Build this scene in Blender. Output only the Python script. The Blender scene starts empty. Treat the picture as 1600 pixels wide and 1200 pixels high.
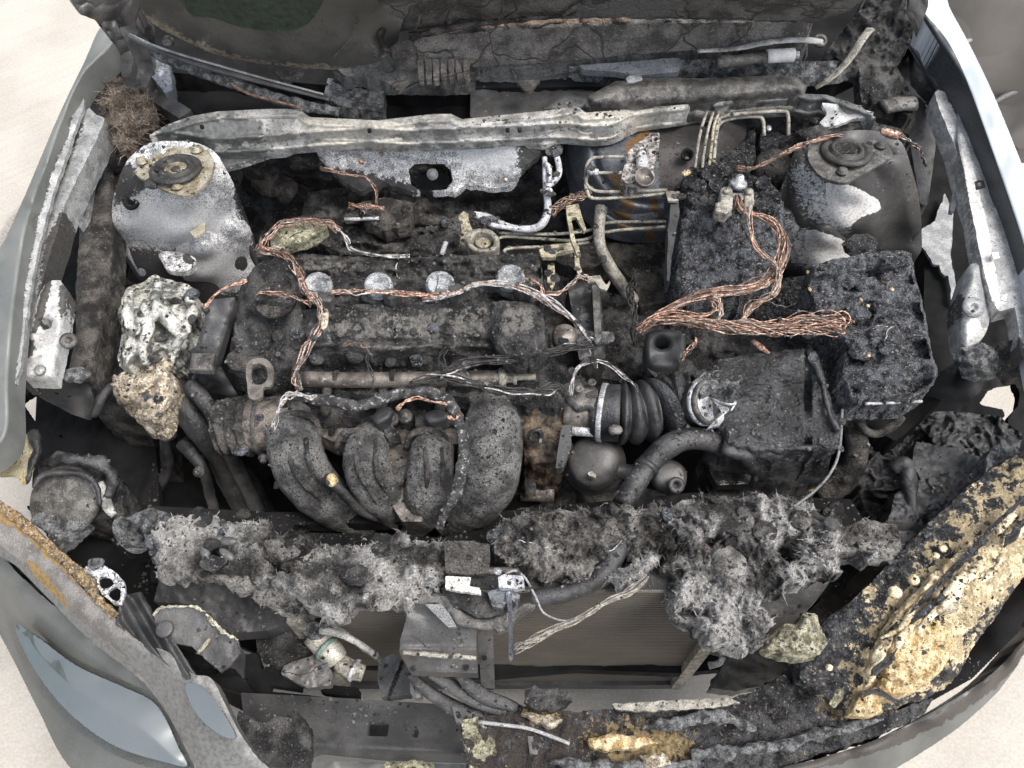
import bpy, math, random
import numpy as np
from mathutils import Vector
C = bpy.context.scene.collection
SC = bpy.context.scene
R = math.radians

# ---------------------------------------------------------------- camera
PITCH = R(58); F = 1300.0; CAM = np.array((0.0, -0.715, 1.895))
cam = bpy.data.objects.new('camera', bpy.data.cameras.new('camera'))
C.objects.link(cam); SC.camera = cam
cam.location = CAM
cam.rotation_euler = (R(90) - PITCH, 0, 0)
cam.data.sensor_width = 36; cam.data.lens = 36 * F / 1600
cam.data.clip_start = 0.05; cam.data.clip_end = 500
# ---------------------------------------------------------------- light
SUN_EL, SUN_AZ = 64, 112      # azimuth measured from +Y towards +X
w = bpy.data.worlds.new('World'); SC.world = w; w.use_nodes = True
nt = w.node_tree; bg = nt.nodes['Background']
sky = nt.nodes.new('ShaderNodeTexSky'); sky.sky_type = 'NISHITA'; sky.sun_disc = False
sky.sun_elevation = R(SUN_EL); sky.sun_rotation = R(SUN_AZ)
sky.dust_density = 4.0; sky.air_density = 1.0; sky.ozone_density = 1.0
hs = nt.nodes.new('ShaderNodeHueSaturation'); hs.inputs['Saturation'].default_value = .50; nt.links.new(sky.outputs[0], hs.inputs['Color']); nt.links.new(hs.outputs[0], bg.inputs[0]); bg.inputs[1].default_value = 0.13
sl = bpy.data.lights.new('sun', 'SUN'); sl.energy = 1.4; sl.angle = R(26); sl.color = (1.0, 0.965, 0.93)
sun = bpy.data.objects.new('sun', sl); C.objects.link(sun)
d = Vector((math.sin(R(SUN_AZ)) * math.cos(R(SUN_EL)), math.cos(R(SUN_AZ)) * math.cos(R(SUN_EL)), math.sin(R(SUN_EL))))
sun.rotation_euler = d.to_track_quat('Z', 'Y').to_euler()
SC.view_settings.view_transform = 'Standard'; SC.view_settings.look = 'None'
SC.view_settings.exposure = 1.12; SC.view_settings.gamma = 1; SC.view_settings.use_curve_mapping = False
SC.cycles.max_bounces = 6; SC.cycles.diffuse_bounces = 3

# ---------------------------------------------------------------- measuring
FW = np.array((0, math.cos(PITCH), -math.sin(PITCH))); UP = np.array((0, math.sin(PITCH), math.cos(PITCH))); RT = np.array((1.0, 0, 0))
def P(px, py, z):
    """where the line of sight through a photo position meets height z (metres)"""
    px, py, z = np.broadcast_arrays(np.asarray(px, float), np.asarray(py, float), np.asarray(z, float))
    D = FW + ((px - 800) / F)[..., None] * RT + ((600 - py) / F)[..., None] * UP
    t = (z - CAM[2]) / D[..., 2]
    return CAM + D * t[..., None]
def PY(px, py, y):
    D = FW + (px - 800) / F * RT + (600 - py) / F * UP
    return CAM + D * ((y - CAM[1]) / D[1])
def S(px, py, z):
    """metres per photo pixel there"""
    return float((P(px, py, z) - CAM) @ FW / F)

# ---------------------------------------------------------------- noise (vectorised gradient noise)
_rng = np.random.RandomState(7)
_perm = _rng.permutation(512).astype(np.int64); _perm = np.concatenate([_perm, _perm, _perm])
_g = _rng.normal(size=(512, 3)); _g /= np.linalg.norm(_g, axis=1)[:, None]
def gnoise(p):
    i = np.floor(p).astype(np.int64); f = p - i; u = f * f * f * (f * (f * 6 - 15) + 10); i &= 511
    out = 0
    for dx in (0, 1):
        for dy in (0, 1):
            for dz in (0, 1):
                h = _perm[_perm[_perm[(i[:, 0] + dx) & 511] + ((i[:, 1] + dy) & 511)] + ((i[:, 2] + dz) & 511)]
                d = f - np.array((dx, dy, dz))
                wgt = (u[:, 0] if dx else 1 - u[:, 0]) * (u[:, 1] if dy else 1 - u[:, 1]) * (u[:, 2] if dz else 1 - u[:, 2])
                out = out + wgt * (_g[h] * d).sum(1)
    return out * 1.6
def fbm(p, octv=4, kind='fbm', gain=.5):
    a, s, o = 1.0, 0.0, 0
    for k in range(octv):
        n = gnoise(p * (2.03 ** k) + 17.3 * k)
        if kind == 'billow': n = np.abs(n) * 2 - .5
        elif kind == 'ridge': n = .5 - np.abs(n) * 2
        o = o + a * n; s += a; a *= gain
    return o / s

# ---------------------------------------------------------------- things
WL = {}
def tag(o, label=None, cat=None, group=None, kind=None):
    if label: o['label'] = label
    if cat: o['category'] = cat
    if group: o['group'] = group
    if kind: o['kind'] = kind
    return o
def thing(name, label, cat, at, group=None):
    o = bpy.data.objects.new(name, None); C.objects.link(o); o.empty_display_size = .02
    p = P(*at); o.location = p; WL[o.name] = np.array(p); return tag(o, label, cat, group)
class MB:
    def __init__(s): s.v = []; s.f = []; s.m = []; s.n = 0; s.attr = {}
    def add(s, v, f, mi=0, attr=None):
        v = np.asarray(v, float); off = s.n
        s.v.append(v); s.f += [tuple(int(i) + off for i in q) for q in f]; s.m += [mi] * len(f)
        for k in ('s1', 's2'):
            s.attr.setdefault(k, []).append(attr[k] if attr and k in attr else np.zeros(len(v)))
        s.n += len(v)
    def build(s, name, mats, parent=None, smooth=True):
        v = np.concatenate(s.v); lo = v.min(0); hi = v.max(0); loc = np.array(((lo[0] + hi[0]) / 2, (lo[1] + hi[1]) / 2, lo[2]))
        me = bpy.data.meshes.new(name); me.from_pydata((v - loc).tolist(), [], s.f)
        if not isinstance(mats, (list, tuple)): mats = [mats]
        for m in mats: me.materials.append(m)
        if max(s.m) > 0: me.polygons.foreach_set('material_index', s.m)
        for k in ('s1', 's2'):
            a = np.concatenate(s.attr[k])
            if a.any():
                at = me.attributes.new(k, 'FLOAT', 'POINT'); at.data.foreach_set('value', a.astype(np.float32))
        me.polygons.foreach_set('use_smooth', [smooth] * len(me.polygons)); me.update()
        o = bpy.data.objects.new(name, me); C.objects.link(o); WL[o.name] = loc
        if parent is not None:
            o.parent = parent; o.location = loc - WL[parent.name]
        else: o.location = loc
        return o
def dup(root, to, label=None, scale=None, rotz=None):
    """copy a thing or a part with its children, moved so that its origin is at world point `to`"""
    def cp(o, par):
        c = o.copy(); C.objects.link(c); c.parent = par; WL[c.name] = WL[o.name]
        for ch in [x for x in o.children if x.name in WL]: cp(ch, c)
        return c
    c = cp(root, root.parent); base = WL[root.parent.name] if root.parent else np.zeros(3)
    c.location = np.asarray(to) - base; WL[c.name] = np.asarray(to)
    if label: c['label'] = label
    if scale: c.scale = scale
    if rotz: c.rotation_euler.z = rotz
    return c

def catmull(pts, n, closed=False):
    p = np.asarray(pts, float); k = len(p)
    if k == 2 and not closed:
        t = np.linspace(0, 1, n)[:, None]; return p[0] * (1 - t) + p[1] * t
    if closed: q = np.vstack([p[-1], p, p[0], p[1]]); seg = k
    else: q = np.vstack([2 * p[0] - p[1], p, 2 * p[-1] - p[-2]]); seg = k - 1
    t = np.linspace(0, seg, n, endpoint=not closed); i = np.minimum(t.astype(int), seg - 1); u = (t - i)[:, None]
    a, b, c, d = q[i], q[i + 1], q[i + 2], q[i + 3]
    return .5 * (2 * b + (c - a) * u + (2 * a - 5 * b + 4 * c - d) * u ** 2 + (3 * b - a - 3 * c + d) * u ** 3)

def inside_dist(X, Y, loops):
    ins = np.zeros(len(X), bool); best = np.full(len(X), 1e9); bx = X.copy(); by = Y.copy()
    for L in loops:
        x0, y0 = L[:, 0], L[:, 1]; x1, y1 = np.roll(x0, -1), np.roll(y0, -1)
        for a, b, c, e in zip(x0, y0, x1, y1):
            if b != e:
                cond = ((b > Y) != (e > Y)) & (X < (c - a) * (Y - b) / (e - b) + a)
                ins ^= cond
            dx, dy = c - a, e - b; l2 = dx * dx + dy * dy + 1e-9
            t = np.clip(((X - a) * dx + (Y - b) * dy) / l2, 0, 1); qx = a + t * dx; qy = b + t * dy
            dd = (X - qx) ** 2 + (Y - qy) ** 2; k = dd < best
            best[k] = dd[k]; bx[k] = qx[k]; by[k] = qy[k]
    return ins, np.sqrt(best), bx, by
def loop(pts, smooth=False, jag=0, seed=0):
    p = np.asarray([q[:2] for q in pts], float)
    if smooth: p = catmull(p, max(12, len(p) * 8), True)
    if jag:
        o = []
        for a, b in zip(p, np.roll(p, -1, 0)):
            n = max(1, int(np.hypot(*(b - a)) / 4))
            for k in range(n): o.append(a + (b - a) * k / n)
        p = np.array(o); q = np.c_[p / 14.0, np.full(len(p), seed + .37)]
        p = p + np.c_[fbm(q, 3), fbm(q + 31.7, 3)] * jag * 2.2
    return p
_seed = [0]
def slab(name, poly, z, mat, parent=None, thick=.012, step=3.0, jag=0, smooth=False, amp=0, freq=30, octv=5, nk='fbm', gain=.57,
         dome=0, domew=20, ctrl=None, holes=None, bottom=True, dz=None, fuzz=0, fl=.014, paint=None, sharp=False, mb=None, mi=0, flare=0, lo=None):
    """a solid with the given outline: its top at height z (with relief), its sides going down by `thick`"""
    _seed[0] += 1; sd = _seed[0]
    L = [loop(poly, smooth, jag, sd)] + [loop(h, True if smooth else False, jag * .6, sd + 5) for h in (holes or [])]
    x0, y0 = L[0].min(0); x1, y1 = L[0].max(0)
    nx = max(2, int((x1 - x0) / step) + 1); ny = max(2, int((y1 - y0) / step) + 1)
    gx = np.linspace(x0 - step * .5, x1 + step * .5, nx + 2); gy = np.linspace(y0 - step * .5, y1 + step * .5, ny + 2)
    X, Y = np.meshgrid(gx, gy); sh = X.shape; X = X.ravel(); Y = Y.ravel()
    ins, dist, bx, by = inside_dist(X, Y, L)
    I = np.arange(X.size).reshape(sh)
    q = np.stack([I[:-1, :-1], I[:-1, 1:], I[1:, 1:], I[1:, :-1]], -1).reshape(-1, 4)
    cnt = ins[q].sum(1); q = q[cnt >= 2]
    out = ~ins; X[out] = bx[out]; Y[out] = by[out]; dist[out] = 0
    used = np.unique(q); rm = np.full(X.size, -1); rm[used] = np.arange(len(used)); q = rm[q]
    X, Y, dist = X[used], Y[used], dist[used]
    # base height
    cp = [p for p in poly if len(p) > 2] + list(ctrl or [])
    if len(cp) >= 3:
        c = np.asarray(cp, float); A = np.c_[np.ones(len(c)), c[:, 0] / 100, c[:, 1] / 100]
        co, *_ = np.linalg.lstsq(A.T @ A + np.eye(3) * 1e-4, A.T @ c[:, 2], rcond=None)
        Z = co[0] + co[1] * X / 100 + co[2] * Y / 100; res = c[:, 2] - A @ co
        ww = 1 / (((X[:, None] - c[:, 0]) ** 2 + (Y[:, None] - c[:, 1]) ** 2) + 40) ** 1.6
        Z = Z + (ww * res).sum(1) / ww.sum(1)
    elif len(cp): Z = np.full(len(X), np.mean([p[2] for p in cp]))
    else: Z = np.full(len(X), float(z))
    if dome: Z = Z + dome * np.sin(np.clip(dist / domew, 0, 1) * np.pi / 2)
    if dz is not None: Z = Z + dz(X, Y, dist)
    W0 = P(X, Y, Z)
    if amp:
        n = fbm(W0 * freq + sd * 3.1, octv, nk, gain) * amp
        Z = Z + n; W0 = P(X, Y, Z)
    attr = {}
    for it in (paint or []):
        key, pl, soft = it[:3]
        i2, d2, _, _ = inside_dist(X, Y, [loop(pl, True)])
        val = np.clip(.5 + np.where(i2, d2, -d2) / (2 * soft), 0, 1) * (it[3] if len(it) > 3 else 1)
        attr[key] = np.maximum(attr.get(key, np.zeros(len(X))), val)
    # faces
    q = q[:, ::-1]
    e = np.concatenate([q[:, [0, 1]], q[:, [1, 2]], q[:, [2, 3]], q[:, [3, 0]]])
    key = np.sort(e, 1); kk = key[:, 0] * 10000003 + key[:, 1]
    _, inv, ct = np.unique(kk, return_inverse=True, return_counts=True)
    be = e[ct[inv] == 1]; be = be[be[:, 0] != be[:, 1]]
    own = mb is None
    if own: mb = MB()
    n0 = len(W0)
    LOW = W0.copy(); LOW[:, 2] -= thick if lo is None else 0
    if lo is not None: LOW[:, 2] = lo
    if flare:
        c = W0.mean(0); dd = W0[:, :2] - c[:2]; LOW[:, :2] += dd / (np.linalg.norm(dd, axis=1)[:, None] + 1e-6) * flare
    faces = q.tolist()
    if bottom:
        V = np.vstack([W0, LOW]); faces += (q[:, ::-1] + n0).tolist()
        # smooth shading would round the rim: give skirts their own vertices
        nb = len(V); b0 = W0[be[:, 0]]; b1 = W0[be[:, 1]]; l0 = LOW[be[:, 0]]; l1 = LOW[be[:, 1]]
    else:
        V = W0; nb = len(V); b0 = W0[be[:, 0]]; b1 = W0[be[:, 1]]; l0 = LOW[be[:, 0]]; l1 = LOW[be[:, 1]]
    m = len(be); k = np.arange(m)
    if sharp or bottom:
        ub, ui = np.unique(be, return_inverse=True); ui = ui.reshape(be.shape); mU = len(ub)
        nr_ = int(np.clip(thick / .012, 1, 8)) if amp >= .004 else 1
        rings = []
        for r_ in range(nr_ + 1):
            t_ = r_ / nr_; rg_ = W0[ub] * (1 - t_) + LOW[ub] * t_
            if 0 < r_ < nr_:
                rg_[:, :2] += np.c_[fbm(rg_ * 45 + 3, 4), fbm(rg_ * 45 + 40, 4)] * min(.012, amp * .9)
            rings.append(rg_)
        V = np.vstack([V] + rings)
        for r_ in range(nr_):
            o_ = nb + r_ * mU
            faces += np.c_[o_ + ui[:, 1], o_ + ui[:, 0], o_ + mU + ui[:, 0], o_ + mU + ui[:, 1]].tolist()
        extra = np.tile(ub, nr_ + 1)
        if bottom: extra = np.concatenate([np.arange(n0), extra])
    else:
        V = np.vstack([V, LOW]); faces += np.c_[be[:, 1], be[:, 0], be[:, 0] + n0, be[:, 1] + n0].tolist()
        extra = np.arange(n0)
    A2 = {kx: np.concatenate([vx, vx[extra]]) for kx, vx in attr.items()}
    mb.add(V, faces, mi, A2)
    if fuzz:
        rr = np.random.RandomState(sd); pk = rr.choice(len(W0), fuzz)
        lump = gnoise(W0[pk] * 60); pk = pk[lump > -.25]
        b = W0[pk]; m = len(b)
        fld = np.c_[gnoise(b * 28), gnoise(b * 28 + 9), np.full(m, .12)] + rr.normal(size=(m, 3)) * .5
        fld /= np.linalg.norm(fld, axis=1)[:, None]; ln = fl * (.35 + rr.rand(m) ** 2 * 1.3)
        bend = rr.normal(size=(m, 3)) * .5
        side = np.cross(fld, rr.normal(size=(m, 3))); side /= np.linalg.norm(side, axis=1)[:, None]; wd = (.00035 + .0005 * rr.rand(m))[:, None]
        p1 = b + fld * ln[:, None] * .5; p2 = p1 + (fld + bend) * ln[:, None] * .5; b = b - fld * .002
        V = np.vstack([b - side * wd, b + side * wd, p1 + side * wd * .8, p1 - side * wd * .8, p2]); k = np.arange(m)
        mb.add(V, np.c_[k, k + m, k + 2 * m, k + 3 * m].tolist() + np.c_[k + 3 * m, k + 2 * m, k + 4 * m].tolist(), mi)
    return mb.build(name, mat, parent, smooth=not sharp) if own else mb

def frames(c):
    t = np.gradient(c, axis=0); t /= np.linalg.norm(t, axis=1)[:, None] + 1e-12
    ref = np.array((0, 0, 1.0)) if abs(t[0][2]) < .9 else np.array((1.0, 0, 0))
    n = np.zeros_like(c); n[0] = np.cross(t[0], ref); n[0] /= np.linalg.norm(n[0])
    for i in range(1, len(c)):
        v = n[i - 1] - t[i] * (n[i - 1] @ t[i]); n[i] = v / (np.linalg.norm(v) + 1e-12)
    return t, n, np.cross(t, n)
def tube_raw(mb, c, rad, seg=10, mi=0, amp=0, freq=40, nk='fbm', hollow=False, flat=1.0):
    t, n, b = frames(c); k = len(c); an = np.linspace(0, 2 * math.pi, seg, endpoint=False)
    rad = np.broadcast_to(rad, (k,))
    dirs = n[:, None] * np.cos(an)[None, :, None] + b[:, None] * np.sin(an)[None, :, None] * flat
    V = c[:, None] + dirs * rad[:, None, None]
    if amp:
        f = V.reshape(-1, 3); nn = fbm(f * freq + 5.5, 4, nk).reshape(k, seg); V = V + dirs * (nn * amp)[:, :, None]
    V = V.reshape(-1, 3); F_ = []
    for i in range(k - 1):
        for j in range(seg):
            a = i * seg + j; a2 = i * seg + (j + 1) % seg; F_.append((a, a2, a2 + seg, a + seg))
    if hollow:
        off = len(V); rr = rad * .82; V2 = (c[:, None] + dirs * rr[:, None, None]).reshape(-1, 3)
        F_ += [tuple(x + off for x in q[::-1]) for q in list(F_)]
        V = np.vstack([V, V2]); e = (k - 1) * seg
        for j in range(seg):
            j2 = (j + 1) % seg
            F_.append((j2, j, j + off, j2 + off)); F_.append((e + j, e + j2, e + j2 + off, e + j + off))
    else:
        F_.append(tuple(range(seg))[::-1]); F_.append(tuple((k - 1) * seg + j for j in range(seg)))
    mb.add(V, F_, mi)
def path(pts, n=None):
    """pts: (px, py, z)"""
    w_ = np.array([P(*p[:3]) for p in pts])
    ln = np.linalg.norm(np.diff(w_, axis=0), axis=1).sum()
    return catmull(w_, n or int(np.clip(ln / .006, 6, 160)))
def tube(name, pts, r, mat, parent=None, seg=12, amp=0, freq=40, n=None, nk='fbm', hollow=False, flat=1.0, mb=None, mi=0):
    """r in photo pixels: a number, a list spread along the path, or a function of 0..1"""
    c = path(pts, n); k = len(c); t = np.linspace(0, 1, k)
    sc = (c - CAM) @ FW / F
    if callable(r): rr = np.array([r(x) for x in t])
    elif isinstance(r, (list, tuple)): rr = np.interp(t, np.linspace(0, 1, len(r)), r)
    else: rr = np.full(k, float(r))
    own = mb is None
    if own: mb = MB()
    tube_raw(mb, c, rr * sc, seg, mi, amp, freq, nk, hollow, flat)
    return mb.build(name, mat, parent) if own else mb
def wires(name, pts, n, spread, r, mats, parent=None, seed=1, twist=1.5, fray=0, wt=None, mb=None, coat=None, seg=5):
    """a loom: n strands wandering round one path; spread and r in photo pixels"""
    c = path(pts); k = len(c); t = np.linspace(0, 1, k); sc = ((c - CAM) @ FW / F)
    T, N, B = frames(c); rr = random.Random(seed); own = mb is None
    if own: mb = MB()
    nm = len(mats) if isinstance(mats, (list, tuple)) else 1
    sp = np.interp(t, np.linspace(0, 1, len(spread)), spread) if isinstance(spread, (list, tuple)) else np.full(k, float(spread))
    for i in range(n):
        a0 = rr.random() * 6.28; q = rr.random() ** .5; ph = rr.random() * 100
        nn = gnoise(np.c_[t * 6 + ph, np.full(k, ph), np.zeros(k)]) ; n2 = gnoise(np.c_[t * 7 + ph, np.full(k, ph + 50), np.zeros(k)])
        a = a0 + t * twist * 3; off = (N * np.cos(a)[:, None] + B * np.sin(a)[:, None] * .7) * (q * sp * sc)[:, None] + (N * nn[:, None] + B * n2[:, None]) * (sp * sc * .9 + sc * 2.2)[:, None]
        off = off + (N * gnoise(np.c_[t * 40 * k / 60 + ph, np.full(k, ph), np.zeros(k)])[:, None] + B * gnoise(np.c_[t * 40 * k / 60, np.full(k, ph + 9), np.zeros(k)])[:, None]) * (sc * 1.1)[:, None]
        s0 = int(rr.random() * fray * k * .3); s1 = k - int(rr.random() * fray * k * .35)
        if s1 - s0 < 3: s0, s1 = 0, k
        mi = rr.choices(range(nm), wt)[0] if nm > 1 else 0
        tube_raw(mb, (c + off)[s0:s1], (r * (.75 + .5 * rr.random())) * sc[s0:s1], seg, mi)
    return mb.build(name, mats, parent) if own else mb
def lathe(name, at, prof, mat, parent=None, axis=(0, 0, 1), seg=28, amp=0, freq=60, sq=1.0, mb=None, mi=0, arc=None):
    """prof: (radius, height) in photo pixels about a world axis"""
    c = P(*at); s = S(*at); ax = Vector(axis).normalized(); q = ax.to_track_quat('Z', 'Y').to_matrix(); q = np.array(q)
    V = []; pr = np.array(prof, float) * s; an = np.linspace(0, 2 * math.pi, seg, endpoint=False)
    for r_, h in pr:
        V.append(np.c_[np.cos(an) * r_, np.sin(an) * r_ * sq, np.full(seg, h)])
    V = np.vstack(V)
    if amp: V = V * (1 + (fbm((V + c) * freq, 3) * amp)[:, None])
    V = V @ q.T + c; F_ = []; k = len(pr)
    for i in range(k - 1):
        for j in range(seg):
            a = i * seg + j; a2 = i * seg + (j + 1) % seg; F_.append((a, a2, a2 + seg, a + seg))
    if pr[0][0] > 1e-6: F_.append(tuple(range(seg))[::-1])
    if pr[-1][0] > 1e-6: F_.append(tuple((k - 1) * seg + j for j in range(seg)))
    own = mb is None
    if own: mb = MB()
    mb.add(V, F_, mi); return mb.build(name, mat, parent) if own else mb
_ico = {}
def blob(mb, at, r, amp=.3, freq=30, mi=0, sub=4, nk='fbm', rot=0, octv=4):
    """a lump; r = (rx, ry, rz) in photo pixels"""
    import bmesh
    if sub not in _ico:
        bm = bmesh.new(); bmesh.ops.create_icosphere(bm, subdivisions=sub, radius=1)
        _ico[sub] = (np.array([v.co[:] for v in bm.verts]), [tuple(v.index for v in f.verts) for f in bm.faces]); bm.free()
    v, f = _ico[sub]; c = P(*at); s = S(*at); v = v * np.array(r) * s
    cr, sr = math.cos(rot), math.sin(rot); v = np.c_[v[:, 0] * cr - v[:, 1] * sr, v[:, 0] * sr + v[:, 1] * cr, v[:, 2]]
    u = v / (np.linalg.norm(v, axis=1)[:, None]); v = v + u * (fbm((v + c) * freq, octv, nk) * amp * min(r) * s)[:, None]
    mb.add(v + c, f, mi); return mb
def lump(name, at, r, mat, parent=None, **k):
    mb = MB(); blob(mb, at, r, **k); return mb.build(name, mat, parent)

# ---------------------------------------------------------------- materials (all from position noise)
def M(name, c1, c2, sc=50, c3=None, t3=.62, sc3=220, rough=.8, r3=None, metal=0, bump=.5, bd=.004, bsc=150, fine=.3, crack=0, csc=18, ccol=None, s1=None, s2=None, sp=.5, lo=.38, hi=.62, bsc2=None, edge=.25, stretch=None, mc=.75, mcs=480):
    m = bpy.data.materials.new(name); m.use_nodes = True; t = m.node_tree; b = t.nodes['Principled BSDF']; L = t.links.new
    g = t.nodes.new('ShaderNodeNewGeometry'); pos = g.outputs['Position']
    if stretch:
        mp = t.nodes.new('ShaderNodeMapping'); mp.inputs['Rotation'].default_value = (0, 0, R(stretch[3]) if len(stretch) > 3 else 0); mp.inputs['Scale'].default_value = stretch[:3]; L(pos, mp.inputs[0]); pos = mp.outputs[0]
    def noise(s, det=8, ro=.6):
        n = t.nodes.new('ShaderNodeTexNoise'); n.inputs['Scale'].default_value = s; n.inputs['Detail'].default_value = det; n.inputs['Roughness'].default_value = ro; L(pos, n.inputs['Vector']); return n.outputs[0]
    def mr(x, a, c, o0=0, o1=1):
        n = t.nodes.new('ShaderNodeMapRange'); n.interpolation_type = 'SMOOTHSTEP'; L(x, n.inputs[0]); n.inputs[1].default_value = a; n.inputs[2].default_value = c; n.inputs[3].default_value = o0; n.inputs[4].default_value = o1; return n.outputs[0]
    def mix(f, a, c):
        n = t.nodes.new('ShaderNodeMix'); n.data_type = 'RGBA'; L(f, n.inputs[0])
        for x, i in ((a, 6), (c, 7)):
            if isinstance(x, (tuple, list)): n.inputs[i].default_value = (*x, 1)
            else: L(x, n.inputs[i])
        return n.outputs[2]
    def mth(op, a, c):
        n = t.nodes.new('ShaderNodeMath'); n.operation = op
        for x, i in ((a, 0), (c, 1)):
            if isinstance(x, (int, float)): n.inputs[i].default_value = x
            else: L(x, n.inputs[i])
        return n.outputs[0]
    g3 = lambda c: (c, c, c) if isinstance(c, (int, float)) else c
    c1, c2 = g3(c1), g3(c2)
    base = noise(sc); col = mix(mr(base, lo, hi), c1, c2)
    rg = None
    if mc:
        f_ = noise(mcs, 5, .7); mm = t.nodes.new('ShaderNodeMix'); mm.data_type = 'RGBA'; mm.blend_type = 'MULTIPLY'; mm.inputs[0].default_value = 1; L(col, mm.inputs[6]); L(mr(f_, .3, .7, 1 - mc * .75, 1 + mc * .9), mm.inputs[7]); mm.clamp_result = False; col = mm.outputs[2]
    f3 = noise(sc3, 4)
    if c3 is not None:
        k = mr(f3, t3 - .05, t3 + .06); col = mix(k, col, g3(c3))
        if r3 is not None: rg = mr(f3, t3 - .05, t3 + .06, rough, r3)
    h = mth('ADD', mth('MULTIPLY', noise(bsc, 6, .65), 1.0), mth('MULTIPLY', noise(bsc * 3.3, 3), fine))
    if bsc2: h = mth('ADD', h, mth('MULTIPLY', noise(bsc2, 3), 1.5))
    if crack:
        v = t.nodes.new('ShaderNodeTexVoronoi'); v.feature = 'DISTANCE_TO_EDGE'; v.inputs['Scale'].default_value = csc
        nz = t.nodes.new('ShaderNodeTexNoise'); nz.inputs['Scale'].default_value = csc * 1.3; L(pos, nz.inputs['Vector'])
        vm = t.nodes.new('ShaderNodeVectorMath'); vm.operation = 'SCALE'; vm.inputs[3].default_value = 1.6 / csc; L(nz.outputs[1], vm.inputs[0])
        va = t.nodes.new('ShaderNodeVectorMath'); va.operation = 'ADD'; L(pos, va.inputs[0]); L(vm.outputs[0], va.inputs[1]); L(va.outputs[0], v.inputs['Vector'])
        e = mr(v.outputs['Distance'], 0.0, .035); h = mth('ADD', h, mth('MULTIPLY', e, crack))
        if ccol is not None: col = mix(e, g3(ccol), col)
    for key, s in (('s1', s1), ('s2', s2)):
        if s is None: continue
        a = t.nodes.new('ShaderNodeAttribute'); a.attribute_name = key
        x = mth('ADD', a.outputs['Fac'], mth('MULTIPLY', mth('SUBTRACT', noise(s[2] if len(s) > 2 else 60, 8, .7), .5), s[3] if len(s) > 3 else 1.6))
        k = mr(x, .5 - edge * .3, .5 + edge * .3); cc = g3(s[0])
        col = mix(k, col, mix(mr(f3, .4, .66), cc, tuple(v * .62 for v in cc)))
        r_ = t.nodes.new('ShaderNodeMix'); r_.data_type = 'FLOAT'; L(k, r_.inputs[0])
        if rg is None: r_.inputs[2].default_value = rough
        else: L(rg, r_.inputs[2])
        r_.inputs[3].default_value = s[1]; rg = r_.outputs[0]
    L(col, b.inputs['Base Color'])
    if rg is None: b.inputs['Roughness'].default_value = rough
    else: L(rg, b.inputs['Roughness'])
    b.inputs['Metallic'].default_value = metal; b.inputs['Specular IOR Level'].default_value = sp
    bp = t.nodes.new('ShaderNodeBump'); bp.inputs['Strength'].default_value = bump; bp.inputs['Distance'].default_value = bd; L(h, bp.inputs['Height']); L(bp.outputs[0], b.inputs['Normal'])
    return m
char = M('char', (.009, .009, .009), (.098, .095, .090), 26, c3=.32, t3=.66, sc3=260, rough=.55, bump=1, bd=.010, bsc=130, mc=.65, lo=.40, hi=.66, s1=((.19, .182, .165), .75, 60, 2.6))
charbrown = M('char_brown', (.012, .011, .010), (.105, .096, .085), 30, c3=(.33, .30, .26), t3=.67, sc3=300, rough=.6, bump=1, bd=.010, bsc=120, mc=.65, lo=.40, hi=.66, s1=((.20, .19, .172), .8, 70, 2.4))
crust = M('crust', (.050, .050, .049), (.19, .188, .18), 24, c3=(.008, .008, .008), t3=.585, sc3=230, rough=.6, bump=1, bd=.006, bsc=330, mc=.8, s1=((.30, .27, .21), .9, 120, 2.4))
gloss = M('gloss_char', (.008, .008, .009), (.068, .071, .077), 50, c3=.45, t3=.64, sc3=190, rough=.22, bump=1, bd=.016, bsc=110, fine=.8, mc=.7, sp=1)
soot = M('soot', (.006, .006, .006), (.013, .013, .013), 14, rough=.85, bump=.3, bsc=60, bd=.003, sp=.15, mc=.4)
satin = M('satin_black', (.022, .023, .024), (.055, .055, .055), 16, c3=.15, t3=.70, sc3=260, rough=.5, bump=.35, bsc=110, bd=.003, mc=.5)
rubber = M('rubber', (.012, .012, .0125), (.048, .048, .049), 22, c3=.24, t3=.70, sc3=260, rough=.38, bump=.6, bsc=140, bd=.004, mc=.45)
greyplastic = M('grey_plastic', (.045, .044, .043), (.092, .090, .086), 16, c3=(.22), t3=.69, sc3=300, rough=.42, bump=.35, bsc=200, bd=.002, mc=.4)
fibre = M('ash_fibre', (.065, .063, .060), (.52, .51, .49), 15, c3=(.045, .043, .041), t3=.61, sc3=120, rough=1, bump=1, bd=.006, bsc=260, fine=.8, sp=.1, mc=.7, mcs=330, lo=.38, hi=.60)
fibredark = M('ash_fibre_dark', (.040, .038, .036), (.36, .345, .32), 16, c3=(.03, .029, .028), t3=.61, sc3=120, rough=1, bump=1, bd=.006, bsc=260, fine=.8, sp=.1, mc=.7, mcs=330, lo=.38, hi=.62)
nest = M('straw_ash', (.12, .095, .075), (.32, .27, .22), 50, rough=1, bump=1, bd=.005, bsc=300, sp=.1, mc=.9)
foam = M('scorched_foam', (.27, .22, .16), (.68, .60, .47), 90, c3=(.05, .04, .03), t3=.60, sc3=260, rough=.9, bump=1, bd=.006, bsc=230, mc=.7)
meltwax = M('melted_resin', (.10, .102, .092), (.58, .58, .53), 30, c3=(.03, .03, .027), t3=.615, sc3=80, rough=.38, bump=.8, bd=.008, bsc=70, fine=.3, lo=.36, hi=.58, mc=.45, s1=((.50, .47, .26), .6, 40, 2.2))
yellowfoam = M('yellow_foam', (.40, .27, .11), (.78, .62, .38), 60, c3=(.12, .07, .03), t3=.63, sc3=170, rough=.5, bump=1, bd=.008, bsc=110, fine=.4, mc=.5)
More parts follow.
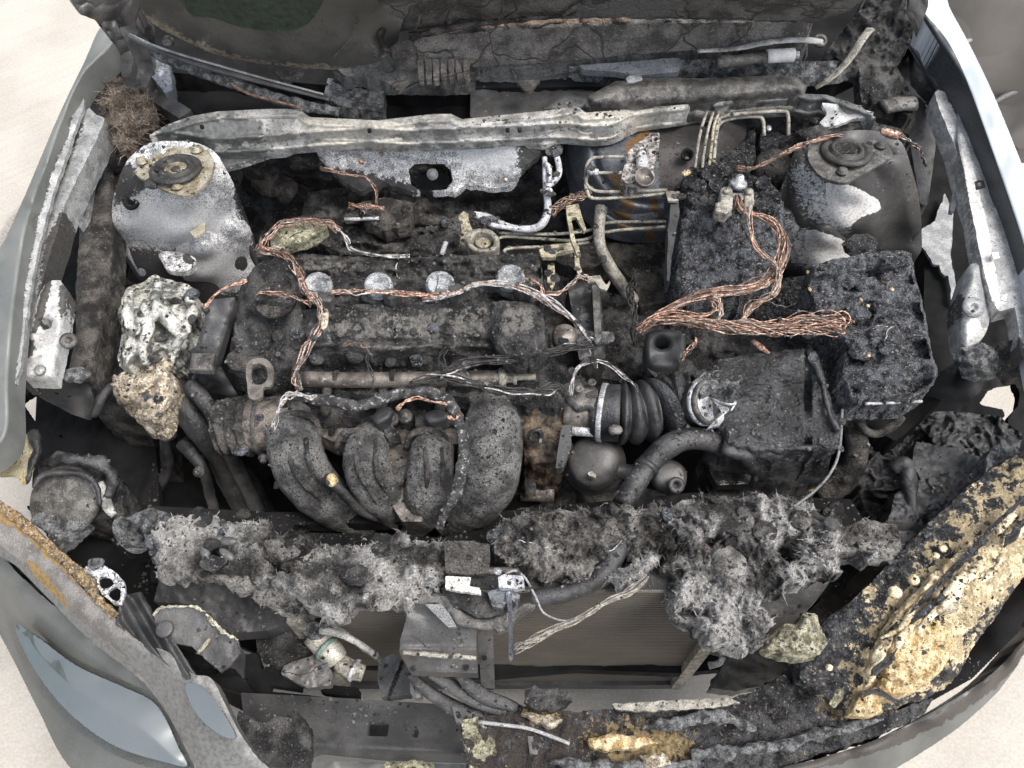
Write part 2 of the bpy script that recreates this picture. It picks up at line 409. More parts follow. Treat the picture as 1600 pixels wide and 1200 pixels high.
greenfoam = M('greenish_foam', (.14, .13, .08), (.44, .42, .30), 70, c3=(.03, .03, .025), t3=.60, sc3=200, rough=.85, bump=1, bd=.007, bsc=160)
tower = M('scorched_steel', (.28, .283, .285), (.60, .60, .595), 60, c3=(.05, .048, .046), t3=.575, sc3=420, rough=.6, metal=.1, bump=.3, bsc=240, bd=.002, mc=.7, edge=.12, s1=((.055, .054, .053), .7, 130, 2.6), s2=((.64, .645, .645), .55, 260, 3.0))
towerdark = M('sooted_steel', (.040, .039, .038), (.072, .070, .067), 14, rough=.5, c3=.13, t3=.7, sc3=230, bump=.2, bsc=150, bd=.002, mc=.4, edge=.12, s1=((.46, .47, .48), .6, 200, 3.2), s2=((.84, .82, .79), .6, 120, 1.3))
palemetal = M('pale_burnt_steel', (.17, .168, .16), (.40, .395, .375), 34, c3=(.09, .08, .066), t3=.61, sc3=150, rough=.7, metal=.05, bump=.4, bsc=170, bd=.002, mc=.5, s1=((.12, .125, .12), .6, 60, 1.6), s2=((.46, .44, .39), .55, 60, 1.6))
galv = M('galvanised', (.20, .205, .205), (.34, .345, .34), 45, c3=(.07, .065, .06), t3=.64, sc3=200, rough=.5, metal=.2, bump=.25, bsc=180, bd=.0015, mc=.5, edge=.12, s1=((.06, .057, .053), .7, 150, 2.6), s2=((.60, .59, .57), .5, 110, 1.6))
whitepaint = M('blistered_white', (.30, .30, .295), (.50, .50, .49), 50, c3=(.08, .075, .07), t3=.64, sc3=160, rough=.55, bump=.3, bsc=180, bd=.002, mc=.4, edge=.12, s1=((.07, .066, .06), .75, 150, 2.6), s2=((.70, .69, .67), .5, 110, 1.6))
rustplate = M('rust_plate', (.17, .14, .085), (.34, .32, .26), 45, c3=(.06, .045, .03), t3=.66, sc3=160, rough=.6, metal=.2, bump=.25, bsc=180, bd=.0015)
rubring = M('bearing', (.018, .017, .016), (.045, .042, .038), 60, rough=.6, bump=.4, bsc=250, bd=.001)
brownsteel = M('brown_steel', (.070, .060, .052), (.185, .165, .145), 40, c3=(.42, .40, .38), t3=.66, sc3=90, rough=.45, metal=.3, bump=.3, bsc=200, bd=.0015, mc=.5)
alu = M('ash_aluminium', (.22, .225, .235), (.46, .47, .48), 60, c3=(.07, .07, .07), t3=.64, sc3=220, rough=.5, metal=.2, bump=.3, bsc=260, bd=.0015, mc=.7)
ashwhite = M('ash_white', (.30, .305, .32), (.54, .545, .555), 60, c3=(.14, .14, .145), t3=.64, sc3=240, rough=.5, bump=.25, bsc=260, bd=.001, mc=.5)
tanpipe = M('tan_pipe', (.13, .12, .10), (.30, .285, .24), 60, c3=(.05, .045, .04), t3=.62, sc3=170, rough=.6, bump=.2, bsc=260, bd=.001, mc=.6)
yellowmetal = M('yellowed_steel', (.17, .15, .10), (.36, .33, .23), 60, c3=(.05, .045, .035), t3=.62, sc3=200, rough=.6, bump=.3, bsc=200, bd=.001, mc=.7)
copper = M('bare_copper', (.13, .066, .044), (.56, .35, .25), 150, c3=(.60, .53, .46), t3=.61, sc3=300, rough=.45, metal=.2, bump=.2, bsc=400, bd=.0005, mc=.8)
darkcopper = M('sooted_copper', (.07, .048, .038), (.24, .15, .11), 120, rough=.6, metal=.15, bump=.2, bsc=400, bd=.0005, mc=.6)
ashwire = M('ash_wire', (.18, .175, .17), (.50, .48, .46), 110, c3=(.06, .05, .045), t3=.62, sc3=200, rough=.8, bump=.5, bsc=400, bd=.001)
blackwire = M('black_wire', (.018, .017, .016), (.05, .048, .045), 90, c3=.25, t3=.70, sc3=220, rough=.8, bump=.6, bsc=300, bd=.0015)
booster = M('booster_steel', (.09, .097, .107), (.19, .205, .225), 14, c3=(.06, .06, .06), t3=.60, sc3=200, rough=.4, metal=.3, bump=.2, bsc=150, bd=.001, mc=.5, s1=((.060, .056, .053), .6, 60, 1.6), s2=((.22, .125, .05), .6, 90, 2.6))
paintL = M('dusty_paint', (.115, .122, .114), (.16, .167, .156), 9, c3=(.30, .30, .28), t3=.70, sc3=300, rough=.45, bump=.05, bsc=200, bd=.0005, mc=.10, s1=((.05, .043, .038), .7, 40, 1.0), s2=((.36, .36, .33), .4, 40, .6))
paintR = M('white_paint', (.36, .395, .43), (.48, .51, .54), 8, rough=.3, bump=.02, bsc=100, bd=.0005, sp=.6, mc=.05, s1=((.05, .055, .06), .5, 30, .3))
bumpmatte = M('bumper_dusty', (.082, .086, .080), (.115, .118, .110), 8, c3=(.20, .20, .18), t3=.66, sc3=420, rough=.4, bump=.05, bsc=260, bd=.0004, mc=.12, s1=((.085, .088, .083), .3, 20, .05), s2=((.06, .052, .045), .6, 60, 1.6))
hotskin = M('burnt_bumper_inner', (.10, .093, .086), (.20, .19, .175), 30, c3=(.30, .27, .22), t3=.66, sc3=160, rough=.55, bump=.5, bsc=120, bd=.002, mc=.4, s1=((.26, .17, .07), .8, 120, 3.0), s2=((.15, .15, .142), .4, 30, .8))
glass = M('sooted_glass', (.075, .073, .066), (.115, .112, .10), 8, c3=.05, t3=.68, sc3=90, rough=.4, bump=.15, bsc=60, bd=.001, mc=.3, s1=((.060, .078, .058), .3, 12, .5), s2=((.26, .22, .16), .8, 140, 3.2))
cowlcrust = M('cracked_crust', (.050, .047, .043), (.155, .147, .135), 22, c3=(.30, .28, .26), t3=.66, sc3=240, rough=.65, bump=1, bd=.006, bsc=110, crack=.35, csc=8, ccol=(.05, .046, .042), mc=.7, s1=((.14, .14, .135), .9, 100, 2.2), s2=((.22, .165, .125), .9, 100, 2.4))
ashcrust = M('ash_crust', (.040, .041, .042), (.24, .245, .245), 75, c3=.46, t3=.66, sc3=260, rough=.5, bump=1, bd=.011, bsc=180, mc=.9)
radmat = M('radiator_core', (.080, .070, .058), (.105, .092, .076), 6, rough=.7, bump=.1, bsc=150, bd=.0005, metal=.1, mc=.15)
greycast = M('dark_cast', (.045, .043, .040), (.13, .125, .115), 50, c3=.26, t3=.66, sc3=260, rough=.55, metal=.2, bump=.5, bsc=240, bd=.002, mc=.7)
shellmat = M('burnt_shell', (.010, .010, .011), (.070, .072, .075), 60, c3=.30, t3=.65, sc3=190, rough=.3, bump=1, bd=.008, bsc=90, fine=.6, mc=.6, edge=.10, s1=((.84, .68, .43), .45, 26, 4.0), s2=((.46, .37, .22), .6, 60, 4.5))
crustmat = M('bumper_crustmat', (.018, .018, .019), (.125, .125, .128), 30, c3=.44, t3=.655, sc3=220, rough=.4, bump=1, bd=.014, bsc=130, fine=.8, mc=.9, edge=.15, s1=((.50, .38, .20), .8, 80, 4.0), s2=((.085, .07, .06), .7, 50, 3.0))
glossash = M('gloss_ash', (.018, .019, .021), (.18, .19, .205), 70, c3=.52, t3=.63, sc3=230, rough=.24, bump=1, bd=.016, bsc=110, fine=.8, mc=.7, sp=1)
glossrub = M('melted_plastic', (.013, .013, .0135), (.062, .063, .065), 22, c3=.32, t3=.67, sc3=240, rough=.30, bump=1, bd=.010, bsc=80, fine=.5, mc=.5, sp=.8)
coilmat = M('coil_grey', (.12, .125, .13), (.30, .31, .32), 60, c3=(.46, .45, .42), t3=.62, sc3=260, rough=.65, bump=.5, bsc=300, bd=.002, mc=.8)
whitegrey = M('white_cylinder', .42, .58, 50, rough=.4, bump=.1, mc=.2)
concrete = None
glosspaint = M('clean_paint', (.22, .25, .245), (.28, .30, .295), 3, rough=.05, bump=0, mc=0, metal=.75, sp=1)
# ================================================================ ground
def concrete_mat():
    m = M('concrete', (.375, .348, .305), (.425, .398, .352), 3.5, c3=(.48, .41, .33), t3=.64, sc3=120, rough=.9, mc=.14, mcs=150, bump=.2, bsc=220, bd=.003, s1=((.30, .28, .25), .9, 3, .5))
    t = m.node_tree; L = t.links.new; b = t.nodes['Principled BSDF']; old = b.inputs['Base Color'].links[0].from_socket
    g = t.nodes.new('ShaderNodeNewGeometry'); mq = t.nodes.new('ShaderNodeMapping'); mq.inputs['Rotation'].default_value = (0, 0, R(-38)); mp = t.nodes.new('ShaderNodeMapping'); mp.inputs['Scale'].default_value = (1.0, 30, 1)
    L(g.outputs['Position'], mq.inputs[0]); L(mq.outputs[0], mp.inputs[0]); n = t.nodes.new('ShaderNodeTexNoise'); n.inputs['Scale'].default_value = 2.2; n.inputs['Detail'].default_value = 6; L(mp.outputs[0], n.inputs['Vector'])
    r = t.nodes.new('ShaderNodeMapRange'); L(n.outputs[0], r.inputs[0]); r.inputs[1].default_value = .35; r.inputs[2].default_value = .65; r.inputs[3].default_value = .96; r.inputs[4].default_value = 1.02
    mx = t.nodes.new('ShaderNodeMix'); mx.data_type = 'RGBA'; mx.blend_type = 'MULTIPLY'; mx.inputs[0].default_value = 1; L(old, mx.inputs[6]); L(r.outputs[0], mx.inputs[7]); L(mx.outputs[2], b.inputs['Base Color'])
    return m
concrete = concrete_mat()
mb = MB()
gx = np.concatenate([[-60, -12], np.linspace(-4, 4, 81), [12, 60]]); gy = np.concatenate([[-60, -12], np.linspace(-3, 5, 81), [14, 90]])
GX, GY = np.meshgrid(gx, gy); I = np.arange(GX.size).reshape(GX.shape)
V = np.c_[GX.ravel(), GY.ravel(), np.zeros(GX.size)]
q = np.stack([I[:-1, :-1], I[:-1, 1:], I[1:, 1:], I[1:, :-1]], -1).reshape(-1, 4)
s = np.exp(-((V[:, 0] + 1.62 - .25 * (V[:, 1] - .3)) ** 2) / .018) * (V[:, 1] > -.2) * .9      # a darker band down the left of the concrete
mb.add(V, q.tolist(), 0, {'s1': s}); g = mb.build('ground', concrete, smooth=False); g.location = (0, 0, 0); tag(g, kind='structure')
for v, co in zip(g.data.vertices, V): v.co = co
# ================================================================ the body shell
car = thing('burnt_car', 'burnt car front end with scorched fenders, strut towers and sooty windshield', 'car', (800, 600, 0))
def part(f, name, *a, **k): return f(name, *a, **k)
# --- things low down in the bay
slab('undertray', [(150, 130), (1440, 90), (1530, 380), (1535, 560), (1500, 700), (1380, 900), (1250, 1035), (1060, 1052), (900, 1046), (760, 1058), (560, 1040), (420, 1030), (330, 990), (180, 880), (50, 760), (60, 560), (110, 330)], .30, soot, car, thick=.03, step=10, amp=.03, freq=9,
     holes=[[(418, 745), (445, 735), (430, 775)], [(790, 768), (812, 775), (800, 790)]])
slab('wheel_arch_liner', [(10, 560), (150, 590), (240, 640), (250, 800), (110, 790), (60, 700), (20, 690), (5, 600)], .48, soot, car, thick=.02, step=4, amp=.01,
     holes=[[(30, 624), (52, 610), (78, 630), (74, 648), (54, 660)], [(84, 646), (92, 645), (86, 652)], [(86, 688), (103, 671), (100, 684), (90, 690)]])
slab('wheel_arch_liner', [(1430, 600), (1500, 560), (1610, 545), (1640, 800), (1500, 800), (1400, 780), (1380, 680)], .48, soot, car, thick=.02, step=4, amp=.01,
     holes=[[(1530, 632), (1548, 605), (1570, 595), (1578, 580), (1587, 582), (1586, 600), (1594, 615), (1590, 635), (1576, 650), (1574, 662), (1578, 664), (1576, 668), (1562, 656), (1570, 650), (1568, 640)]])
slab('inner_wing', [(150, 225), (205, 225), (190, 420), (200, 640), (150, 640), (110, 600), (120, 400)], .62, charbrown, car, thick=.3, step=4, amp=.012, freq=22)
slab('inner_wing', [(1405, 60), (1470, 70), (1500, 150), (1500, 250), (1475, 310), (1500, 480), (1500, 600), (1400, 690), (1330, 650), (1440, 600), (1445, 400), (1400, 150)], .64, soot, car, thick=.3, step=4, amp=.006, freq=14)
slab('bare_panel', [(1475, 302), (1490, 330), (1486, 400), (1492, 440), (1499, 476), (1486, 468), (1482, 430), (1474, 430), (1468, 415), (1458, 412), (1450, 396), (1437, 385), (1436, 362), (1448, 352), (1462, 345), (1468, 325)], .66, galv, car, thick=.006, step=2, jag=1.5)
slab('lamp_pan', [(40, 790), (180, 800), (260, 880), (340, 900), (340, 1020), (250, 1010), (180, 960), (110, 890)], .5, soot, car, thick=.02, step=5, amp=.008)
slab('wheel_well', [(128, 190), (165, 110), (200, 70), (215, 240), (190, 420), (130, 600), (40, 600), (60, 400)], .62, soot, car, thick=.03, step=5, amp=.01)
slab('wheel_well', [(1420, 20), (1480, 60), (1520, 180), (1560, 330), (1600, 460), (1600, 540), (1500, 600), (1420, 600), (1440, 300)], .60, soot, car, thick=.03, step=5, amp=.01)
slab('dashboard', [(170, -90), (1450, -90), (1440, 60), (1300, 130), (600, 140), (230, 110)], .90, soot, car, thick=.04, step=8, amp=.02, freq=12)
# --- firewall and scuttle
slab('firewall', [(380, 210, .86), (1300, 175, .88), (1280, 330, .62), (1060, 470, .42), (420, 470, .42), (360, 300, .62)], .7, char, car, thick=.04, step=4, amp=.02, freq=16,
     holes=[[(640, 262), (652, 250), (690, 250), (704, 262), (706, 280), (696, 292), (660, 295), (644, 285)]])
slab('bulkhead_panel', [(488, 226, .870), (640, 222, .875), (850, 222, .875), (845, 240, .86), (812, 268, .83), (800, 290, .80), (775, 294, .79), (730, 288, .80), (712, 300, .79), (650, 300, .78), (600, 285, .79), (560, 300, .78), (520, 270, .82)], .84, tower, car, thick=.012, step=2.5, jag=2.5, amp=.003,
     holes=[[(637, 258), (648, 248), (692, 248), (704, 258), (708, 282), (698, 296), (660, 299), (642, 288)]],
     paint=[('s1', [(500, 262), (640, 285), (650, 302), (560, 310), (500, 300)], 10), ('s1', [(800, 220), (860, 220), (850, 250), (815, 265)], 10), ('s2', [(720, 225), (800, 225), (800, 260), (735, 262)], 12)])
slab('scuttle_floor', [(215, 60), (330, 80), (600, 110), (760, 120), (1250, 60), (1300, 110), (1290, 165), (880, 185), (480, 185), (330, 185), (200, 190), (180, 120)], .86, soot, car, thick=.02, step=6, amp=.012, freq=20)
slab('scuttle_panel', [(512, 122), (600, 128), (600, 176), (530, 165), (505, 150)], .90, ashcrust, car, thick=.05, step=3, amp=.004, freq=90, jag=1)
slab('scuttle_panel', [(735, 122), (830, 128), (900, 110), (935, 150), (920, 180), (735, 184)], .895, towerdark, car, thick=.05, step=3, amp=.006, freq=30, jag=1)
mb = MB()
lathe('plug', (676, 273, .78), [(0, 10), (4, 10), (5, 4), (9, 3), (9, 0), (4, -2), (4, -8), (0, -8)], None, axis=(0, -.6, 1), mb=mb)
mb.build('cable_grommet', ashwhite, car)
for (x, y) in ((565, 253), (597, 240), (808, 240), (790, 281)):
    lathe('weld_stud', (x, y, .845), [(4, 0), (4, 7), (2.5, 12), (0, 12)], copper, car, axis=(0, -.7, .7), seg=10)
# --- windshield and scuttle crust
slab('windshield', [(195, -60, 1.25), (560, -60, 1.25), (640, -20, 1.10), (620, 60, .985), (585, 92, .965), (520, 103, .955), (470, 100, .957), (395, 92, .965), (330, 78, .985), (290, 60, 1.0), (250, 40, 1.03), (222, 18, 1.06)], 1, glass, car, thick=.008, step=3.5, jag=1.2,
     paint=[('s1', [(285, -60), (500, -60), (480, 30), (400, 40), (330, 22), (290, 10)], 8), ('s2', [(225, 14), (300, 58), (400, 88), (520, 98), (520, 106), (390, 96), (290, 66), (220, 24)], 7)])
slab('windshield', [(560, -60, 1.22), (1420, -60, 1.22), (1330, 10, 1.06), (1265, 30, 1.02), (1000, 20, 1.03), (760, 26, 1.02), (610, 45, 1.00), (585, 90, .968)], 1, cowlcrust, car, thick=.008, step=3.5, jag=1.5, amp=.006, freq=14,
     paint=[('s1', [(890, 10), (1000, -10), (1060, 10), (960, 30), (890, 25)], 6)])
mb = MB()
for pts, r in (([(595, 90, .985), (640, 60, 1.0), (655, 10, 1.07), (600, -20, 1.13)], 2.2), ([(700, 40, 1.03), (705, 20, 1.06), (690, -20, 1.12)], 1.5), ([(780, 30, 1.04), (785, 5, 1.08), (778, -30, 1.13)], 2), ([(880, 24, 1.04), (925, -8, 1.1)], 3.5), ([(560, 18, 1.1), (556, 40, 1.06), (548, 60, 1.03), (520, 90, .99)], 1.6)):
    tube('', pts, r, None, mb=mb, amp=.003, freq=90)
mb.build('crack_edge', cowlcrust, car)
slab('scuttle_cover', [(520, 100, .945), (560, 78, .965), (600, 92, .962), (640, 60, .985), (720, 40, 1.0), (830, 24, 1.01), (920, 20, 1.015), (1000, 30, 1.01), (1270, 30, 1.01), (1262, 78, .965), (1150, 72, .965), (1060, 80, .955), (900, 98, .945), (800, 108, .94), (742, 104, .94), (740, 124, .925), (690, 128, .92), (600, 126, .92), (540, 118, .93)], .96, cowlcrust, car, thick=.03, step=2.6, jag=2.2, amp=.011, freq=26,
     paint=[('s1', [(520, 98), (600, 88), (625, 118), (600, 130), (530, 122)], 8), ('s1', [(740, 100), (900, 92), (1060, 74), (1060, 84), (900, 102), (800, 112)], 6), ('s2', [(620, 60), (760, 32), (1000, 22), (1000, 32), (760, 42), (640, 72)], 4)])
slab('scuttle_cover', [(610, 76, 1.0), (640, 60, 1.01), (800, 46, 1.015), (1050, 36, 1.02), (1262, 34, 1.02), (1262, 60, .99), (1060, 64, .985), (860, 82, .975), (700, 92, .968), (620, 94, .968)], .96, cowlcrust, car, thick=.02, step=2.6, jag=1.4, amp=.004, freq=40)
mb = MB()
for i in range(7): slab('', [(652 + i * 12, 93), (661 + i * 12, 92), (663 + i * 12, 124 - i % 3), (654 + i * 12, 125)], .975, None, mb=mb, thick=.012, step=2, jag=1, amp=.004)
mb.build('melted_slat', cowlcrust, car)
mb = MB()
for pts in ([(598, 45, 1.02), (595, 60, 1.01), (600, 75, 1.0), (618, 80, .99)], [(640, 58, 1.01), (700, 45, 1.02), (760, 36, 1.03), (820, 30, 1.035), (900, 22, 1.04)]):
    tube('', pts, [6, 5, 4, 3], None, mb=mb, amp=.004, freq=60)
mb.build('seal_remnant', charbrown, car)
for pl in ([(602, 126), (640, 126), (626, 141), (619, 141)], [(806, 126), (845, 124), (829, 142), (820, 142)], [(425, 108), (475, 112), (450, 130), (440, 126)]):
    slab('scuttle_bracket', pl, .955, cowlcrust, car, thick=.006, step=2, jag=.8)
# --- cross beam
slab('cross_beam', [(232, 212, .93), (262, 194, .935), (300, 181, .935), (340, 174, .935), (420, 170, .935), (452, 170, .935), (470, 171, .935), (484, 183, .93), (590, 188, .93), (678, 178, .932), (705, 178, .932), (722, 186, .93), (860, 172, .932), (888, 166, .935), (905, 168, .935), (916, 176, .93), (1060, 164, .93), (1140, 157, .93), (1250, 146, .93), (1292, 148, .93), (1345, 166, .93), (1372, 186, .925), (1340, 180, .915), (1286, 162, .91), (1245, 160, .91), (1150, 166, .905), (1090, 172, .90), (1000, 185, .90), (960, 205, .90), (930, 208, .90), (880, 204, .90), (640, 214, .90), (560, 212, .90), (475, 218, .90), (400, 224, .90), (335, 228, .90), (296, 222, .90), (255, 216, .91)], .92, palemetal, car, thick=.03, step=2.5, dome=.008, domew=12, smooth=False, amp=.0025, freq=30, dz=lambda X, Y, D: .004 * (D > 9) * (D < 13),
     paint=[('s1', [(240, 200), (330, 185), (400, 190), (400, 222), (300, 226)], 16), ('s2', [(470, 185), (620, 190), (640, 205), (520, 215), (470, 205)], 8), ('s2', [(880, 178), (1060, 172), (960, 196), (880, 196)], 8), ('s1', [(1150, 155), (1290, 145), (1380, 190), (1290, 165), (1150, 168)], 10)])
slab('beam_lip', [(296, 224, .893), (340, 230, .892), (400, 226, .890), (475, 220, .890), (560, 214, .890), (640, 216, .889), (880, 206, .890), (868, 222, .880), (850, 226, .880), (800, 222, .880), (640, 230, .876), (540, 228, .876), (470, 228, .876), (445, 238, .868), (420, 240, .868), (380, 254, .86), (345, 263, .855), (332, 258, .86), (318, 240, .88)], .885, palemetal, car, thick=.012, step=2.5, amp=.0015, freq=50,
     paint=[('s1', [(340, 232), (420, 232), (380, 258), (340, 262)], 14)])
mb = MB()
for (x, y) in ((315, 197), (577, 203), (793, 202), (812, 202), (592, 224)):
    lathe('', (x, y, .9475 if y < 220 else .889), [(3.2, -4), (3.2, .6), (2.2, .8), (0, .2)], None, mb=mb, seg=12)
mb.build('bolt_hole', soot, car)
# --- strut towers
def strut_tower(outline, cx, cy, matb, matp, plate, paint, bolts, flip, ctrl, pp=None):
    t = slab('strut_tower', outline, .8, matb, car, thick=.12, step=2.5, amp=.0012, freq=30, ctrl=ctrl, paint=paint, smooth=True, dz=lambda X, Y, D: .012 * np.sin(np.clip(D / 22, 0, 1) * 1.57))
    slab('mount_plate', plate, .912, matp, t, thick=.006, step=2, smooth=True, dz=lambda X, Y, D: .004 * np.exp(-((X - cx) ** 2 + ((Y - cy) / .6) ** 2) / 1600), paint=pp)
    ax = (0, .16 * 1, 1)
    b = lathe('bearing', (cx, cy, .915), [(40, 0), (40, 3), (36, 6), (31, 6.5), (28, 3), (26, 3), (25, 8), (22, 9), (19, 7), (18, -2), (7, -2), (7, 3), (5, 5), (0, 5)], rubring, t, axis=ax, seg=40)
    lathe('dust_cap', (cx + 3, cy - 1, .915), [(17, -3), (16, 2), (13, 2), (11, -1), (0, -1)], matp, b, axis=(.1, .3, 1), seg=24)
    lathe('centre_nut', (cx + 2, cy + 1, .915), [(6, -1), (6, 3), (4, 4), (0, 4)], brownsteel, b, axis=ax, seg=6)
    for (x, y) in bolts: lathe('bolt', (x, y, .915), [(9, 0), (9, 2), (6.5, 2.2), (6.5, 6), (5, 7), (0, 7)], matp if not flip else greycast, t, axis=ax, seg=16)
    return t
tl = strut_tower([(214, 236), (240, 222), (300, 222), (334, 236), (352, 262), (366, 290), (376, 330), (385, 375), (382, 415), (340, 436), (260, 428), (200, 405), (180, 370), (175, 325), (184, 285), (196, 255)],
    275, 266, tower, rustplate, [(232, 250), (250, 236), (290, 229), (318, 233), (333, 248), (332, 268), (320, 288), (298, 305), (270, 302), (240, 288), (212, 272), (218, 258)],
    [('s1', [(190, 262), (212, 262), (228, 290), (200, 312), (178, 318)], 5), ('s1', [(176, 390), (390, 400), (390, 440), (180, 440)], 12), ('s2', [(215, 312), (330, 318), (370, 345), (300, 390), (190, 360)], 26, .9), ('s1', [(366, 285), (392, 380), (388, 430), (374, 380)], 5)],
    [(308, 235), (222, 253), (277, 292)], False,
    [(275, 265, .890), (275, 238, .89), (300, 255, .89), (250, 255, .89), (300, 240, .89), (280, 290, .885), (235, 240, .89), (325, 240, .89), (325, 278, .885), (225, 280, .885), (180, 330, .80), (375, 350, .76), (280, 310, .868), (280, 350, .80), (280, 400, .70), (200, 400, .68), (380, 415, .66)])
for (x, y, r) in ((204, 315, 6), (264, 406, 5)):
    lathe('tower_hole', (x, y, .842 if y < 350 else .715), [(r * 2.2, -3), (r * 2.0, 2.5), (r, 1.5), (r * .9, -3), (0, -3)], soot, tl, axis=(0, -.6, 1), seg=18)
slab('tower_tab', [(248, 398), (262, 392), (300, 400), (306, 412), (290, 424), (262, 422), (254, 410)], .745, tower, tl, thick=.012, step=2, smooth=True, dome=.004, domew=5)
slab('paint_patch', [(296, 362), (322, 345), (320, 362), (304, 372)], .80, M('beige_primer', (.30, .27, .2), (.42, .38, .3), rough=.8), tl, thick=.005, step=2, jag=.5)
tr = strut_tower([(1240, 240), (1262, 220), (1300, 208), (1345, 203), (1385, 208), (1410, 224), (1424, 262), (1436, 310), (1440, 360), (1436, 398), (1400, 406), (1330, 404), (1262, 400), (1240, 360), (1230, 320), (1230, 275)],
    1322, 238, towerdark, greycast, [(1262, 240), (1275, 222), (1310, 214), (1350, 216), (1385, 226), (1394, 244), (1372, 258), (1345, 275), (1320, 285), (1288, 278), (1270, 262)],
    [('s1', [(1234, 262), (1262, 256), (1300, 290), (1326, 305), (1330, 362), (1300, 366), (1262, 340), (1240, 300)], 9, .62), ('s2', [(1296, 284), (1330, 290), (1370, 312), (1374, 328), (1345, 340), (1325, 356), (1312, 350), (1296, 336), (1290, 305)], 4), ('s2', [(1262, 300), (1300, 300), (1325, 350), (1305, 366), (1275, 345)], 12, .55)],
    [(1376, 228), (1316, 269)], True,
    [(1322, 238, .89), (1275, 225, .89), (1380, 225, .89), (1385, 262, .88), (1262, 262, .88), (1236, 320, .79), (1435, 330, .79), (1330, 290, .868), (1330, 340, .79), (1330, 390, .70), (1250, 390, .68), (1430, 395, .68)],
    pp=[('s1', [(1262, 240), (1275, 222), (1300, 216), (1300, 270), (1270, 262)], 6)])
# loose white paint on the tower's top edge
slab('tower_flange', [(1284, 160, .925), (1340, 168, .925), (1366, 176, .92), (1352, 184, .915), (1330, 186, .91), (1310, 196, .905), (1288, 198, .90), (1280, 192, .90), (1292, 178, .91)], .91, whitepaint, car, thick=.006, step=2, jag=1.2)
slab('tower_flange', [(1240, 205, .89), (1290, 192, .90), (1350, 186, .90), (1405, 200, .89), (1425, 225, .87), (1400, 215, .89), (1340, 200, .895), (1262, 218, .89)], .89, char, car, thick=.02, step=2.5, jag=1.5, amp=.01, freq=50)
tube('washer_neck', [(1380, 168, .90), (1400, 163, .90), (1430, 162, .90)], 14, greycast, car, flat=.6, n=10)
# --- left fender and rails
slab('fender', [(158, 42, .96), (178, 64, .955), (150, 96, .95), (132, 114, .945), (112, 152, .94), (98, 188, .935), (76, 250, .925), (54, 310, .92), (40, 360, .91), (30, 420, .90), (20, 500, .89), (13, 590, .87), (9, 680, .85), (-40, 720, .84), (-90, 720, .82), (-90, 560, .85), (-60, 430, .87), (-6, 395, .885), (30, 325, .895), (62, 250, .91), (94, 175, .93), (130, 100, .945)], .9, paintL, car, smooth=True, thick=.05, step=2.5, dome=.004, domew=6)
slab('fender_flange', [(132, 116, .925), (118, 146, .92), (131, 142, .92), (132, 160, .915), (112, 220, .905), (84, 300, .895), (62, 380, .88), (44, 470, .87), (34, 560, .855), (24, 600, .85), (11, 640, .84), (13, 560, .86), (22, 480, .87), (36, 390, .885), (54, 320, .90), (76, 256, .91), (98, 190, .92)], .9, galv, car, thick=.008, step=2.2, jag=1.6, amp=.002,
     paint=[('s1', [(100, 185), (112, 190), (72, 300), (50, 390), (30, 520), (20, 640), (10, 640), (30, 400), (70, 260)], 6)])
slab('fender_rail', [(128, 178, .90), (140, 168, .90), (150, 180, .90), (164, 184, .90), (150, 222, .89), (122, 275, .88), (98, 330, .87), (84, 380, .86), (74, 410, .85), (66, 440, .84), (52, 520, .82), (40, 590, .80), (27, 592, .80), (32, 480, .83), (48, 380, .86), (80, 290, .88), (105, 225, .89)], .87, galv, car, thick=.05, step=2.2, jag=1, amp=.002, freq=60,
     paint=[('s1', [(118, 190), (128, 200), (100, 270), (70, 340), (48, 440), (40, 600), (20, 600), (40, 380), (85, 270)], 6), ('s1', [(66, 400), (80, 360), (100, 330), (84, 420), (60, 470)], 6)])
slab('apron_rail', [(152, 228, .80), (176, 226, .80), (178, 300, .79), (176, 400, .77), (165, 480, .75), (152, 560, .73), (146, 600, .72), (104, 600, .73), (118, 520, .75), (120, 430, .77), (124, 360, .78), (132, 290, .79)], .78, charbrown, car, thick=.06, step=2.6, jag=1, amp=.006, freq=35, dome=.008, domew=10)
slab('apron_edge', [(143, 270, .81), (148, 275, .81), (138, 340, .80), (126, 360, .80), (125, 345, .80)], .8, galv, car, thick=.01, step=2)
slab('rail_bracket', [(102, 312, .82), (115, 308, .82), (130, 338, .82), (124, 352, .82), (114, 346, .82)], .82, galv, car, thick=.01, step=2)
slab('fender_bracket', [(68, 446, .845), (80, 438, .845), (94, 438, .845), (106, 456, .84), (100, 500, .83), (92, 545, .81), (82, 592, .80), (32, 590, .80), (34, 560, .805), (46, 540, .815), (44, 510, .825), (58, 470, .84)], .83, whitepaint, car, thick=.03, step=2, jag=.6, dome=.006, domew=8,
     holes=[[(60, 503), (72, 497), (82, 502), (80, 512), (68, 516)]], paint=[('s1', [(34, 520), (55, 540), (45, 560), (34, 560)], 4), ('s1', [(68, 446), (80, 440), (66, 500), (50, 520)], 3), ('s1', [(92, 450), (108, 455), (96, 500)], 4)])
lathe('bracket_eye', (107, 532, .83), [(13, -4), (13, 2), (9, 4), (5, 3), (4, -3), (0, -3)], greycast, car, axis=(.2, -.2, 1), seg=20)
lathe('bracket_eye', (62, 578, .815), [(9, -2), (8, 2), (4, 4), (0, 4)], galv, car, axis=(0, -.2, 1), seg=16)
slab('rail_end_plate', [(34, 592, .79), (140, 600, .73), (146, 625, .70), (140, 655, .66), (110, 645, .66), (60, 618, .72)], .7, satin, car, thick=.006, step=3, holes=[[(84, 610), (94, 612), (93, 617), (84, 615)], [(103, 614), (113, 617), (112, 621), (103, 619)]])
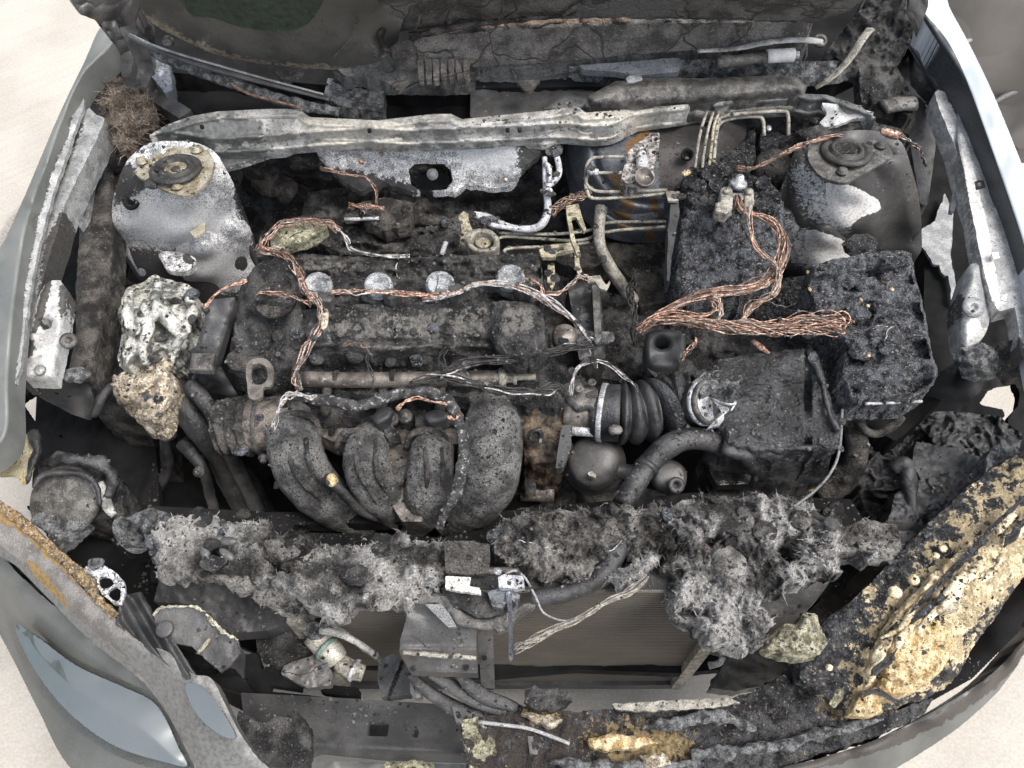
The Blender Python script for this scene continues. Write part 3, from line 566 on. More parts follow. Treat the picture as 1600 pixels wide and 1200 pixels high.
lump('rail_crust', (118, 585, .765), (22, 14, 10), ashcrust, car, amp=.7, freq=50)
# --- right fender and rails
slab('fender', [(1408, -40, 1.0), (1468, -30, 1.0), (1484, 12, .98), (1509, 58, .965), (1540, 120, .95), (1566, 180, .94), (1598, 260, .925), (1640, 370, .90), (1700, 600, .87), (1700, 680, .86), (1640, 600, .87), (1612, 450, .89), (1598, 392, .90), (1578, 330, .91), (1550, 250, .925), (1528, 190, .935), (1510, 140, .945), (1490, 104, .95), (1462, 62, .96), (1436, 20, .98)], .95, paintR, car, smooth=True, thick=.06, step=2.2, dome=.008, domew=9, paint=[('s1', [(1440, 25), (1446, 22), (1500, 100), (1580, 320), (1604, 400), (1594, 400), (1540, 235), (1488, 108)], 2)])
slab('fender_rail', [(1503, 106, .915), (1512, 120, .91), (1524, 160, .905), (1542, 225, .90), (1566, 300, .89), (1590, 370, .88), (1612, 440, .87), (1612, 545, .85), (1598, 560, .85), (1586, 480, .86), (1560, 486, .855), (1550, 470, .86), (1536, 420, .87), (1520, 340, .885), (1506, 270, .895), (1496, 220, .90), (1498, 150, .91)], .88, galv, car, thick=.03, step=2.2, jag=.8, amp=.002, freq=40,
     paint=[('s2', [(1500, 215), (1512, 230), (1530, 300), (1548, 380), (1562, 470), (1550, 470), (1520, 340)], 4), ('s1', [(1518, 140), (1526, 150), (1560, 260), (1612, 430), (1612, 450), (1580, 370), (1545, 260)], 2.5), ('s1', [(1570, 500), (1600, 540), (1612, 560), (1590, 560)], 6)])
slab('fender_rail', [(1460, 144, .905), (1466, 140, .905), (1488, 148, .90), (1494, 172, .90), (1504, 210, .895), (1520, 270, .885), (1534, 330, .875), (1548, 400, .865), (1562, 470, .855), (1560, 487, .85), (1548, 460, .855), (1534, 400, .865), (1522, 330, .875), (1508, 290, .88), (1492, 230, .89), (1476, 190, .90), (1466, 166, .905)], .9, whitepaint, car, thick=.04, step=2, jag=.7,
     holes=[[(1481, 155), (1488, 156), (1487, 161), (1481, 160)], [(1500, 184), (1504, 186), (1520, 228), (1532, 262), (1528, 264), (1512, 226)], [(1545, 310), (1550, 310), (1554, 368), (1550, 368)]],
     paint=[('s1', [(1488, 165), (1496, 172), (1504, 200), (1496, 185)], 2.5)])
slab('slot_rim', [(1522, 284), (1536, 278), (1540, 292), (1526, 296)], .893, charbrown, car, thick=.004, step=1.5, holes=[[(1527, 286), (1533, 284), (1534, 290), (1529, 291)]])
for pl in ([(1549, 394), (1560, 394), (1562, 402), (1552, 404)], [(1566, 462), (1574, 460), (1572, 470), (1564, 468)]):
    slab('paper_scrap' if False else 'bare_patch', pl, .885 if pl[0][1] < 430 else .878, M('bare_primer', .75, .8, rough=.7), car, thick=.003, step=1.5)
slab('apron_brace', [(1500, 286, .86), (1510, 282, .86), (1512, 296, .86), (1500, 308, .85), (1490, 332, .84), (1484, 330, .84), (1488, 304, .85)], .86, galv, car, thick=.008, step=2)
b = slab('fender_bracket', [(1512, 418, .86), (1522, 411, .86), (1534, 414, .86), (1540, 450, .85), (1546, 480, .84), (1544, 510, .83), (1530, 534, .82), (1504, 541, .82), (1496, 500, .83), (1496, 470, .84), (1504, 440, .85)], .85, galv, car, thick=.035, step=2, smooth=True, dome=.014, domew=16,
     paint=[('s2', [(1505, 498), (1530, 502), (1534, 512), (1544, 514), (1544, 526), (1528, 534), (1505, 540)], 2.5), ('s1', [(1496, 460), (1508, 470), (1500, 500), (1494, 490)], 4)])
lathe('bolt', (1521, 480, .868), [(17, -3), (17, 1), (12, 2), (9, 4), (5, 3), (4, -1), (0, -1)], galv, b, axis=(0, -.3, 1), seg=20, amp=.06)
slab('rail_crust', [(1500, 545, .82), (1530, 535, .82), (1560, 545, .81), (1566, 580, .79), (1540, 588, .79), (1512, 580, .79)], .8, ashcrust, car, thick=.02, step=2.4, jag=1.5, amp=.008, freq=50, dome=.01, domew=12)
slab('rail_end_plate', [(1470, 580, .72), (1500, 560, .74), (1520, 585, .76), (1600, 575, .78), (1580, 600, .72), (1540, 605, .70), (1500, 640, .62), (1440, 640, .60)], .7, satin, car, thick=.006, step=3)
slab('rail_crust', [(1562, 535, .83), (1600, 528, .84), (1620, 560, .82), (1610, 590, .80), (1576, 590, .79), (1560, 565, .80)], .8, charbrown, car, thick=.02, step=2.4, jag=1.5, amp=.008, freq=50)
# --- hinges and pillars
slab('hood_hinge', [(90, -30, 1.10), (160, -30, 1.12), (215, -20, 1.10), (200, 22, 1.06), (178, 26, 1.05), (190, 52, 1.03), (200, 70, 1.0), (208, 90, .98), (204, 120, .95), (190, 120, .95), (188, 82, .99), (176, 60, 1.02), (160, 40, 1.05), (140, 14, 1.08), (115, 4, 1.10)], 1.05, greyplastic, car, thick=.02, step=2.5, jag=.6, amp=.003)
slab('scuttle_corner', [(174, 18, 1.03), (203, 14, 1.03), (208, 36, 1.0), (190, 50, .99)], 1.01, paintL, car, thick=.02, step=2.5)
slab('pillar_skin', [(184, 60, .93), (208, 50, .96), (220, 10, 1.04), (232, 20, 1.02), (232, 60, .96), (240, 110, .92), (225, 145, .90), (196, 130, .90)], .95, towerdark, car, thick=.03, step=3, amp=.006)
slab('scuttle_side', [(222, 74, .93), (262, 78, .93), (264, 100, .92), (270, 140, .90), (258, 146, .90), (238, 122, .91), (224, 100, .92)], .92, booster, car, thick=.03, step=2.5, jag=1, amp=.004, freq=50)
slab('scuttle_side', [(230, 120, .89), (262, 148, .89), (300, 172, .89), (280, 185, .89), (240, 160, .88), (215, 130, .88)], .89, towerdark, car, thick=.03, step=3, amp=.006)
slab('pillar_skin', [(1290, 80, .96), (1330, 30, 1.0), (1360, -20, 1.06), (1405, -20, 1.05), (1430, 20, .99), (1425, 60, .96), (1400, 100, .93), (1425, 150, .90), (1430, 190, .88), (1395, 165, .89), (1345, 160, .90), (1342, 110, .93)], .93, char, car, thick=.03, step=2.6, amp=.018, freq=18, jag=1.5, nk='ridge')
slab('hinge_plate', [(1424, -30, 1.07), (1452, -30, 1.07), (1450, 10, 1.02), (1436, 50, .98), (1430, 32, 1.0), (1420, 10, 1.03)], 1.0, satin, car, thick=.012, step=2.5)
slab('inner_fender_panel', [(1425, 60, .90), (1436, 22, .94), (1470, 85, .92), (1496, 150, .89), (1490, 200, .85), (1465, 185, .85), (1455, 150, .86), (1430, 120, .88)], .88, satin, car, thick=.02, step=3, amp=.006)
slab('inner_fender_panel', [(1395, 80, .87), (1425, 60, .88), (1440, 120, .86), (1458, 160, .84), (1462, 230, .80), (1450, 320, .76), (1438, 320, .76), (1420, 210, .82), (1400, 160, .86)], .84, towerdark, car, thick=.03, step=3, amp=.01, freq=14, paint=[('s1', [(1428, 88), (1455, 84), (1460, 92), (1430, 96)], 3)])
# --- front door standing open
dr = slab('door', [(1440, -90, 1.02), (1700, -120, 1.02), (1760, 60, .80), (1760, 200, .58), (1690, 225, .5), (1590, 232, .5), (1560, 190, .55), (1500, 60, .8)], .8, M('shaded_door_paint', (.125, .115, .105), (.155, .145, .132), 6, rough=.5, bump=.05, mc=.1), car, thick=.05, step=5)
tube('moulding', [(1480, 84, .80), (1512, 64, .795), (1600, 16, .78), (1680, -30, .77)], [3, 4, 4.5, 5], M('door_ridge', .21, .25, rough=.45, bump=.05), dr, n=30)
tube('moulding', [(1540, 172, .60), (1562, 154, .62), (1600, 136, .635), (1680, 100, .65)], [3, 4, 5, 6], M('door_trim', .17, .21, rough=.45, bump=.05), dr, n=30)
# --- front: crash beam, bumper
cb = slab('crash_beam', [(376, 1082, .50), (560, 1092, .50), (720, 1102, .50), (730, 1190, .40), (600, 1186, .40), (500, 1176, .40), (440, 1200, .38), (390, 1190, .40)], .45, satin, car, thick=.02, step=2.5,
     holes=[[(575, 1129), (608, 1130), (606, 1151), (574, 1150)], [(644, 1140), (652, 1138), (655, 1144), (652, 1153), (645, 1152), (643, 1146), (649, 1147)]], dz=lambda X, Y, D: .006 * np.exp(-((Y - 1170 - (X - 550) * .05) / 5) ** 2))
slab('lower_grille', [(360, 1195, .30), (560, 1190, .30), (760, 1195, .30), (900, 1220, .28), (900, 1300, .28), (350, 1300, .28)], .3, bumpmatte, car, thick=.03, step=4, jag=1, amp=.006)
slab('bumper_cover', [(-60, 850, .62), (-12, 842, .62), (14, 880, .61), (60, 925, .60), (120, 975, .59), (180, 1020, .58), (235, 1066, .57), (262, 1105, .56), (300, 1160, .55), (330, 1230, .54), (420, 1300, .5), (200, 1260, .50), (110, 1200, .47), (60, 1110, .47), (20, 1030, .47), (-20, 960, .50), (-60, 930, .52)], .56, bumpmatte, car, smooth=True, thick=.10, step=2.5, dz=lambda X, Y, D: .012 * np.sin(np.clip(D / 30, 0, 1) * 1.57),
     paint=[('s1', [(16, 966), (60, 986), (120, 1030), (190, 1062), (240, 1086), (264, 1120), (284, 1166), (300, 1206), (262, 1206), (180, 1180), (105, 1128), (50, 1066), (20, 1000)], 2)])
slab('gloss_patch', [(26, 976, .575), (60, 996, .575), (120, 1040, .572), (190, 1072, .568), (236, 1094, .565), (258, 1122, .562), (278, 1166, .555), (292, 1196, .55), (262, 1192, .552), (180, 1166, .555), (110, 1116, .56), (60, 1056, .565), (30, 1000, .57)], .565, glosspaint, car, thick=.03, step=2.5, smooth=True, dz=lambda X, Y, D: .008 * np.sin(np.clip(D / 60, 0, 1) * 1.57) + .006)
slab('bumper_inner_lip', [(-20, 800, .66), (30, 830, .65), (100, 890, .645), (160, 950, .635), (210, 1010, .625), (240, 1040, .62), (262, 1060, .615), (215, 1046, .60), (130, 985, .61), (60, 920, .625), (0, 862, .64), (-40, 850, .64)], .62, soot, car, thick=.08, step=3)
slab('fender', [(-40, 770, .72), (10, 800, .715), (60, 830, .71), (90, 870, .71), (130, 920, .705), (165, 950, .70), (215, 1000, .70), (265, 1020, .70), (300, 1052, .69), (330, 1060, .685), (352, 1100, .67), (372, 1140, .66), (400, 1180, .64), (450, 1240, .62), (330, 1240, .60), (300, 1190, .61), (270, 1130, .62), (236, 1080, .64), (205, 1050, .65), (140, 1000, .66), (70, 930, .67), (20, 880, .68), (-40, 840, .69)], .68, hotskin, car, smooth=True, thick=.03, step=2.5, dz=lambda X, Y, D: .010 * np.sin(np.clip(D / 24, 0, 1) * 1.57),
     paint=[('s1', [(0, 790), (40, 812), (90, 850), (150, 905), (190, 960), (150, 940), (90, 885), (30, 830), (0, 815)], 7), ('s1', [(44, 880), (60, 885), (105, 940), (100, 950), (60, 910)], 4), ('s2', [(-40, 825), (20, 868), (80, 926), (150, 990), (215, 1040), (190, 1045), (120, 990), (50, 925), (0, 880), (-40, 850)], 4), ('s2', [(180, 1000), (260, 1020), (340, 1075), (420, 1190), (440, 1240), (330, 1240), (300, 1180), (240, 1080)], 12)])
slab('gloss_patch', [(290, 1070), (312, 1072), (334, 1092), (352, 1118), (368, 1150), (352, 1152), (322, 1132), (300, 1104)], .699, glosspaint, car, thick=.006, step=2, smooth=True)
slab('bumper_cover', [(1640, 850, .66), (1640, 940, .62), (1590, 1010, .60), (1540, 1060, .59), (1460, 1110, .58), (1370, 1155, .58), (1280, 1185, .58), (1200, 1210, .58), (1100, 1290, .5), (1320, 1235, .50), (1450, 1170, .50), (1560, 1080, .50), (1640, 960, .52), (1700, 900, .54), (1700, 840, .6)], .58, bumpmatte, car, smooth=True, thick=.08, step=2.6, jag=.5, dz=lambda X, Y, D: .01 * np.sin(np.clip(D / 14, 0, 1) * 1.57), paint=[('s2', [(1640, 870), (1540, 1060), (1370, 1155), (1200, 1200), (1200, 1216), (1400, 1165), (1560, 1070), (1660, 930)], 6)])
slab('bumper_inner_lip', [(1640, 800, .66), (1640, 900, .62), (1590, 990, .60), (1520, 1060, .58), (1430, 1110, .57), (1380, 1120, .57), (1440, 1050, .56), (1500, 980, .56), (1560, 900, .58)], .6, soot, car, thick=.08, step=4)
# ================================================================ engine
eng = thing('engine', 'charred four cylinder engine with crusted cover, blistered intake pipes and brown fuel rail', 'engine', (620, 600, .35))
slab('engine_block', [(380, 420), (860, 410), (880, 640), (860, 760), (700, 800), (480, 780), (400, 640)], .56, soot, eng, thick=.2, step=5, amp=.02, freq=20)
slab('timing_cover', [(368, 500), (374, 450), (395, 420), (420, 400), (450, 395), (470, 410), (476, 440), (470, 480), (480, 520), (470, 560), (440, 590), (390, 594), (358, 580), (360, 540)], .79, char, eng, thick=.12, step=2.4, jag=1.6, amp=.014, freq=30, dome=.012, domew=18, ctrl=[(430, 440, .83), (400, 560, .75), (380, 480, .78), (450, 560, .77)])
slab('rear_cover', [(400, 400, .80), (440, 392, .81), (520, 400, .81), (600, 404, .81), (680, 400, .81), (760, 398, .81), (840, 398, .81), (848, 420, .82), (850, 470, .82), (760, 475, .81), (640, 478, .81), (480, 478, .81), (450, 440, .81)], .81, char, eng, thick=.10, step=1.9, jag=2, amp=.030, freq=34, octv=6, dz=lambda X, Y, D: -.014 * np.exp(-((Y - 432) / 9) ** 2) * (Y < 450) + .006 * np.exp(-((Y - 408) / 5) ** 2), paint=[('s1', [(460, 405), (560, 412), (540, 425), (460, 425)], 12, .6)])
cov = slab('valve_cover', [(470, 484, .815), (560, 476, .83), (700, 470, .83), (770, 470, .83), (790, 478, .83), (845, 480, .83), (852, 520, .80), (846, 552, .78), (780, 562, .775), (700, 556, .78), (600, 552, .785), (520, 552, .785), (466, 556, .78)], .82, char, eng, thick=.12, step=1.9, jag=1.5, amp=.011, freq=48, octv=6, dome=.016, domew=26, dz=lambda X, Y, D: .010 * np.exp(-((Y - 541 - 4 * np.sin(X / 30)) / 4.5) ** 2) - .006 * np.exp(-((Y - 533) / 5) ** 2), paint=[('s1', [(480, 495), (560, 485), (760, 482), (770, 530), (700, 540), (560, 538), (500, 530)], 30, .62), ('s1', [(540, 540), (660, 536), (700, 545), (540, 550)], 5, .6)])
mb = MB()
slab('', [(774, 474), (800, 470), (842, 480), (852, 520), (846, 550), (805, 556), (776, 536), (768, 500)], .842, None, mb=mb, thick=.05, step=1.9, smooth=True, jag=1.5, amp=.012, freq=55, dome=.012, domew=22, paint=[('s1', [(780, 480), (830, 485), (830, 510), (790, 530)], 10, .7)])
mb.build('breather_box', char, eng)
# oil filler cap
oc = lathe('oil_cap', (430, 468, .845), [(32, -6), (32, 2), (29, 5), (27, 4), (25, 8), (20, 9), (8, 9), (0, 9)], charbrown, eng, axis=(0, -.15, 1), amp=.06, freq=70)
slab('cap_grip', [(405, 462), (410, 456), (452, 460), (456, 468), (450, 474), (408, 470)], .862, char, oc, thick=.01, step=1.6, amp=.002, dome=.003, domew=4)
lump('cover_lump', (400, 520, .775), (34, 44, 22), char, eng, amp=.5, freq=34)
lump('cover_lump', (455, 515, .785), (24, 30, 18), char, eng, amp=.6, freq=40)
lump('cover_lump', (385, 560, .765), (30, 22, 16), charbrown, eng, amp=.6, freq=40)
# front face of the head below the cover
slab('cylinder_head', [(462, 552), (560, 546), (700, 548), (840, 552), (868, 560), (890, 600), (880, 640), (820, 634), (740, 620), (640, 618), (560, 616), (480, 600), (450, 590)], .735, char, eng, thick=.12, step=2.4, jag=2, amp=.024, freq=30, octv=5)
for (x, y, r, h) in ((553, 556, 15, .775), (496, 560, 12, .772), (664, 560, 12, .772), (742, 560, 16, .772), (800, 556, 10, .775), (610, 566, 9, .77)):
    lump('cover_bolt', (x, y, h), (r, r * .9, r * .8), char, eng, amp=.45, freq=60, sub=3)
# ignition coils: one built with its parts, three copied
ck = lathe('ignition_coil', (591, 446, .846), [(0, -30), (20, -30), (22, -8), (23, -4), (22, 2), (21, 5), (17, 5), (15, 1), (12, 0), (9, 2), (6, 1), (0, 2)], coilmat, eng, axis=(0, -.18, 1), amp=.03, freq=90)
slab('connector', [(600, 452), (616, 450), (626, 458), (624, 464), (608, 468), (598, 462)], .853, greyplastic, ck, thick=.03, step=1.6, jag=.5, dome=.003, domew=4)
lathe('cap_ridge', (591, 446, .853), [(21, -1), (21, 1.5), (18, 1.5), (17, -1)], coilmat, ck, axis=(0, -.18, 1), amp=.05)
lump('coil_base', (596, 466, .828), (30, 14, 12), char, ck, amp=.5, freq=60, sub=3)
base = WL[ck.name].copy()
for (x, y, h, rz) in ((497, 446, .846, -.35), (687, 444, .848, .25), (798, 434, .85, -.2)):
    dup(ck, base + (P(x, y, h) - P(591, 446, .846)), rotz=rz)
# fuel rail
fr = tube('fuel_rail', [(476, 592, .765), (560, 594, .765), (700, 592, .765), (790, 590, .765)], 12.5, brownsteel, eng, n=30, seg=16)
lathe('rail_end', (785, 590, .765), [(15, -6), (16, 0), (16, 5), (9, 6), (9, 16), (12, 17), (12, 22), (5, 23), (5, 52), (0, 52)], tanpipe, fr, axis=(1, .03, 0), seg=16)
for x in (512, 600, 690):
    tube('injector', [(x, 600, .755), (x - 2, 622, .73), (x - 4, 645, .70)], [8, 7, 9], greycast, fr, n=8)
    lathe('rail_clip', (x + 14, 592, .765), [(13.5, -4), (14, 0), (13.5, 4)], charbrown, fr, axis=(1, 0, 0), seg=16)
# intake manifold
im = tube('intake_manifold', [(452, 656, .665), (520, 650, .67), (600, 655, .665), (700, 655, .665), (800, 650, .67)], [22, 20, 18, 18, 24], char, eng, amp=.010, freq=40, n=60, seg=20)
slab('intake_plate', [(470, 640), (500, 634), (560, 640), (700, 645), (760, 640), (780, 660), (760, 690), (700, 695), (600, 692), (520, 690), (480, 670)], .665, brownsteel, im, thick=.05, step=3, amp=.008, freq=30)
slab('intake_plate', [(592, 690), (650, 690), (656, 760), (660, 815), (628, 815), (606, 780), (596, 730)], .66, brownsteel, im, thick=.03, step=3, amp=.004, freq=30)
def runner(pts, r, **k):
    return tube('intake_pipe', pts, r, crust, im, seg=44, amp=.0028, freq=70, n=100, **k)
r1 = runner([(462, 640, .695), (458, 680, .70), (468, 725, .685), (492, 762, .65), (530, 792, .60), (580, 812, .55)], [22, 42, 43, 41, 36, 28])
r2 = runner([(590, 660, .68), (576, 690, .69), (572, 725, .69), (590, 765, .66), (618, 795, .60), (640, 812, .55)], [16, 32, 36, 36, 30, 24])
r3 = runner([(668, 668, .68), (674, 700, .69), (672, 745, .685), (666, 780, .65), (655, 805, .60), (640, 822, .55)], [16, 34, 37, 36, 30, 24])
r4 = runner([(766, 628, .70), (770, 665, .715), (768, 715, .70), (762, 755, .67), (738, 790, .62), (700, 812, .55)], [30, 46, 48, 45, 38, 28])
for pts in ([(448, 690, .735), (462, 740, .72), (500, 780, .68)], [(478, 684, .738), (486, 730, .725), (520, 768, .68)], [(556, 700, .722), (562, 740, .722), (590, 785, .68)], [(586, 690, .722), (590, 740, .722), (612, 780, .67)], [(664, 700, .728), (668, 745, .722), (660, 790, .67)], [(690, 700, .722), (692, 745, .715), (682, 780, .67)]):
    tube('pipe_rib', pts, [3, 4, 3], char, im, amp=.002, freq=80)
for x, y, z, mt in ((466, 664, .735, charbrown), (560, 690, .715, charbrown), (668, 690, .72, charbrown)):
    tube('pipe_collar', [(x - 34, y + 12, z - .03), (x - 26, y - 10, z - .006), (x, y - 18, z + .004), (x + 26, y - 8, z - .006), (x + 34, y + 16, z - .03)], 5, mt, im, amp=.003, freq=80)
tube('pipe_collar', [(728, 715, .70), (735, 672, .725), (760, 648, .74), (790, 652, .735), (806, 690, .715), (806, 740, .68)], [6, 9, 10, 9, 5], char, im, amp=.006, freq=50)
for (x, y) in ((612, 654), (633, 650), (681, 676)):
    lathe('manifold_bolt', (x, y, .715), [(11, -8), (12, 0), (9, 2), (6, 3), (6, 9), (0, 9)], greycast, im, axis=(0, -.3, 1), seg=12, amp=.08)
for pl in ([(562, 655), (580, 650), (588, 664), (588, 682), (566, 682)], [(648, 645), (664, 640), (672, 652), (672, 686), (650, 684)], [(596, 660), (606, 655), (626, 680), (604, 684)]):
    slab('manifold_lug', pl, .712, char, im, thick=.03, step=2, amp=.004, freq=60, jag=1)
mb = MB()
for (x, y) in ((612, 738), (632, 738), (622, 750), (628, 742)): blob(mb, (x, y, .675), (12, 11, 12), amp=.5, freq=70, sub=3)
mb.build('drive_knob', char, im)
slab('sensor_plug', [(582, 650), (600, 636), (614, 640), (608, 654), (590, 662)], .735, satin, eng, thick=.03, step=2, smooth=True, dome=.004, domew=6)
slab('sensor_plug', [(664, 648), (680, 640), (700, 646), (696, 656), (672, 660)], .735, satin, eng, thick=.03, step=2, smooth=True, dome=.004, domew=6)
# lifting eye
slab('lifting_eye', [(388, 566), (398, 560), (418, 562), (428, 580), (424, 602), (412, 606), (408, 622), (390, 622), (386, 600), (384, 580)], .80, brownsteel, eng, thick=.006, step=1.8, smooth=True, holes=[[(394, 574), (404, 568), (416, 574), (418, 590), (410, 600), (398, 600), (393, 588)]])
# thermostat housing with ribbed hose collar at the left end
th = tube('thermostat_housing', [(470, 662, .685), (440, 662, .685), (405, 664, .685), (392, 665, .684)], [44, 44, 43, 41], M('brown_cast', (.05, .042, .036), (.20, .17, .145), 36, c3=(.32, .30, .26), t3=.66, sc3=140, rough=.6, metal=.2, bump=.4, bsc=200), eng, n=24, seg=30, amp=.003)
tube('ribbed_collar', [(396, 665, .684), (380, 666, .682), (360, 667, .68), (348, 668, .678)], lambda t: 44 + 6 * abs(math.sin(t * 11)) - 6 * t, charbrown, th, n=50, seg=30, amp=.003, freq=70)
tube('housing_band', [(411, 664, .685), (405, 664, .685)], 46.5, greycast, th, n=4, seg=30)
lathe('drain_nut', (413, 712, .66), [(9, 0), (9, 6), (5, 7), (5, 12), (0, 12)], greycast, th, axis=(0, -1, .1), seg=12)
# coolant outlet housing at the right end
slab('outlet_housing', [(808, 640, .70), (830, 620, .72), (870, 615, .72), (890, 640, .71), (892, 690, .69), (880, 726, .66), (850, 734, .65), (824, 722, .66), (812, 690, .69)], .7, M('burnt_resin', (.03, .024, .018), (.12, .09, .06), 40, c3=(.28, .15, .07), t3=.66, sc3=60, rough=.55, bump=.9, bsc=140), eng, thick=.1, step=2.2, jag=1.8, amp=.016, freq=38, octv=5, dome=.015, domew=14)
lathe('housing_port', (838, 680, .72), [(12, -4), (12, 2), (6, 3), (6, -4), (0, -4)], char, eng, axis=(0, -.4, 1), seg=16, amp=.1)
# engine mount strap (left)
ms = slab('engine_mount', [(330, 468, .80), (368, 464, .80), (362, 490, .79), (352, 520, .775), (345, 545, .765), (340, 560, .755), (350, 582, .72), (372, 618, .68), (330, 614, .66), (304, 592, .70), (292, 585, .73), (298, 545, .765), (306, 542, .77), (320, 500, .79), (322, 480, .80)], .77, satin, None, thick=.02, step=2.4, amp=.0015, dome=.003, domew=8)
tag(ms, 'dark steel strap bracket left of the crusted engine, bent over and bare of crust', 'bracket')
slab('mount_pad', [(300, 552), (336, 552), (332, 580), (296, 578)], .772, greycast, ms, thick=.01, step=2, dome=.004, domew=5)
lathe('bolt', (322, 485, .80), [(6, 0), (6, 5), (0, 6)], greycast, ms, seg=6)
# throttle body, ribbed intake hose in two pieces
tb = thing('throttle_body', 'brown cast throttle body feeding the ribbed intake hose, right of the intake pipes', 'throttle body', (905, 640, .6))
tube('body_casting', [(880, 640, .70), (915, 642, .70), (940, 644, .70)], [38, 40, 38], brownsteel, tb, seg=26, amp=.004)
slab('motor_cover', [(880, 600), (905, 592), (925, 600), (940, 615), (930, 640), (900, 640), (884, 625)], .745, greycast, tb, thick=.06, step=2.2, amp=.004, dome=.008, domew=10, jag=.6)
tube('port_pipe', [(893, 672, .705), (930, 674, .705)], 9, alu, tb, n=5)
for (x, y) in ((905, 608), (925, 598), (893, 580)): lathe('bolt', (x, y, .765), [(6, -3), (7, 2), (4, 3), (3, 1), (0, 1)], greycast, tb, seg=10)
ih = thing('intake_hose', 'torn black ribbed intake hose clamped to the throttle body', 'hose', (980, 640, .6))
tube('hose_sleeve', [(928, 644, .705), (945, 645, .708), (968, 646, .71)], [42, 44, 46], rubber, ih, seg=28, amp=.002)
tube('hose_bellows', [(966, 646, .71), (990, 646, .71), (1022, 640, .71)], lambda t: 40 + 10 * abs(math.sin(t * 9.6)), rubber, ih, seg=30, n=60, hollow=True, amp=.002)
tube('hose_clamp', [(937, 644, .706), (945, 645, .707)], 47, alu, ih, seg=28, n=4)
lump('clamp_screw', (962, 672, .742), (12, 9, 5), greycast, ih, amp=.8, freq=90, sub=3)
ah = thing('air_hose', 'detached ribbed hose piece with open steel sleeve beside the air filter box', 'hose', (1080, 630, .6))
tube('hose_bellows', [(1030, 640, .72), (1050, 630, .72), (1085, 622, .73)], lambda t: 44 + 9 * abs(math.sin(t * 10.5)) - 8 * t, glossrub, ah, seg=30, n=60, amp=.002)
lathe('sleeve', (1106, 629, .765), [(33, -34), (33, -4), (35, -3), (35, 5), (32, 6), (29, 5), (29, -30), (0, -32)], greycast, ah, axis=(.50, -.30, .62), seg=36, amp=.02)
lathe('sleeve_rim', (1106, 629, .765), [(34, -12), (36.5, -11), (36.5, -5), (34, -4)], alu, ah, axis=(.50, -.30, .62), seg=36)
mb = MB()
for i in range(5):
    tube('', [(1112 + i * 3, 622 + 3 * i, .765), (1126 + i * 3, 640, .785), (1130 - i * 2, 654, .78), (1120 - i * 4, 668 + i, .765)], 1.3, None, mb=mb, seg=6)
tube('', [(1108, 620, .76), (1124, 628, .78), (1142, 632, .785), (1150, 628, .78), (1142, 642, .78)], 1.8, None, mb=mb, seg=6)
w_ = mb.build('loose_strands', alu); tag(w_, 'pale loose metal strands hanging round the open end of the steel sleeve', 'wire')
# EGR / vacuum pump housing
vp = thing('round_valve', 'dark ribbed round valve housing below the throttle body', 'valve', (930, 730, .55))
lathe('valve_body', (928, 722, .64), [(0, -60), (44, -50), (48, -20), (44, -12), (50, -8), (50, -2), (44, 2), (46, 6), (40, 10), (40, 16), (34, 22), (22, 26), (8, 27), (0, 27)], greyplastic, vp, axis=(-.15, -.35, 1), seg=40, amp=.03)
tube('outlet', [(960, 735, .64), (985, 738, .64), (1002, 735, .64)], [14, 12, 13], greyplastic, vp, n=10)
slab('emblem_scar', [(918, 739), (925, 736), (931, 741), (931, 747), (926, 745), (920, 743)], .672, tanpipe, vp, thick=.01, step=1.5, jag=.8)
slab('valve_bracket', [(878, 664), (892, 664), (892, 700), (880, 730), (868, 732), (872, 700)], .725, satin, vp, thick=.02, step=2)
# hoses on the left
def hose(name, pts, r, label, mat=rubber, bands=(), **k):
    h = tube(name, pts, r, mat, None, seg=20, **k); tag(h, label, 'hose'); return h
hose('coolant_hose', [(272, 600, .66), (286, 630, .65), (310, 665, .62), (345, 700, .56), (370, 745, .48), (400, 800, .40), (430, 850, .36)], [20, 21, 23, 26, 30, 30, 28], 'thick black coolant hose running down from under the pale foam clump', amp=.003)
hose('heater_hose', [(296, 598, .70), (310, 615, .69), (335, 650, .66), (352, 690, .62), (385, 760, .50), (420, 830, .42)], [12, 13, 13, 12, 12, 12], 'thinner black hose above the thick coolant hose, passing under the ribbed collar', amp=.003)
hh = hose('dark_pipe', [(288, 690, .56), (300, 705, .555), (318, 735, .54), (330, 780, .48), (345, 830, .42)], [14, 13, 8, 8, 8], 'black branch pipe with a bright fitting, lower left of the engine', amp=.003)
lathe('fitting', (311, 737, .56), [(8, -8), (9, -2), (9, 2), (5, 3), (5, 6), (2, 6), (2, 2), (0, 2)], greycast, hh, axis=(0, -.5, 1), seg=12, amp=.1)
hose('drain_hose', [(262, 655, .60), (258, 690, .56), (262, 730, .50), (240, 780, .42)], [7, 8, 8, 8], 'thin black hose hanging below the pale foam clump', amp=.002)
hose('lower_hose', [(560, 806, .52), (580, 830, .50), (610, 850, .48), (640, 856, .46)], 9, 'short dark hose under the left intake pipe, behind the ash blanket', amp=.003)
dk = hose('breather_tube', [(510, 744, .73), (535, 770, .70), (560, 795, .66), (590, 812, .62)], [7, 8, 7, 6], 'thin black tube with a melted yellow tip lying across the first intake pipe', amp=.002)
lump('yellow_tip', (519, 750, .742), (9, 10, 8), yellowfoam, dk, amp=.6, freq=90, sub=3)
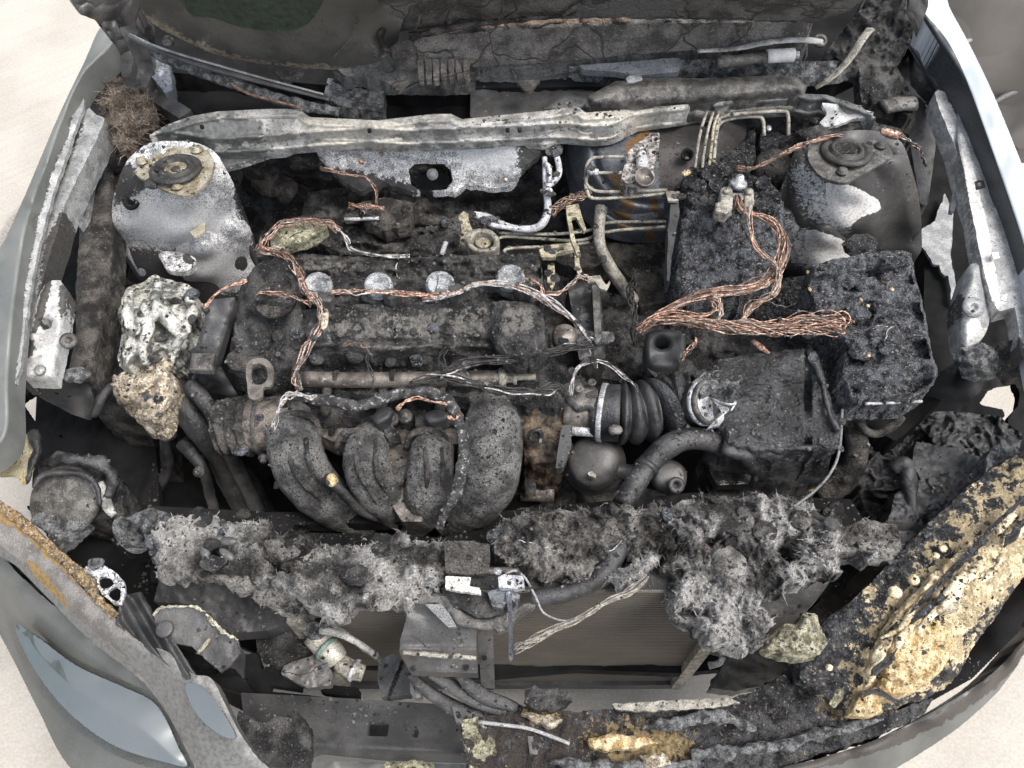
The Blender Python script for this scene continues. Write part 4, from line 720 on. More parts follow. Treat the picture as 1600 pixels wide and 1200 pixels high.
# low pipe assembly seen right of the manifold
gb = thing('gearbox', 'sooty gearbox casing deep between the intake pipes and the air filter box', 'gearbox', (950, 780, .3))
slab('casing', [(800, 740), (880, 720), (1000, 760), (1080, 780), (1100, 830), (900, 830), (790, 820)], .50, greycast, gb, thick=.15, step=4, amp=.03, freq=18)
tube('casing_boss', [(815, 765, .55), (840, 768, .55), (866, 770, .55)], [18, 16, 17], brownsteel, gb, n=8, hollow=True)
tube('shift_rod', [(835, 700, .62), (830, 740, .60), (828, 775, .58)], [11, 12, 8], char, gb, amp=.004)
tube('shift_cable', [(884, 735, .62), (905, 765, .56), (935, 800, .48)], 9, satin, gb)
# hose right of the engine that loops to the front
bh = hose('bypass_hose', [(972, 790, .72), (990, 760, .72), (1012, 728, .725), (1040, 700, .73), (1075, 685, .73), (1110, 690, .72), (1140, 705, .70)], [17, 17, 18, 19, 18, 17, 15], 'curved black rubber hose looping in front of the air filter box', amp=.002)
tube('hose_joint', [(1012, 728, .725), (1008, 734, .725)], 20, satin, bh, n=3)
lv = thing('solenoid', 'small black solenoid with a round hole under the looping hose', 'solenoid', (1050, 745, .6))
lathe('solenoid_body', (1046, 745, .64), [(0, -20), (26, -18), (28, 0), (24, 12), (18, 14), (0, 14)], greyplastic, lv, axis=(0, -.3, 1), seg=24, amp=.08)
lathe('socket', (1056, 758, .665), [(13, -2), (13, 5), (6, 6), (5, -2), (0, -2)], satin, lv, axis=(.1, -.5, 1), seg=20)
# right engine mount with a hole
rm = slab('mount_bracket', [(1010, 524, .775), (1022, 516, .78), (1060, 516, .78), (1070, 530, .78), (1068, 560, .77), (1050, 575, .75), (1020, 574, .75), (1010, 556, .765)], .77, satin, None, thick=.04, step=1.8, smooth=True, dome=.004, domew=6, holes=[[(1024, 532), (1034, 526), (1045, 532), (1045, 542), (1034, 546), (1024, 541)]])
tag(rm, 'black mount bracket with one round hole, behind the ribbed hoses', 'bracket')
slab('crust_ledge', [(1010, 575), (1040, 560), (1080, 565), (1100, 590), (1080, 610), (1030, 600)], .74, char, rm, thick=.05, step=2.4, jag=2, amp=.012)
tag(slab('burnt_rubble', [(850, 420), (900, 440), (960, 460), (1060, 470), (1250, 480), (1290, 540), (1200, 560), (1080, 580), (1000, 600), (930, 590), (870, 600), (850, 540)], .66, char, None, thick=.2, step=3, amp=.04, freq=20, octv=5), 'black burnt rubble between the engine and the copper cables', 'debris', kind='stuff')
tag(lathe('sensor_cap', (882, 524, .76), [(0, -30), (18, -26), (20, 0), (16, 6), (0, 7)], brownsteel, None, axis=(0, -.2, 1)), 'round brown sensor cap right of the valve cover under the wires', 'sensor')
cb2 = thing('coil_bracket', 'narrow black connector block right of the valve cover with bent metal clip on top', 'connector', (925, 500, .65))
slab('connector_block', [(886, 442), (936, 438), (942, 500), (946, 560), (905, 562), (896, 500)], .72, satin, cb2, thick=.1, step=2.4, amp=.008, freq=40)
slab('connector_face', [(925, 445), (936, 446), (940, 520), (930, 540)], .745, greycast, cb2, thick=.04, step=2)
slab('metal_clip', [(918, 432), (938, 430), (942, 438), (948, 446), (952, 438), (954, 442), (948, 454), (936, 450), (930, 440), (918, 442)], .78, tanpipe, cb2, thick=.004, step=1.4)
# ================================================================ rear of the bay
bo = thing('brake_booster', 'big round bluish grey brake booster with rust stains below the cross beam', 'brake booster', (1000, 260, .6))
slab('booster_shell', [(888, 200, .855), (930, 196, .865), (1000, 185, .875), (1100, 168, .88), (1160, 160, .88), (1160, 230, .85), (1100, 310, .82), (1060, 340, .79), (1010, 345, .77), (965, 340, .77), (930, 322, .785), (905, 292, .80), (890, 250, .825)], .82, booster, bo, thick=.06, step=2.4, smooth=True, dz=lambda X, Y, D: .05 * np.sin(np.clip(D / 60, 0, 1) * 1.57) - .022 - .008 * np.exp(-((np.hypot(X - 1020, (Y - 235) * 1.1) - 92) / 5) ** 2),
     paint=[('s1', [(980, 180), (1170, 150), (1160, 240), (1080, 320), (1040, 310), (1020, 240), (960, 200)], 16), ('s2', [(955, 275), (990, 285), (985, 330), (962, 300)], 9), ('s2', [(980, 225), (1010, 205), (1015, 215), (985, 245)], 4), ('s2', [(1018, 310), (1026, 310), (1028, 340), (1018, 340)], 4)])
lathe('booster_hole', (1074, 241, .888), [(10, -4), (10, 1), (7, 1), (7, -4), (0, -4)], soot, bo, axis=(0, -.4, 1), seg=20)
mc = slab('cylinder_remnant', [(975, 262), (980, 240), (990, 226), (1004, 218), (1018, 207), (1030, 207), (1031, 220), (1026, 240), (1022, 260), (1012, 268), (1000, 275), (990, 287), (978, 286), (970, 278)], .900, M('melted_aluminium', (.13, .12, .11), (.42, .40, .38), 90, c3=(.03, .03, .03), t3=.58, sc3=160, rough=.5, metal=.3, bump=.7, bsc=160), bo, thick=.03, step=1.8, jag=1.3, amp=.008, freq=60,
     holes=[[(1020, 216), (1026, 213), (1028, 219), (1022, 222)], [(994, 236), (1008, 230), (1012, 242), (1000, 250), (992, 246)]])
lathe('piston_cup', (1007, 277, .912), [(15, -8), (16, 3), (14, 3), (13, -2), (0, -3)], brownsteel, mc, axis=(.1, -.35, 1), seg=28)
tube('piston', [(1004, 262, .905), (1003, 246, .905), (1003, 240, .905)], [10, 9, 7], M('pale_piston', .35, .55, 90, rough=.5), mc, n=8)
# brake lines (each a bent pipe)
def pipe(name, pts, r, mat, label, cat='pipe', **k):
    return tag(tube(name, pts, r, mat, None, seg=10, **k), label, cat)
BL = 'brake lines across the booster'
pipe('brake_line', [(975, 245, .895), (945, 245, .895), (925, 248, .895), (917, 258, .89), (916, 275, .885), (918, 290, .88), (935, 299, .875), (980, 299, .87), (1042, 297, .87)], 2.6, tanpipe, 'upper tan brake line bent round the front of the booster', 'brake line')
bf = pipe('brake_line', [(972, 270, .895), (935, 270, .893), (922, 270, .89), (915, 285, .88), (918, 300, .875), (928, 310, .87), (980, 308, .865), (1042, 302, .865)], 2.6, tanpipe, 'lower tan brake line with a pale blue fitting near its left bend', 'brake line')
tube('fitting', [(918, 268, .895), (935, 269, .896)], [6, 5], alu, bf, n=4)
pipe('brake_line', [(1086, 262, .89), (1090, 230, .905), (1096, 200, .915), (1104, 176, .925)], 2.4, tanpipe, 'leftmost of the straight brake lines rising to the beam right of the booster', 'brake line')
pipe('brake_line', [(1097, 262, .89), (1101, 230, .905), (1107, 200, .915), (1114, 176, .925)], 2.4, tanpipe, 'second straight brake line rising to the beam right of the booster', 'brake line')
pipe('brake_line', [(1108, 258, .89), (1112, 225, .905), (1116, 195, .915), (1124, 174, .925)], 2.4, yellowmetal, 'yellowed straight brake line beside the bent ones right of the booster', 'brake line')
pipe('brake_line', [(1115, 254, .89), (1119, 210, .905), (1126, 192, .91), (1150, 184, .91), (1182, 182, .91), (1192, 188, .905), (1194, 212, .89)], 3, tanpipe, 'shorter pale brake line bent over in a low arch above the black block', 'brake line')
pipe('brake_line', [(1118, 220, .90), (1122, 190, .915), (1135, 181, .92), (1180, 176, .92), (1222, 174, .92), (1231, 180, .915), (1232, 212, .89)], 3, tanpipe, 'longer pale brake line bent over in a wide arch above the black block', 'brake line')
abs_ = thing('brake_unit', 'black charred brake hydraulic block under the arched brake lines', 'hydraulic unit', (1180, 220, .7))
slab('block', [(1122, 190), (1180, 186), (1180, 250), (1128, 255)], .84, gloss, abs_, thick=.08, step=2.4, jag=1.4, amp=.014, freq=40)
slab('block', [(1184, 186), (1240, 180), (1242, 240), (1190, 240)], .83, gloss, abs_, thick=.08, step=2.4, jag=1.4, amp=.014, freq=40)
lathe('motor', (1210, 262, .82), [(0, -30), (30, -28), (32, -4), (28, 6), (24, 8), (0, 9)], charbrown, abs_, axis=(0, -.5, 1), seg=28, amp=.05)
lump('ash_drip', (1201, 200, .885), (4, 6, 3), alu, abs_, amp=.3, sub=3)
# clip mount and long brackets near the booster
pl = slab('upright_bracket', [(1042, 298), (1062, 299), (1060, 312), (1062, 330), (1050, 400), (1046, 440), (1042, 438), (1044, 360), (1048, 316), (1040, 312)], .865, satin, None, thick=.03, step=1.8, jag=.8, paint=[('s1', [(1040, 296), (1064, 296), (1062, 316), (1040, 314)], 1)])
tag(pl, 'tall narrow black bracket between the booster and the melted battery', 'bracket')
slab('bracket_head', [(1040, 298), (1062, 299), (1060, 314), (1044, 314)], .873, tanpipe, pl, thick=.004, step=1.6, holes=[[(1049, 303), (1054, 303), (1054, 308), (1049, 308)]])
# white aluminium air conditioning pipe
ac = pipe('conditioner_pipe', [(851, 246, .87), (853, 290, .85), (856, 325, .83), (850, 346, .82), (835, 357, .81), (805, 357, .805), (780, 348, .80), (762, 338, .80), (740, 334, .80)], [4, 5, 6, 6.5, 6, 5.5, 4.5, 4.5, 4], ashwhite, 'ash white pipe bent into an L with a short fork near its top', 'pipe')
tube('pipe_fork', [(853, 292, .852), (866, 283, .855), (873, 272, .86), (873, 258, .865), (868, 238, .87)], [5, 5, 5, 5, 4.5], ashwhite, ac, hollow=True)
tube('pipe_fork', [(800, 356, .806), (770, 352, .803), (755, 342, .80), (742, 336, .80)], 4, ashwhite, ac)
tube('flat_tab', [(851, 255, .872), (858, 262, .87), (859, 285, .86)], 4, alu, ac)
lathe('pipe_joint', (857, 300, .852), [(7, -2), (7, 3), (3, 4), (2, -2), (0, -2)], alu, ac, axis=(0, -.5, 1), seg=16)
# ring clamp and long thin lines behind the engine
rc = slab('ring_clamp', [(726, 372), (732, 362), (748, 357), (768, 360), (779, 372), (780, 385), (770, 393), (750, 394), (734, 388)], .815, tanpipe, None, thick=.02, step=1.6, smooth=True, dome=.004, domew=4, holes=[[(738, 372), (750, 364), (768, 370), (772, 380), (764, 388), (748, 388), (738, 380)]])
tag(rc, 'pale ring shaped clamp beside a yellowed plate behind the engine cover', 'clamp')
slab('yellow_plate', [(716, 338), (724, 330), (732, 334), (734, 350), (740, 362), (730, 386), (720, 380), (722, 358)], .80, yellowmetal, rc, thick=.008, step=1.8, jag=1)
lathe('rusty_core', (755, 378, .80), [(0, -4), (14, -2), (13, 3), (6, 4), (0, 3)], rustplate, rc, amp=.1)
pipe('fluid_line', [(780, 364, .79), (860, 366, .79), (920, 360, .79), (950, 348, .79), (1040, 346, .79)], 2.6, tanpipe, 'upper thin tan line running from the ring clamp towards the black bracket', 'pipe')
pipe('fluid_line', [(776, 384, .785), (790, 370, .785), (900, 376, .785), (950, 362, .785), (1040, 354, .785)], 2.6, tanpipe, 'middle thin tan line running from the ring clamp under the upper one', 'pipe')
pipe('fluid_line', [(786, 394, .78), (800, 388, .78), (880, 384, .78), (940, 376, .78)], 2.6, tanpipe, 'lowest thin tan line ending at the thick open steel pipe', 'pipe')
pipe('steel_tube', [(940, 324, .82), (936, 350, .81), (938, 385, .79), (955, 420, .76), (975, 450, .72), (990, 470, .69)], [10, 9, 9, 10, 10, 10], tanpipe, 'thick open ended steel pipe leaning in front of the booster', 'pipe', hollow=True)
yb = slab('yellow_bracket', [(884, 322), (904, 318), (908, 334), (916, 358), (912, 362), (900, 338), (892, 340), (900, 380), (908, 396), (902, 400), (892, 374), (886, 340)], .84, yellowmetal, None, thick=.008, step=1.5)
tag(yb, 'thin yellowed metal bracket with two bent legs beside the thick steel pipe', 'bracket')
yb2 = slab('yellow_plate', [(842, 390), (862, 382), (900, 378), (906, 388), (870, 396), (868, 402), (846, 402)], .81, yellowmetal, None, thick=.008, step=1.5, holes=[[(862, 388), (878, 385), (882, 390), (866, 394)]])
tag(yb2, 'flat yellowed plate lying at the rear right corner of the engine', 'plate')
slab('plate_leg', [(856, 414), (866, 412), (868, 440), (862, 452), (855, 440)], .80, yellowmetal, yb2, thick=.006, step=1.5)
slab('plate_leg', [(898, 392), (904, 392), (906, 414), (912, 430), (904, 432), (898, 412)], .81, yellowmetal, yb2, thick=.006, step=1.5)
# dark tube bundle and hoses behind the engine
tag(tube('vent_hose', [(395, 238, .80), (405, 262, .77), (425, 285, .73), (455, 305, .70)], [26, 24, 24, 22], charbrown, None, seg=24, amp=.012, freq=45), 'thick burnt duct stub behind the left strut tower', 'duct')
tag(tube('insulated_pipe', [(540, 342, .74), (600, 340, .74), (700, 345, .73)], 9, charbrown, None, seg=14, amp=.006, freq=60), 'crusted black pipe lying behind the engine below the bulkhead hole', 'pipe')
tag(tube('pale_rod', [(538, 343, .78), (570, 342, .78), (592, 341, .78)], 3, alu, None), 'short thin grey rod behind the engine left of the bulkhead hole', 'rod')
tag(tube('pale_pin', [(697, 378, .83), (690, 398, .82)], 4, M('pin_grey', .22, .3, rough=.5), None), 'small upright grey pin at the rear edge of the valve cover', 'pin')
hb = slab('heat_shield', [(770, 392), (900, 378), (1000, 380), (1050, 400), (1050, 470), (1000, 480), (990, 440), (960, 410), (900, 420), (860, 400), (780, 402)], .68, charbrown, None, thick=.05, step=3, amp=.012, freq=22)
tag(hb, 'brown sooty heat shield behind the engine under the thin tan lines', 'heat shield')
tag(slab('burnt_harness', [(480, 300), (560, 290), (640, 305), (740, 320), (780, 340), (760, 400), (640, 400), (540, 398), (500, 380), (470, 340)], .72, char, None, thick=.1, step=2.6, amp=.034, freq=24, octv=5, nk='ridge'), 'heap of black burnt insulation behind the valve cover', 'insulation', kind='stuff')
lump_ = slab('crumpled_felt', [(560, 318), (600, 308), (650, 318), (640, 350), (600, 360), (570, 345)], .77, charbrown, None, thick=.03, step=2.4, amp=.015, freq=30, jag=2)
tag(lump_, 'crumpled dark felt scrap behind the engine below the bulkhead hole', 'felt')
# ================================================================ battery side
ba = thing('battery', 'melted black battery with bubbled crust under the grey cable clamp', 'battery', (1140, 380, .6))
slab('battery_case', [(1068, 330, .84), (1075, 290, .845), (1120, 285, .845), (1215, 300, .845), (1228, 330, .84), (1222, 400, .80), (1200, 440, .775), (1130, 462, .76), (1062, 466, .76), (1056, 440, .77), (1062, 380, .81)], .82, glossash, ba, thick=.16, step=1.9, jag=2, amp=.014, freq=55, octv=6, dome=.008, domew=8)
slab('battery_top', [(1074, 262), (1100, 255), (1150, 268), (1200, 280), (1222, 305), (1212, 330), (1150, 320), (1080, 318), (1066, 290)], .86, gloss, ba, thick=.05, step=2.2, jag=2, amp=.018, freq=50, octv=5)
for (x, y, r) in ((1112, 268, 20), (1092, 290, 12), (1150, 285, 14), (1118, 290, 12), (1134, 262, 15), (1192, 286, 12)): lump('melted_knob', (x, y, .868), (r, r, r * .7), gloss, ba, amp=.5, freq=60, sub=3)
lump('amber_drop', (1072, 270, .885), (7, 6, 5), yellowfoam, ba, amp=.5, freq=90, sub=3)
bc = thing('battery_clamp', 'grey metal battery terminal clamp with two square lugs and a bolt', 'terminal clamp', (1155, 300, .88))
for pl in ([(1126, 298), (1130, 292), (1142, 292), (1145, 300), (1144, 326), (1136, 334), (1118, 330), (1118, 318), (1126, 316)], [(1164, 300), (1170, 294), (1178, 298), (1178, 318), (1172, 336), (1162, 334)]):
    slab('clamp_lug', pl, .905, tanpipe, bc, thick=.02, step=1.6, jag=.5, dome=.002, domew=3)
slab('clamp_bridge', [(1145, 302), (1164, 302), (1162, 312), (1146, 312)], .902, palemetal, bc, thick=.015, step=1.6)
lathe('terminal_post', (1155, 284, .905), [(14, -8), (13, -2), (11, 0), (7, 1), (6, 10), (3, 12), (0, 12)], alu, bc, axis=(0, .2, 1), seg=20, amp=.05)
lathe('nut', (1135, 300, .909), [(6, 0), (6, 5), (0, 6)], tanpipe, bc, seg=6)
lathe('nut', (1170, 301, .909), [(6, 0), (6, 5), (0, 6)], tanpipe, bc, seg=6)
lump('ash_crumb', (1130, 334, .89), (14, 9, 7), ashcrust, bc, amp=.6, freq=80, sub=3)
fb = thing('fuse_box', 'melted black fuse box with layered blistered lid beside the right strut tower', 'fuse box', (1380, 510, .6))
slab('box_lid', [(1268, 415, .84), (1300, 405, .845), (1400, 390, .845), (1424, 395, .84), (1430, 430, .835), (1445, 490, .82), (1455, 545, .81), (1466, 585, .80), (1460, 600, .795), (1430, 620, .79), (1330, 622, .79), (1318, 590, .80), (1320, 540, .80), (1300, 510, .81), (1270, 490, .82), (1262, 450, .83)], .82, glossash, fb, thick=.07, step=1.8, jag=1.6, amp=.014, freq=42, octv=6, dome=.006, domew=6,
     dz=lambda X, Y, D: .010 * np.tanh(3 * np.sin((Y - 400 + .12 * (X - 1300)) / 9.5)) * (D > 5) + .008 * np.tanh(3 * np.sin((X - 1270 + .15 * (Y - 400)) / 17)) * (D > 5) + .007 * fbm(np.c_[X / 16, Y / 5, X * 0], 4))
for (x, y, a, b) in ((1290, 455, 22, 26), (1355, 445, 20, 16), (1395, 448, 16, 14), (1400, 500, 26, 12), (1350, 545, 26, 20), (1420, 570, 22, 12), (1320, 438, 22, 14), (1385, 585, 24, 14), (1340, 490, 20, 12)): lump('blister', (x, y, .842 - (y - 400) * .00022), (a, b, 13), glossash, fb, amp=.8, freq=60, sub=3, octv=5)
lathe('lid_hole', (1393, 540, .83), [(15, -3), (14, 2), (11, 2), (9, -3), (0, -3)], gloss, fb, amp=.15, seg=20)
mb = MB()
for (x, y, h) in ((1345, 468, .858), (1356, 478, .858), (1394, 452, .86), (1357, 555, .835), (1265, 452, .85), (1262, 425, .85)): blob(mb, (x, y, h - .004), (3, 3.6, 2), amp=.8, freq=160, sub=2)
mb.build('amber_drops', yellowfoam, fb)
tag(tube('wire_rod', [(1352, 631, .78), (1380, 630, .775), (1440, 627, .76)], 2.6, alu, None), 'thin grey rod with a white blob end in front of the melted fuse box', 'rod')
tag(slab('burnt_tray', [(1180, 440), (1262, 430), (1300, 500), (1320, 560), (1320, 640), (1300, 700), (1280, 600), (1240, 540), (1180, 520)], .66, gloss, None, thick=.15, step=2.8, amp=.03, freq=28, octv=5), 'black melted tray between the battery, fuse box and air filter box', 'tray')
tag(lump('burnt_clod', (1344, 384, .80), (24, 20, 14), gloss, sub=4, amp=.8, freq=50), 'black clod stuck on the lower edge of the right strut tower', 'clod')
# air filter box
af = thing('air_filter_box', 'sagging black air filter box with melted ribs, right of the ribbed hoses', 'air filter box', (1200, 620, .5))
slab('box_top', [(1080, 585, .76), (1120, 562, .77), (1180, 552, .775), (1255, 545, .78), (1275, 548, .78), (1290, 590, .77), (1302, 640, .76), (1312, 668, .75), (1308, 700, .735), (1270, 712, .72), (1180, 716, .71), (1130, 700, .72), (1120, 660, .735), (1100, 620, .75)], .75, glossrub, af, thick=.10, step=2.0, jag=1.6, amp=.020, freq=20, octv=6, dome=.012, domew=14,
     dz=lambda X, Y, D: .013 * np.sin((Y - 560 + .22 * (X - 1150) + 6 * np.sin(X / 40)) / 17.0) * np.clip(D / 12, 0, 1) * (X < 1268) - .010 * ((X > 1256) & (X < 1268)))
tube('box_rim', [(1262, 548, .79), (1282, 590, .785), (1296, 645, .775), (1310, 672, .765)], [6, 5, 4, 6], rubber, af, amp=.006, freq=60)
tube('box_rim', [(1310, 672, .76), (1296, 696, .745), (1240, 700, .735), (1180, 702, .73), (1135, 706, .72)], [7, 5, 6, 5, 7], rubber, af, amp=.012, freq=50)
slab('melted_flap', [(1080, 600), (1098, 582), (1140, 576), (1160, 590), (1150, 612), (1120, 606), (1096, 618)], .785, ashcrust, af, thick=.02, step=2.2, jag=2, amp=.010, freq=60)
slab('box_front', [(1100, 700, .71), (1180, 720, .70), (1300, 712, .71), (1290, 750, .64), (1200, 772, .60), (1120, 760, .62)], .68, rubber, af, thick=.08, step=2.6, amp=.01, freq=24, jag=1)
tube('hanging_flap', [(1128, 700, .735), (1160, 712, .725), (1175, 730, .70), (1182, 752, .67)], [12, 13, 10, 3], rubber, af, amp=.01, freq=50)
tag(slab('resin_pool', [(1118, 716), (1160, 712), (1178, 732), (1170, 756), (1120, 758), (1108, 735)], .66, M('wet_black', .006, .012, rough=.18, bump=.5, bsc=60), None, thick=.02, step=2.6, amp=.004), 'shiny black melted resin under the front of the air filter box', 'resin')
tag(tube('thin_cable', [(1316, 640, .80), (1312, 700, .80), (1300, 735, .795), (1275, 765, .79), (1240, 792, .785)], 2.2, M('cable_grey', .10, .16, rough=.6), None, seg=8), 'single thin grey cable curving down from the fuse box to the right ash blanket', 'cable')
tag(tube('right_hose', [(1330, 640, .68), (1336, 670, .66), (1338, 710, .62), (1320, 745, .58), (1290, 775, .54)], [14, 16, 19, 20, 22], charbrown, None, seg=20, amp=.005), 'sooty brown hose bending down right of the air filter box', 'hose')
tag(lump('rusty_flake', (1266, 758, .60), (14, 11, 6), yellowfoam, amp=.8, freq=60, sub=3), 'orange brown flake lying in the dark below the air filter box', 'flake')
tag(tube('looped_hose', [(1340, 650, .70), (1350, 670, .68), (1372, 678, .67), (1395, 665, .68), (1410, 650, .69)], 7, charbrown, None, amp=.003), 'thin burnt hose looped in a U in front of the fuse box', 'hose')
# ================================================================ melted things left
tag(slab('coolant_tank', [(190, 470), (200, 448), (225, 440), (240, 430), (270, 438), (295, 445), (305, 470), (312, 490), (300, 520), (290, 548), (275, 565), (260, 560), (240, 572), (215, 568), (196, 578), (184, 560), (190, 520), (184, 490)], .72, meltwax, None, thick=.07, step=1.9, smooth=True, jag=2.0, amp=.060, freq=15, octv=5, gain=.42, nk='ridge', dome=.035, domew=28, paint=[('s1', [(200, 550), (240, 540), (245, 470), (225, 450), (235, 520)], 14, .6)]), 'melted greenish grey coolant tank slumped below the left strut tower', 'coolant tank')
tag(slab('foam_clump', [(226, 566), (240, 546), (262, 560), (272, 595), (262, 620), (262, 640), (255, 658), (240, 664), (222, 664), (212, 650), (216, 636), (198, 632), (182, 622), (172, 600), (178, 584), (192, 588), (215, 590)], .715, foam, None, thick=.05, step=1.8, jag=3.5, amp=.03, freq=45, octv=6, nk='billow', dome=.03, domew=16), 'beige porous foam clump hanging under the melted coolant tank', 'foam')
tag(lathe('hose_end', (261, 682, .62), [(0, -20), (7, -18), (8, -6), (6, -4), (8, 0), (8, 6), (5, 8), (0, 8)], greycast, None, axis=(-.1, -.5, .6), seg=14, amp=.1), 'small metal hose end below the beige foam clump', 'fitting')
sw = tube('cable_guide', [(146, 648, .66), (158, 625, .68), (172, 606, .68), (182, 605, .68)], [8, 9, 9, 7], rubber, None, amp=.002); tag(sw, 'short black curved cable guide beside the beige foam clump', 'guide')
tk = bpy.data.objects['coolant_tank']
for pts, rr_ in (([(205, 455, .77), (200, 490, .775), (205, 530, .76), (200, 565, .73)], [5, 9, 10, 4]), ([(250, 440, .77), (245, 470, .79), (262, 500, .785), (280, 520, .77), (290, 545, .74)], [5, 10, 11, 9, 4]), ([(290, 455, .76), (300, 480, .77), (292, 510, .77), (272, 545, .755), (262, 572, .73)], [4, 8, 9, 7, 3]), ([(225, 470, .785), (232, 510, .785), (222, 545, .77), (232, 575, .74)], [4, 9, 8, 3]), ([(215, 500, .78), (240, 495, .79), (258, 480, .79)], [4, 8, 4])):
    tube('melted_fold', pts, rr_, meltwax, tk, seg=16, amp=.010, freq=45)
for (x, y, a, b) in ((252, 528, 12, 7), (222, 492, 8, 6), (275, 470, 9, 5), (240, 560, 10, 6), (300, 500, 6, 9)):
    lump('shadow_pit', (x, y, .778 if y < 540 else .755), (a, b, 5), char, tk, amp=.8, freq=80, sub=3)  # black lumps stand in for shadowed holes between the folds
for pts, rr_ in (([(262, 560, .745), (252, 585, .745), (262, 610, .74), (252, 640, .73)], [5, 12, 14, 8]), ([(240, 590, .745), (215, 600, .74), (192, 592, .735), (182, 605, .73)], [8, 12, 11, 6])):
    tube('foam_fold', pts, rr_, foam, bpy.data.objects['foam_clump'], seg=20, amp=.012, freq=60, nk='billow')
# headlamp remains left
hl = thing('headlamp', 'burnt round headlamp bucket with sooty grey rim at the left front corner', 'headlamp', (105, 770, .5))
slab('lamp_body', [(60, 725, .66), (90, 705, .68), (130, 712, .68), (165, 722, .67), (190, 760, .64), (195, 810, .62), (150, 812, .62), (90, 800, .62), (58, 770, .63)], .64, char, hl, thick=.1, step=2.5, jag=2, amp=.016, freq=34)
lathe('lamp_bucket', (103, 782, .66), [(0, -30), (44, -30), (52, -6), (54, 4), (50, 8), (44, 10), (38, 12), (20, 15), (0, 16)], greycast, hl, axis=(.02, -.42, 1), seg=44, amp=.02, freq=30)
tube('lamp_rim', [(52, 762, .70), (66, 744, .705), (100, 738, .705), (135, 744, .70), (152, 762, .695), (156, 790, .68)], [4, 5, 5, 5, 4, 3], rubber, hl, amp=.003, freq=90)
tube('melted_strip', [(80, 720, .72), (110, 716, .73), (150, 722, .72), (172, 735, .71), (176, 758, .70), (168, 775, .69)], [5, 9, 11, 8, 8, 5], rubber, hl, amp=.012, freq=60)
tube('lamp_bracket', [(152, 756, .68), (162, 775, .67), (170, 795, .655), (178, 806, .65)], [10, 9, 8, 5], palemetal, hl, flat=.4)
yd = thing('signal_lamp', 'yellowed round lamp shell with rusty socket at the far left edge', 'lamp', (15, 710, .6))
slab('lamp_shell', [(-20, 670), (12, 668), (36, 674), (50, 692), (52, 716), (44, 740), (34, 755), (20, 742), (-20, 735)], .72, M('yellowed_plastic', (.42, .33, .17), (.62, .54, .34), 30, c3=(.2, .14, .05), t3=.66, sc3=120, rough=.4, bump=.1), yd, thick=.01, step=2.2, smooth=True, dz=lambda X, Y, D: -.02 * np.exp(-((X - 18) ** 2 + (Y - 718) ** 2) / 500))
lathe('lamp_socket', (19, 719, .71), [(21, -6), (21, 2), (17, 2), (13, -6), (0, -8)], M('amber_brown', (.05, .018, .008), (.16, .055, .02), 60, rough=.25, bump=.3), yd, axis=(.2, -.2, 1), seg=26)
tube('melted_edge', [(52, 676, .73), (60, 700, .73), (52, 720, .725), (44, 745, .72), (42, 755, .71)], [8, 7, 5, 4, 3], rubber, yd, amp=.008, freq=70)
it = thing('intake_duct', 'black crusted duct with a wide oval mouth left of the left ash blanket', 'duct', (205, 835, .6))
lathe('duct_tube', (204, 836, .70), [(34, -60), (37, -6), (39, 2), (36, 3), (33, -4), (30, -50), (0, -52)], ashcrust, it, axis=(-.35, -.50, .80), sq=.62, seg=40, amp=.04, freq=50)
slab('duct_back', [(170, 842), (200, 828), (236, 850), (240, 870), (200, 872)], .66, soot, it, thick=.02, step=3)
lump('duct_crust', (236, 812, .72), (30, 18, 12), ashcrust, it, amp=.7, freq=50)
tag(slab('melted_fringe', [(60, 800, .70), (90, 806, .70), (110, 812, .70), (140, 815, .70), (130, 830, .69), (110, 845, .69), (95, 858, .69), (80, 848, .69), (70, 828, .70), (45, 812, .70)], .70, ashcrust, None, thick=.02, step=2, jag=2.5, amp=.012, freq=70, octv=5, fuzz=250, fl=.008), 'grey fringed melted plastic strip below the headlamp bucket', 'melted plastic')
pf = thing('ashed_web', 'white ashed plastic frame with two round openings on the left bumper edge', 'frame', (165, 900, .65))
slab('frame_web', [(130, 888, .725), (148, 874, .725), (160, 880, .725), (175, 892, .722), (192, 905, .72), (196, 925, .715), (188, 945, .71), (178, 944, .71), (160, 930, .712), (148, 912, .715)], .72, M('white_ash_plastic', (.20, .20, .205), (.52, .53, .54), 60, c3=(.05, .05, .05), t3=.56, sc3=200, rough=.8, bump=.6), pf, thick=.006, step=1.6, jag=1.2,
     holes=[[(154, 904), (160, 901), (173, 904), (178, 912), (172, 918), (160, 920), (154, 913)], [(170, 922), (180, 916), (188, 922), (188, 934), (182, 940), (172, 934), (168, 928)]])
lump('frame_clod', (150, 880, .73), (12, 10, 8), ashcrust, pf, amp=.7, freq=90, sub=3)
tag(slab('rusty_crumbs', [(0, 780), (12, 788), (40, 808), (62, 830), (90, 856), (120, 880), (150, 905), (150, 925), (180, 955), (172, 965), (140, 930), (100, 885), (60, 850), (20, 815), (0, 800)], .722, M('rusty_crumb', (.08, .06, .04), (.28, .19, .09), 120, c3=(.42, .38, .30), t3=.6, sc3=260, rough=.9, bump=1), None, thick=.01, step=2, jag=3, amp=.008, freq=90, octv=5, fuzz=200, fl=.008), 'line of rusty orange crumbs along the inner edge of the left front fender', 'debris', kind='stuff')
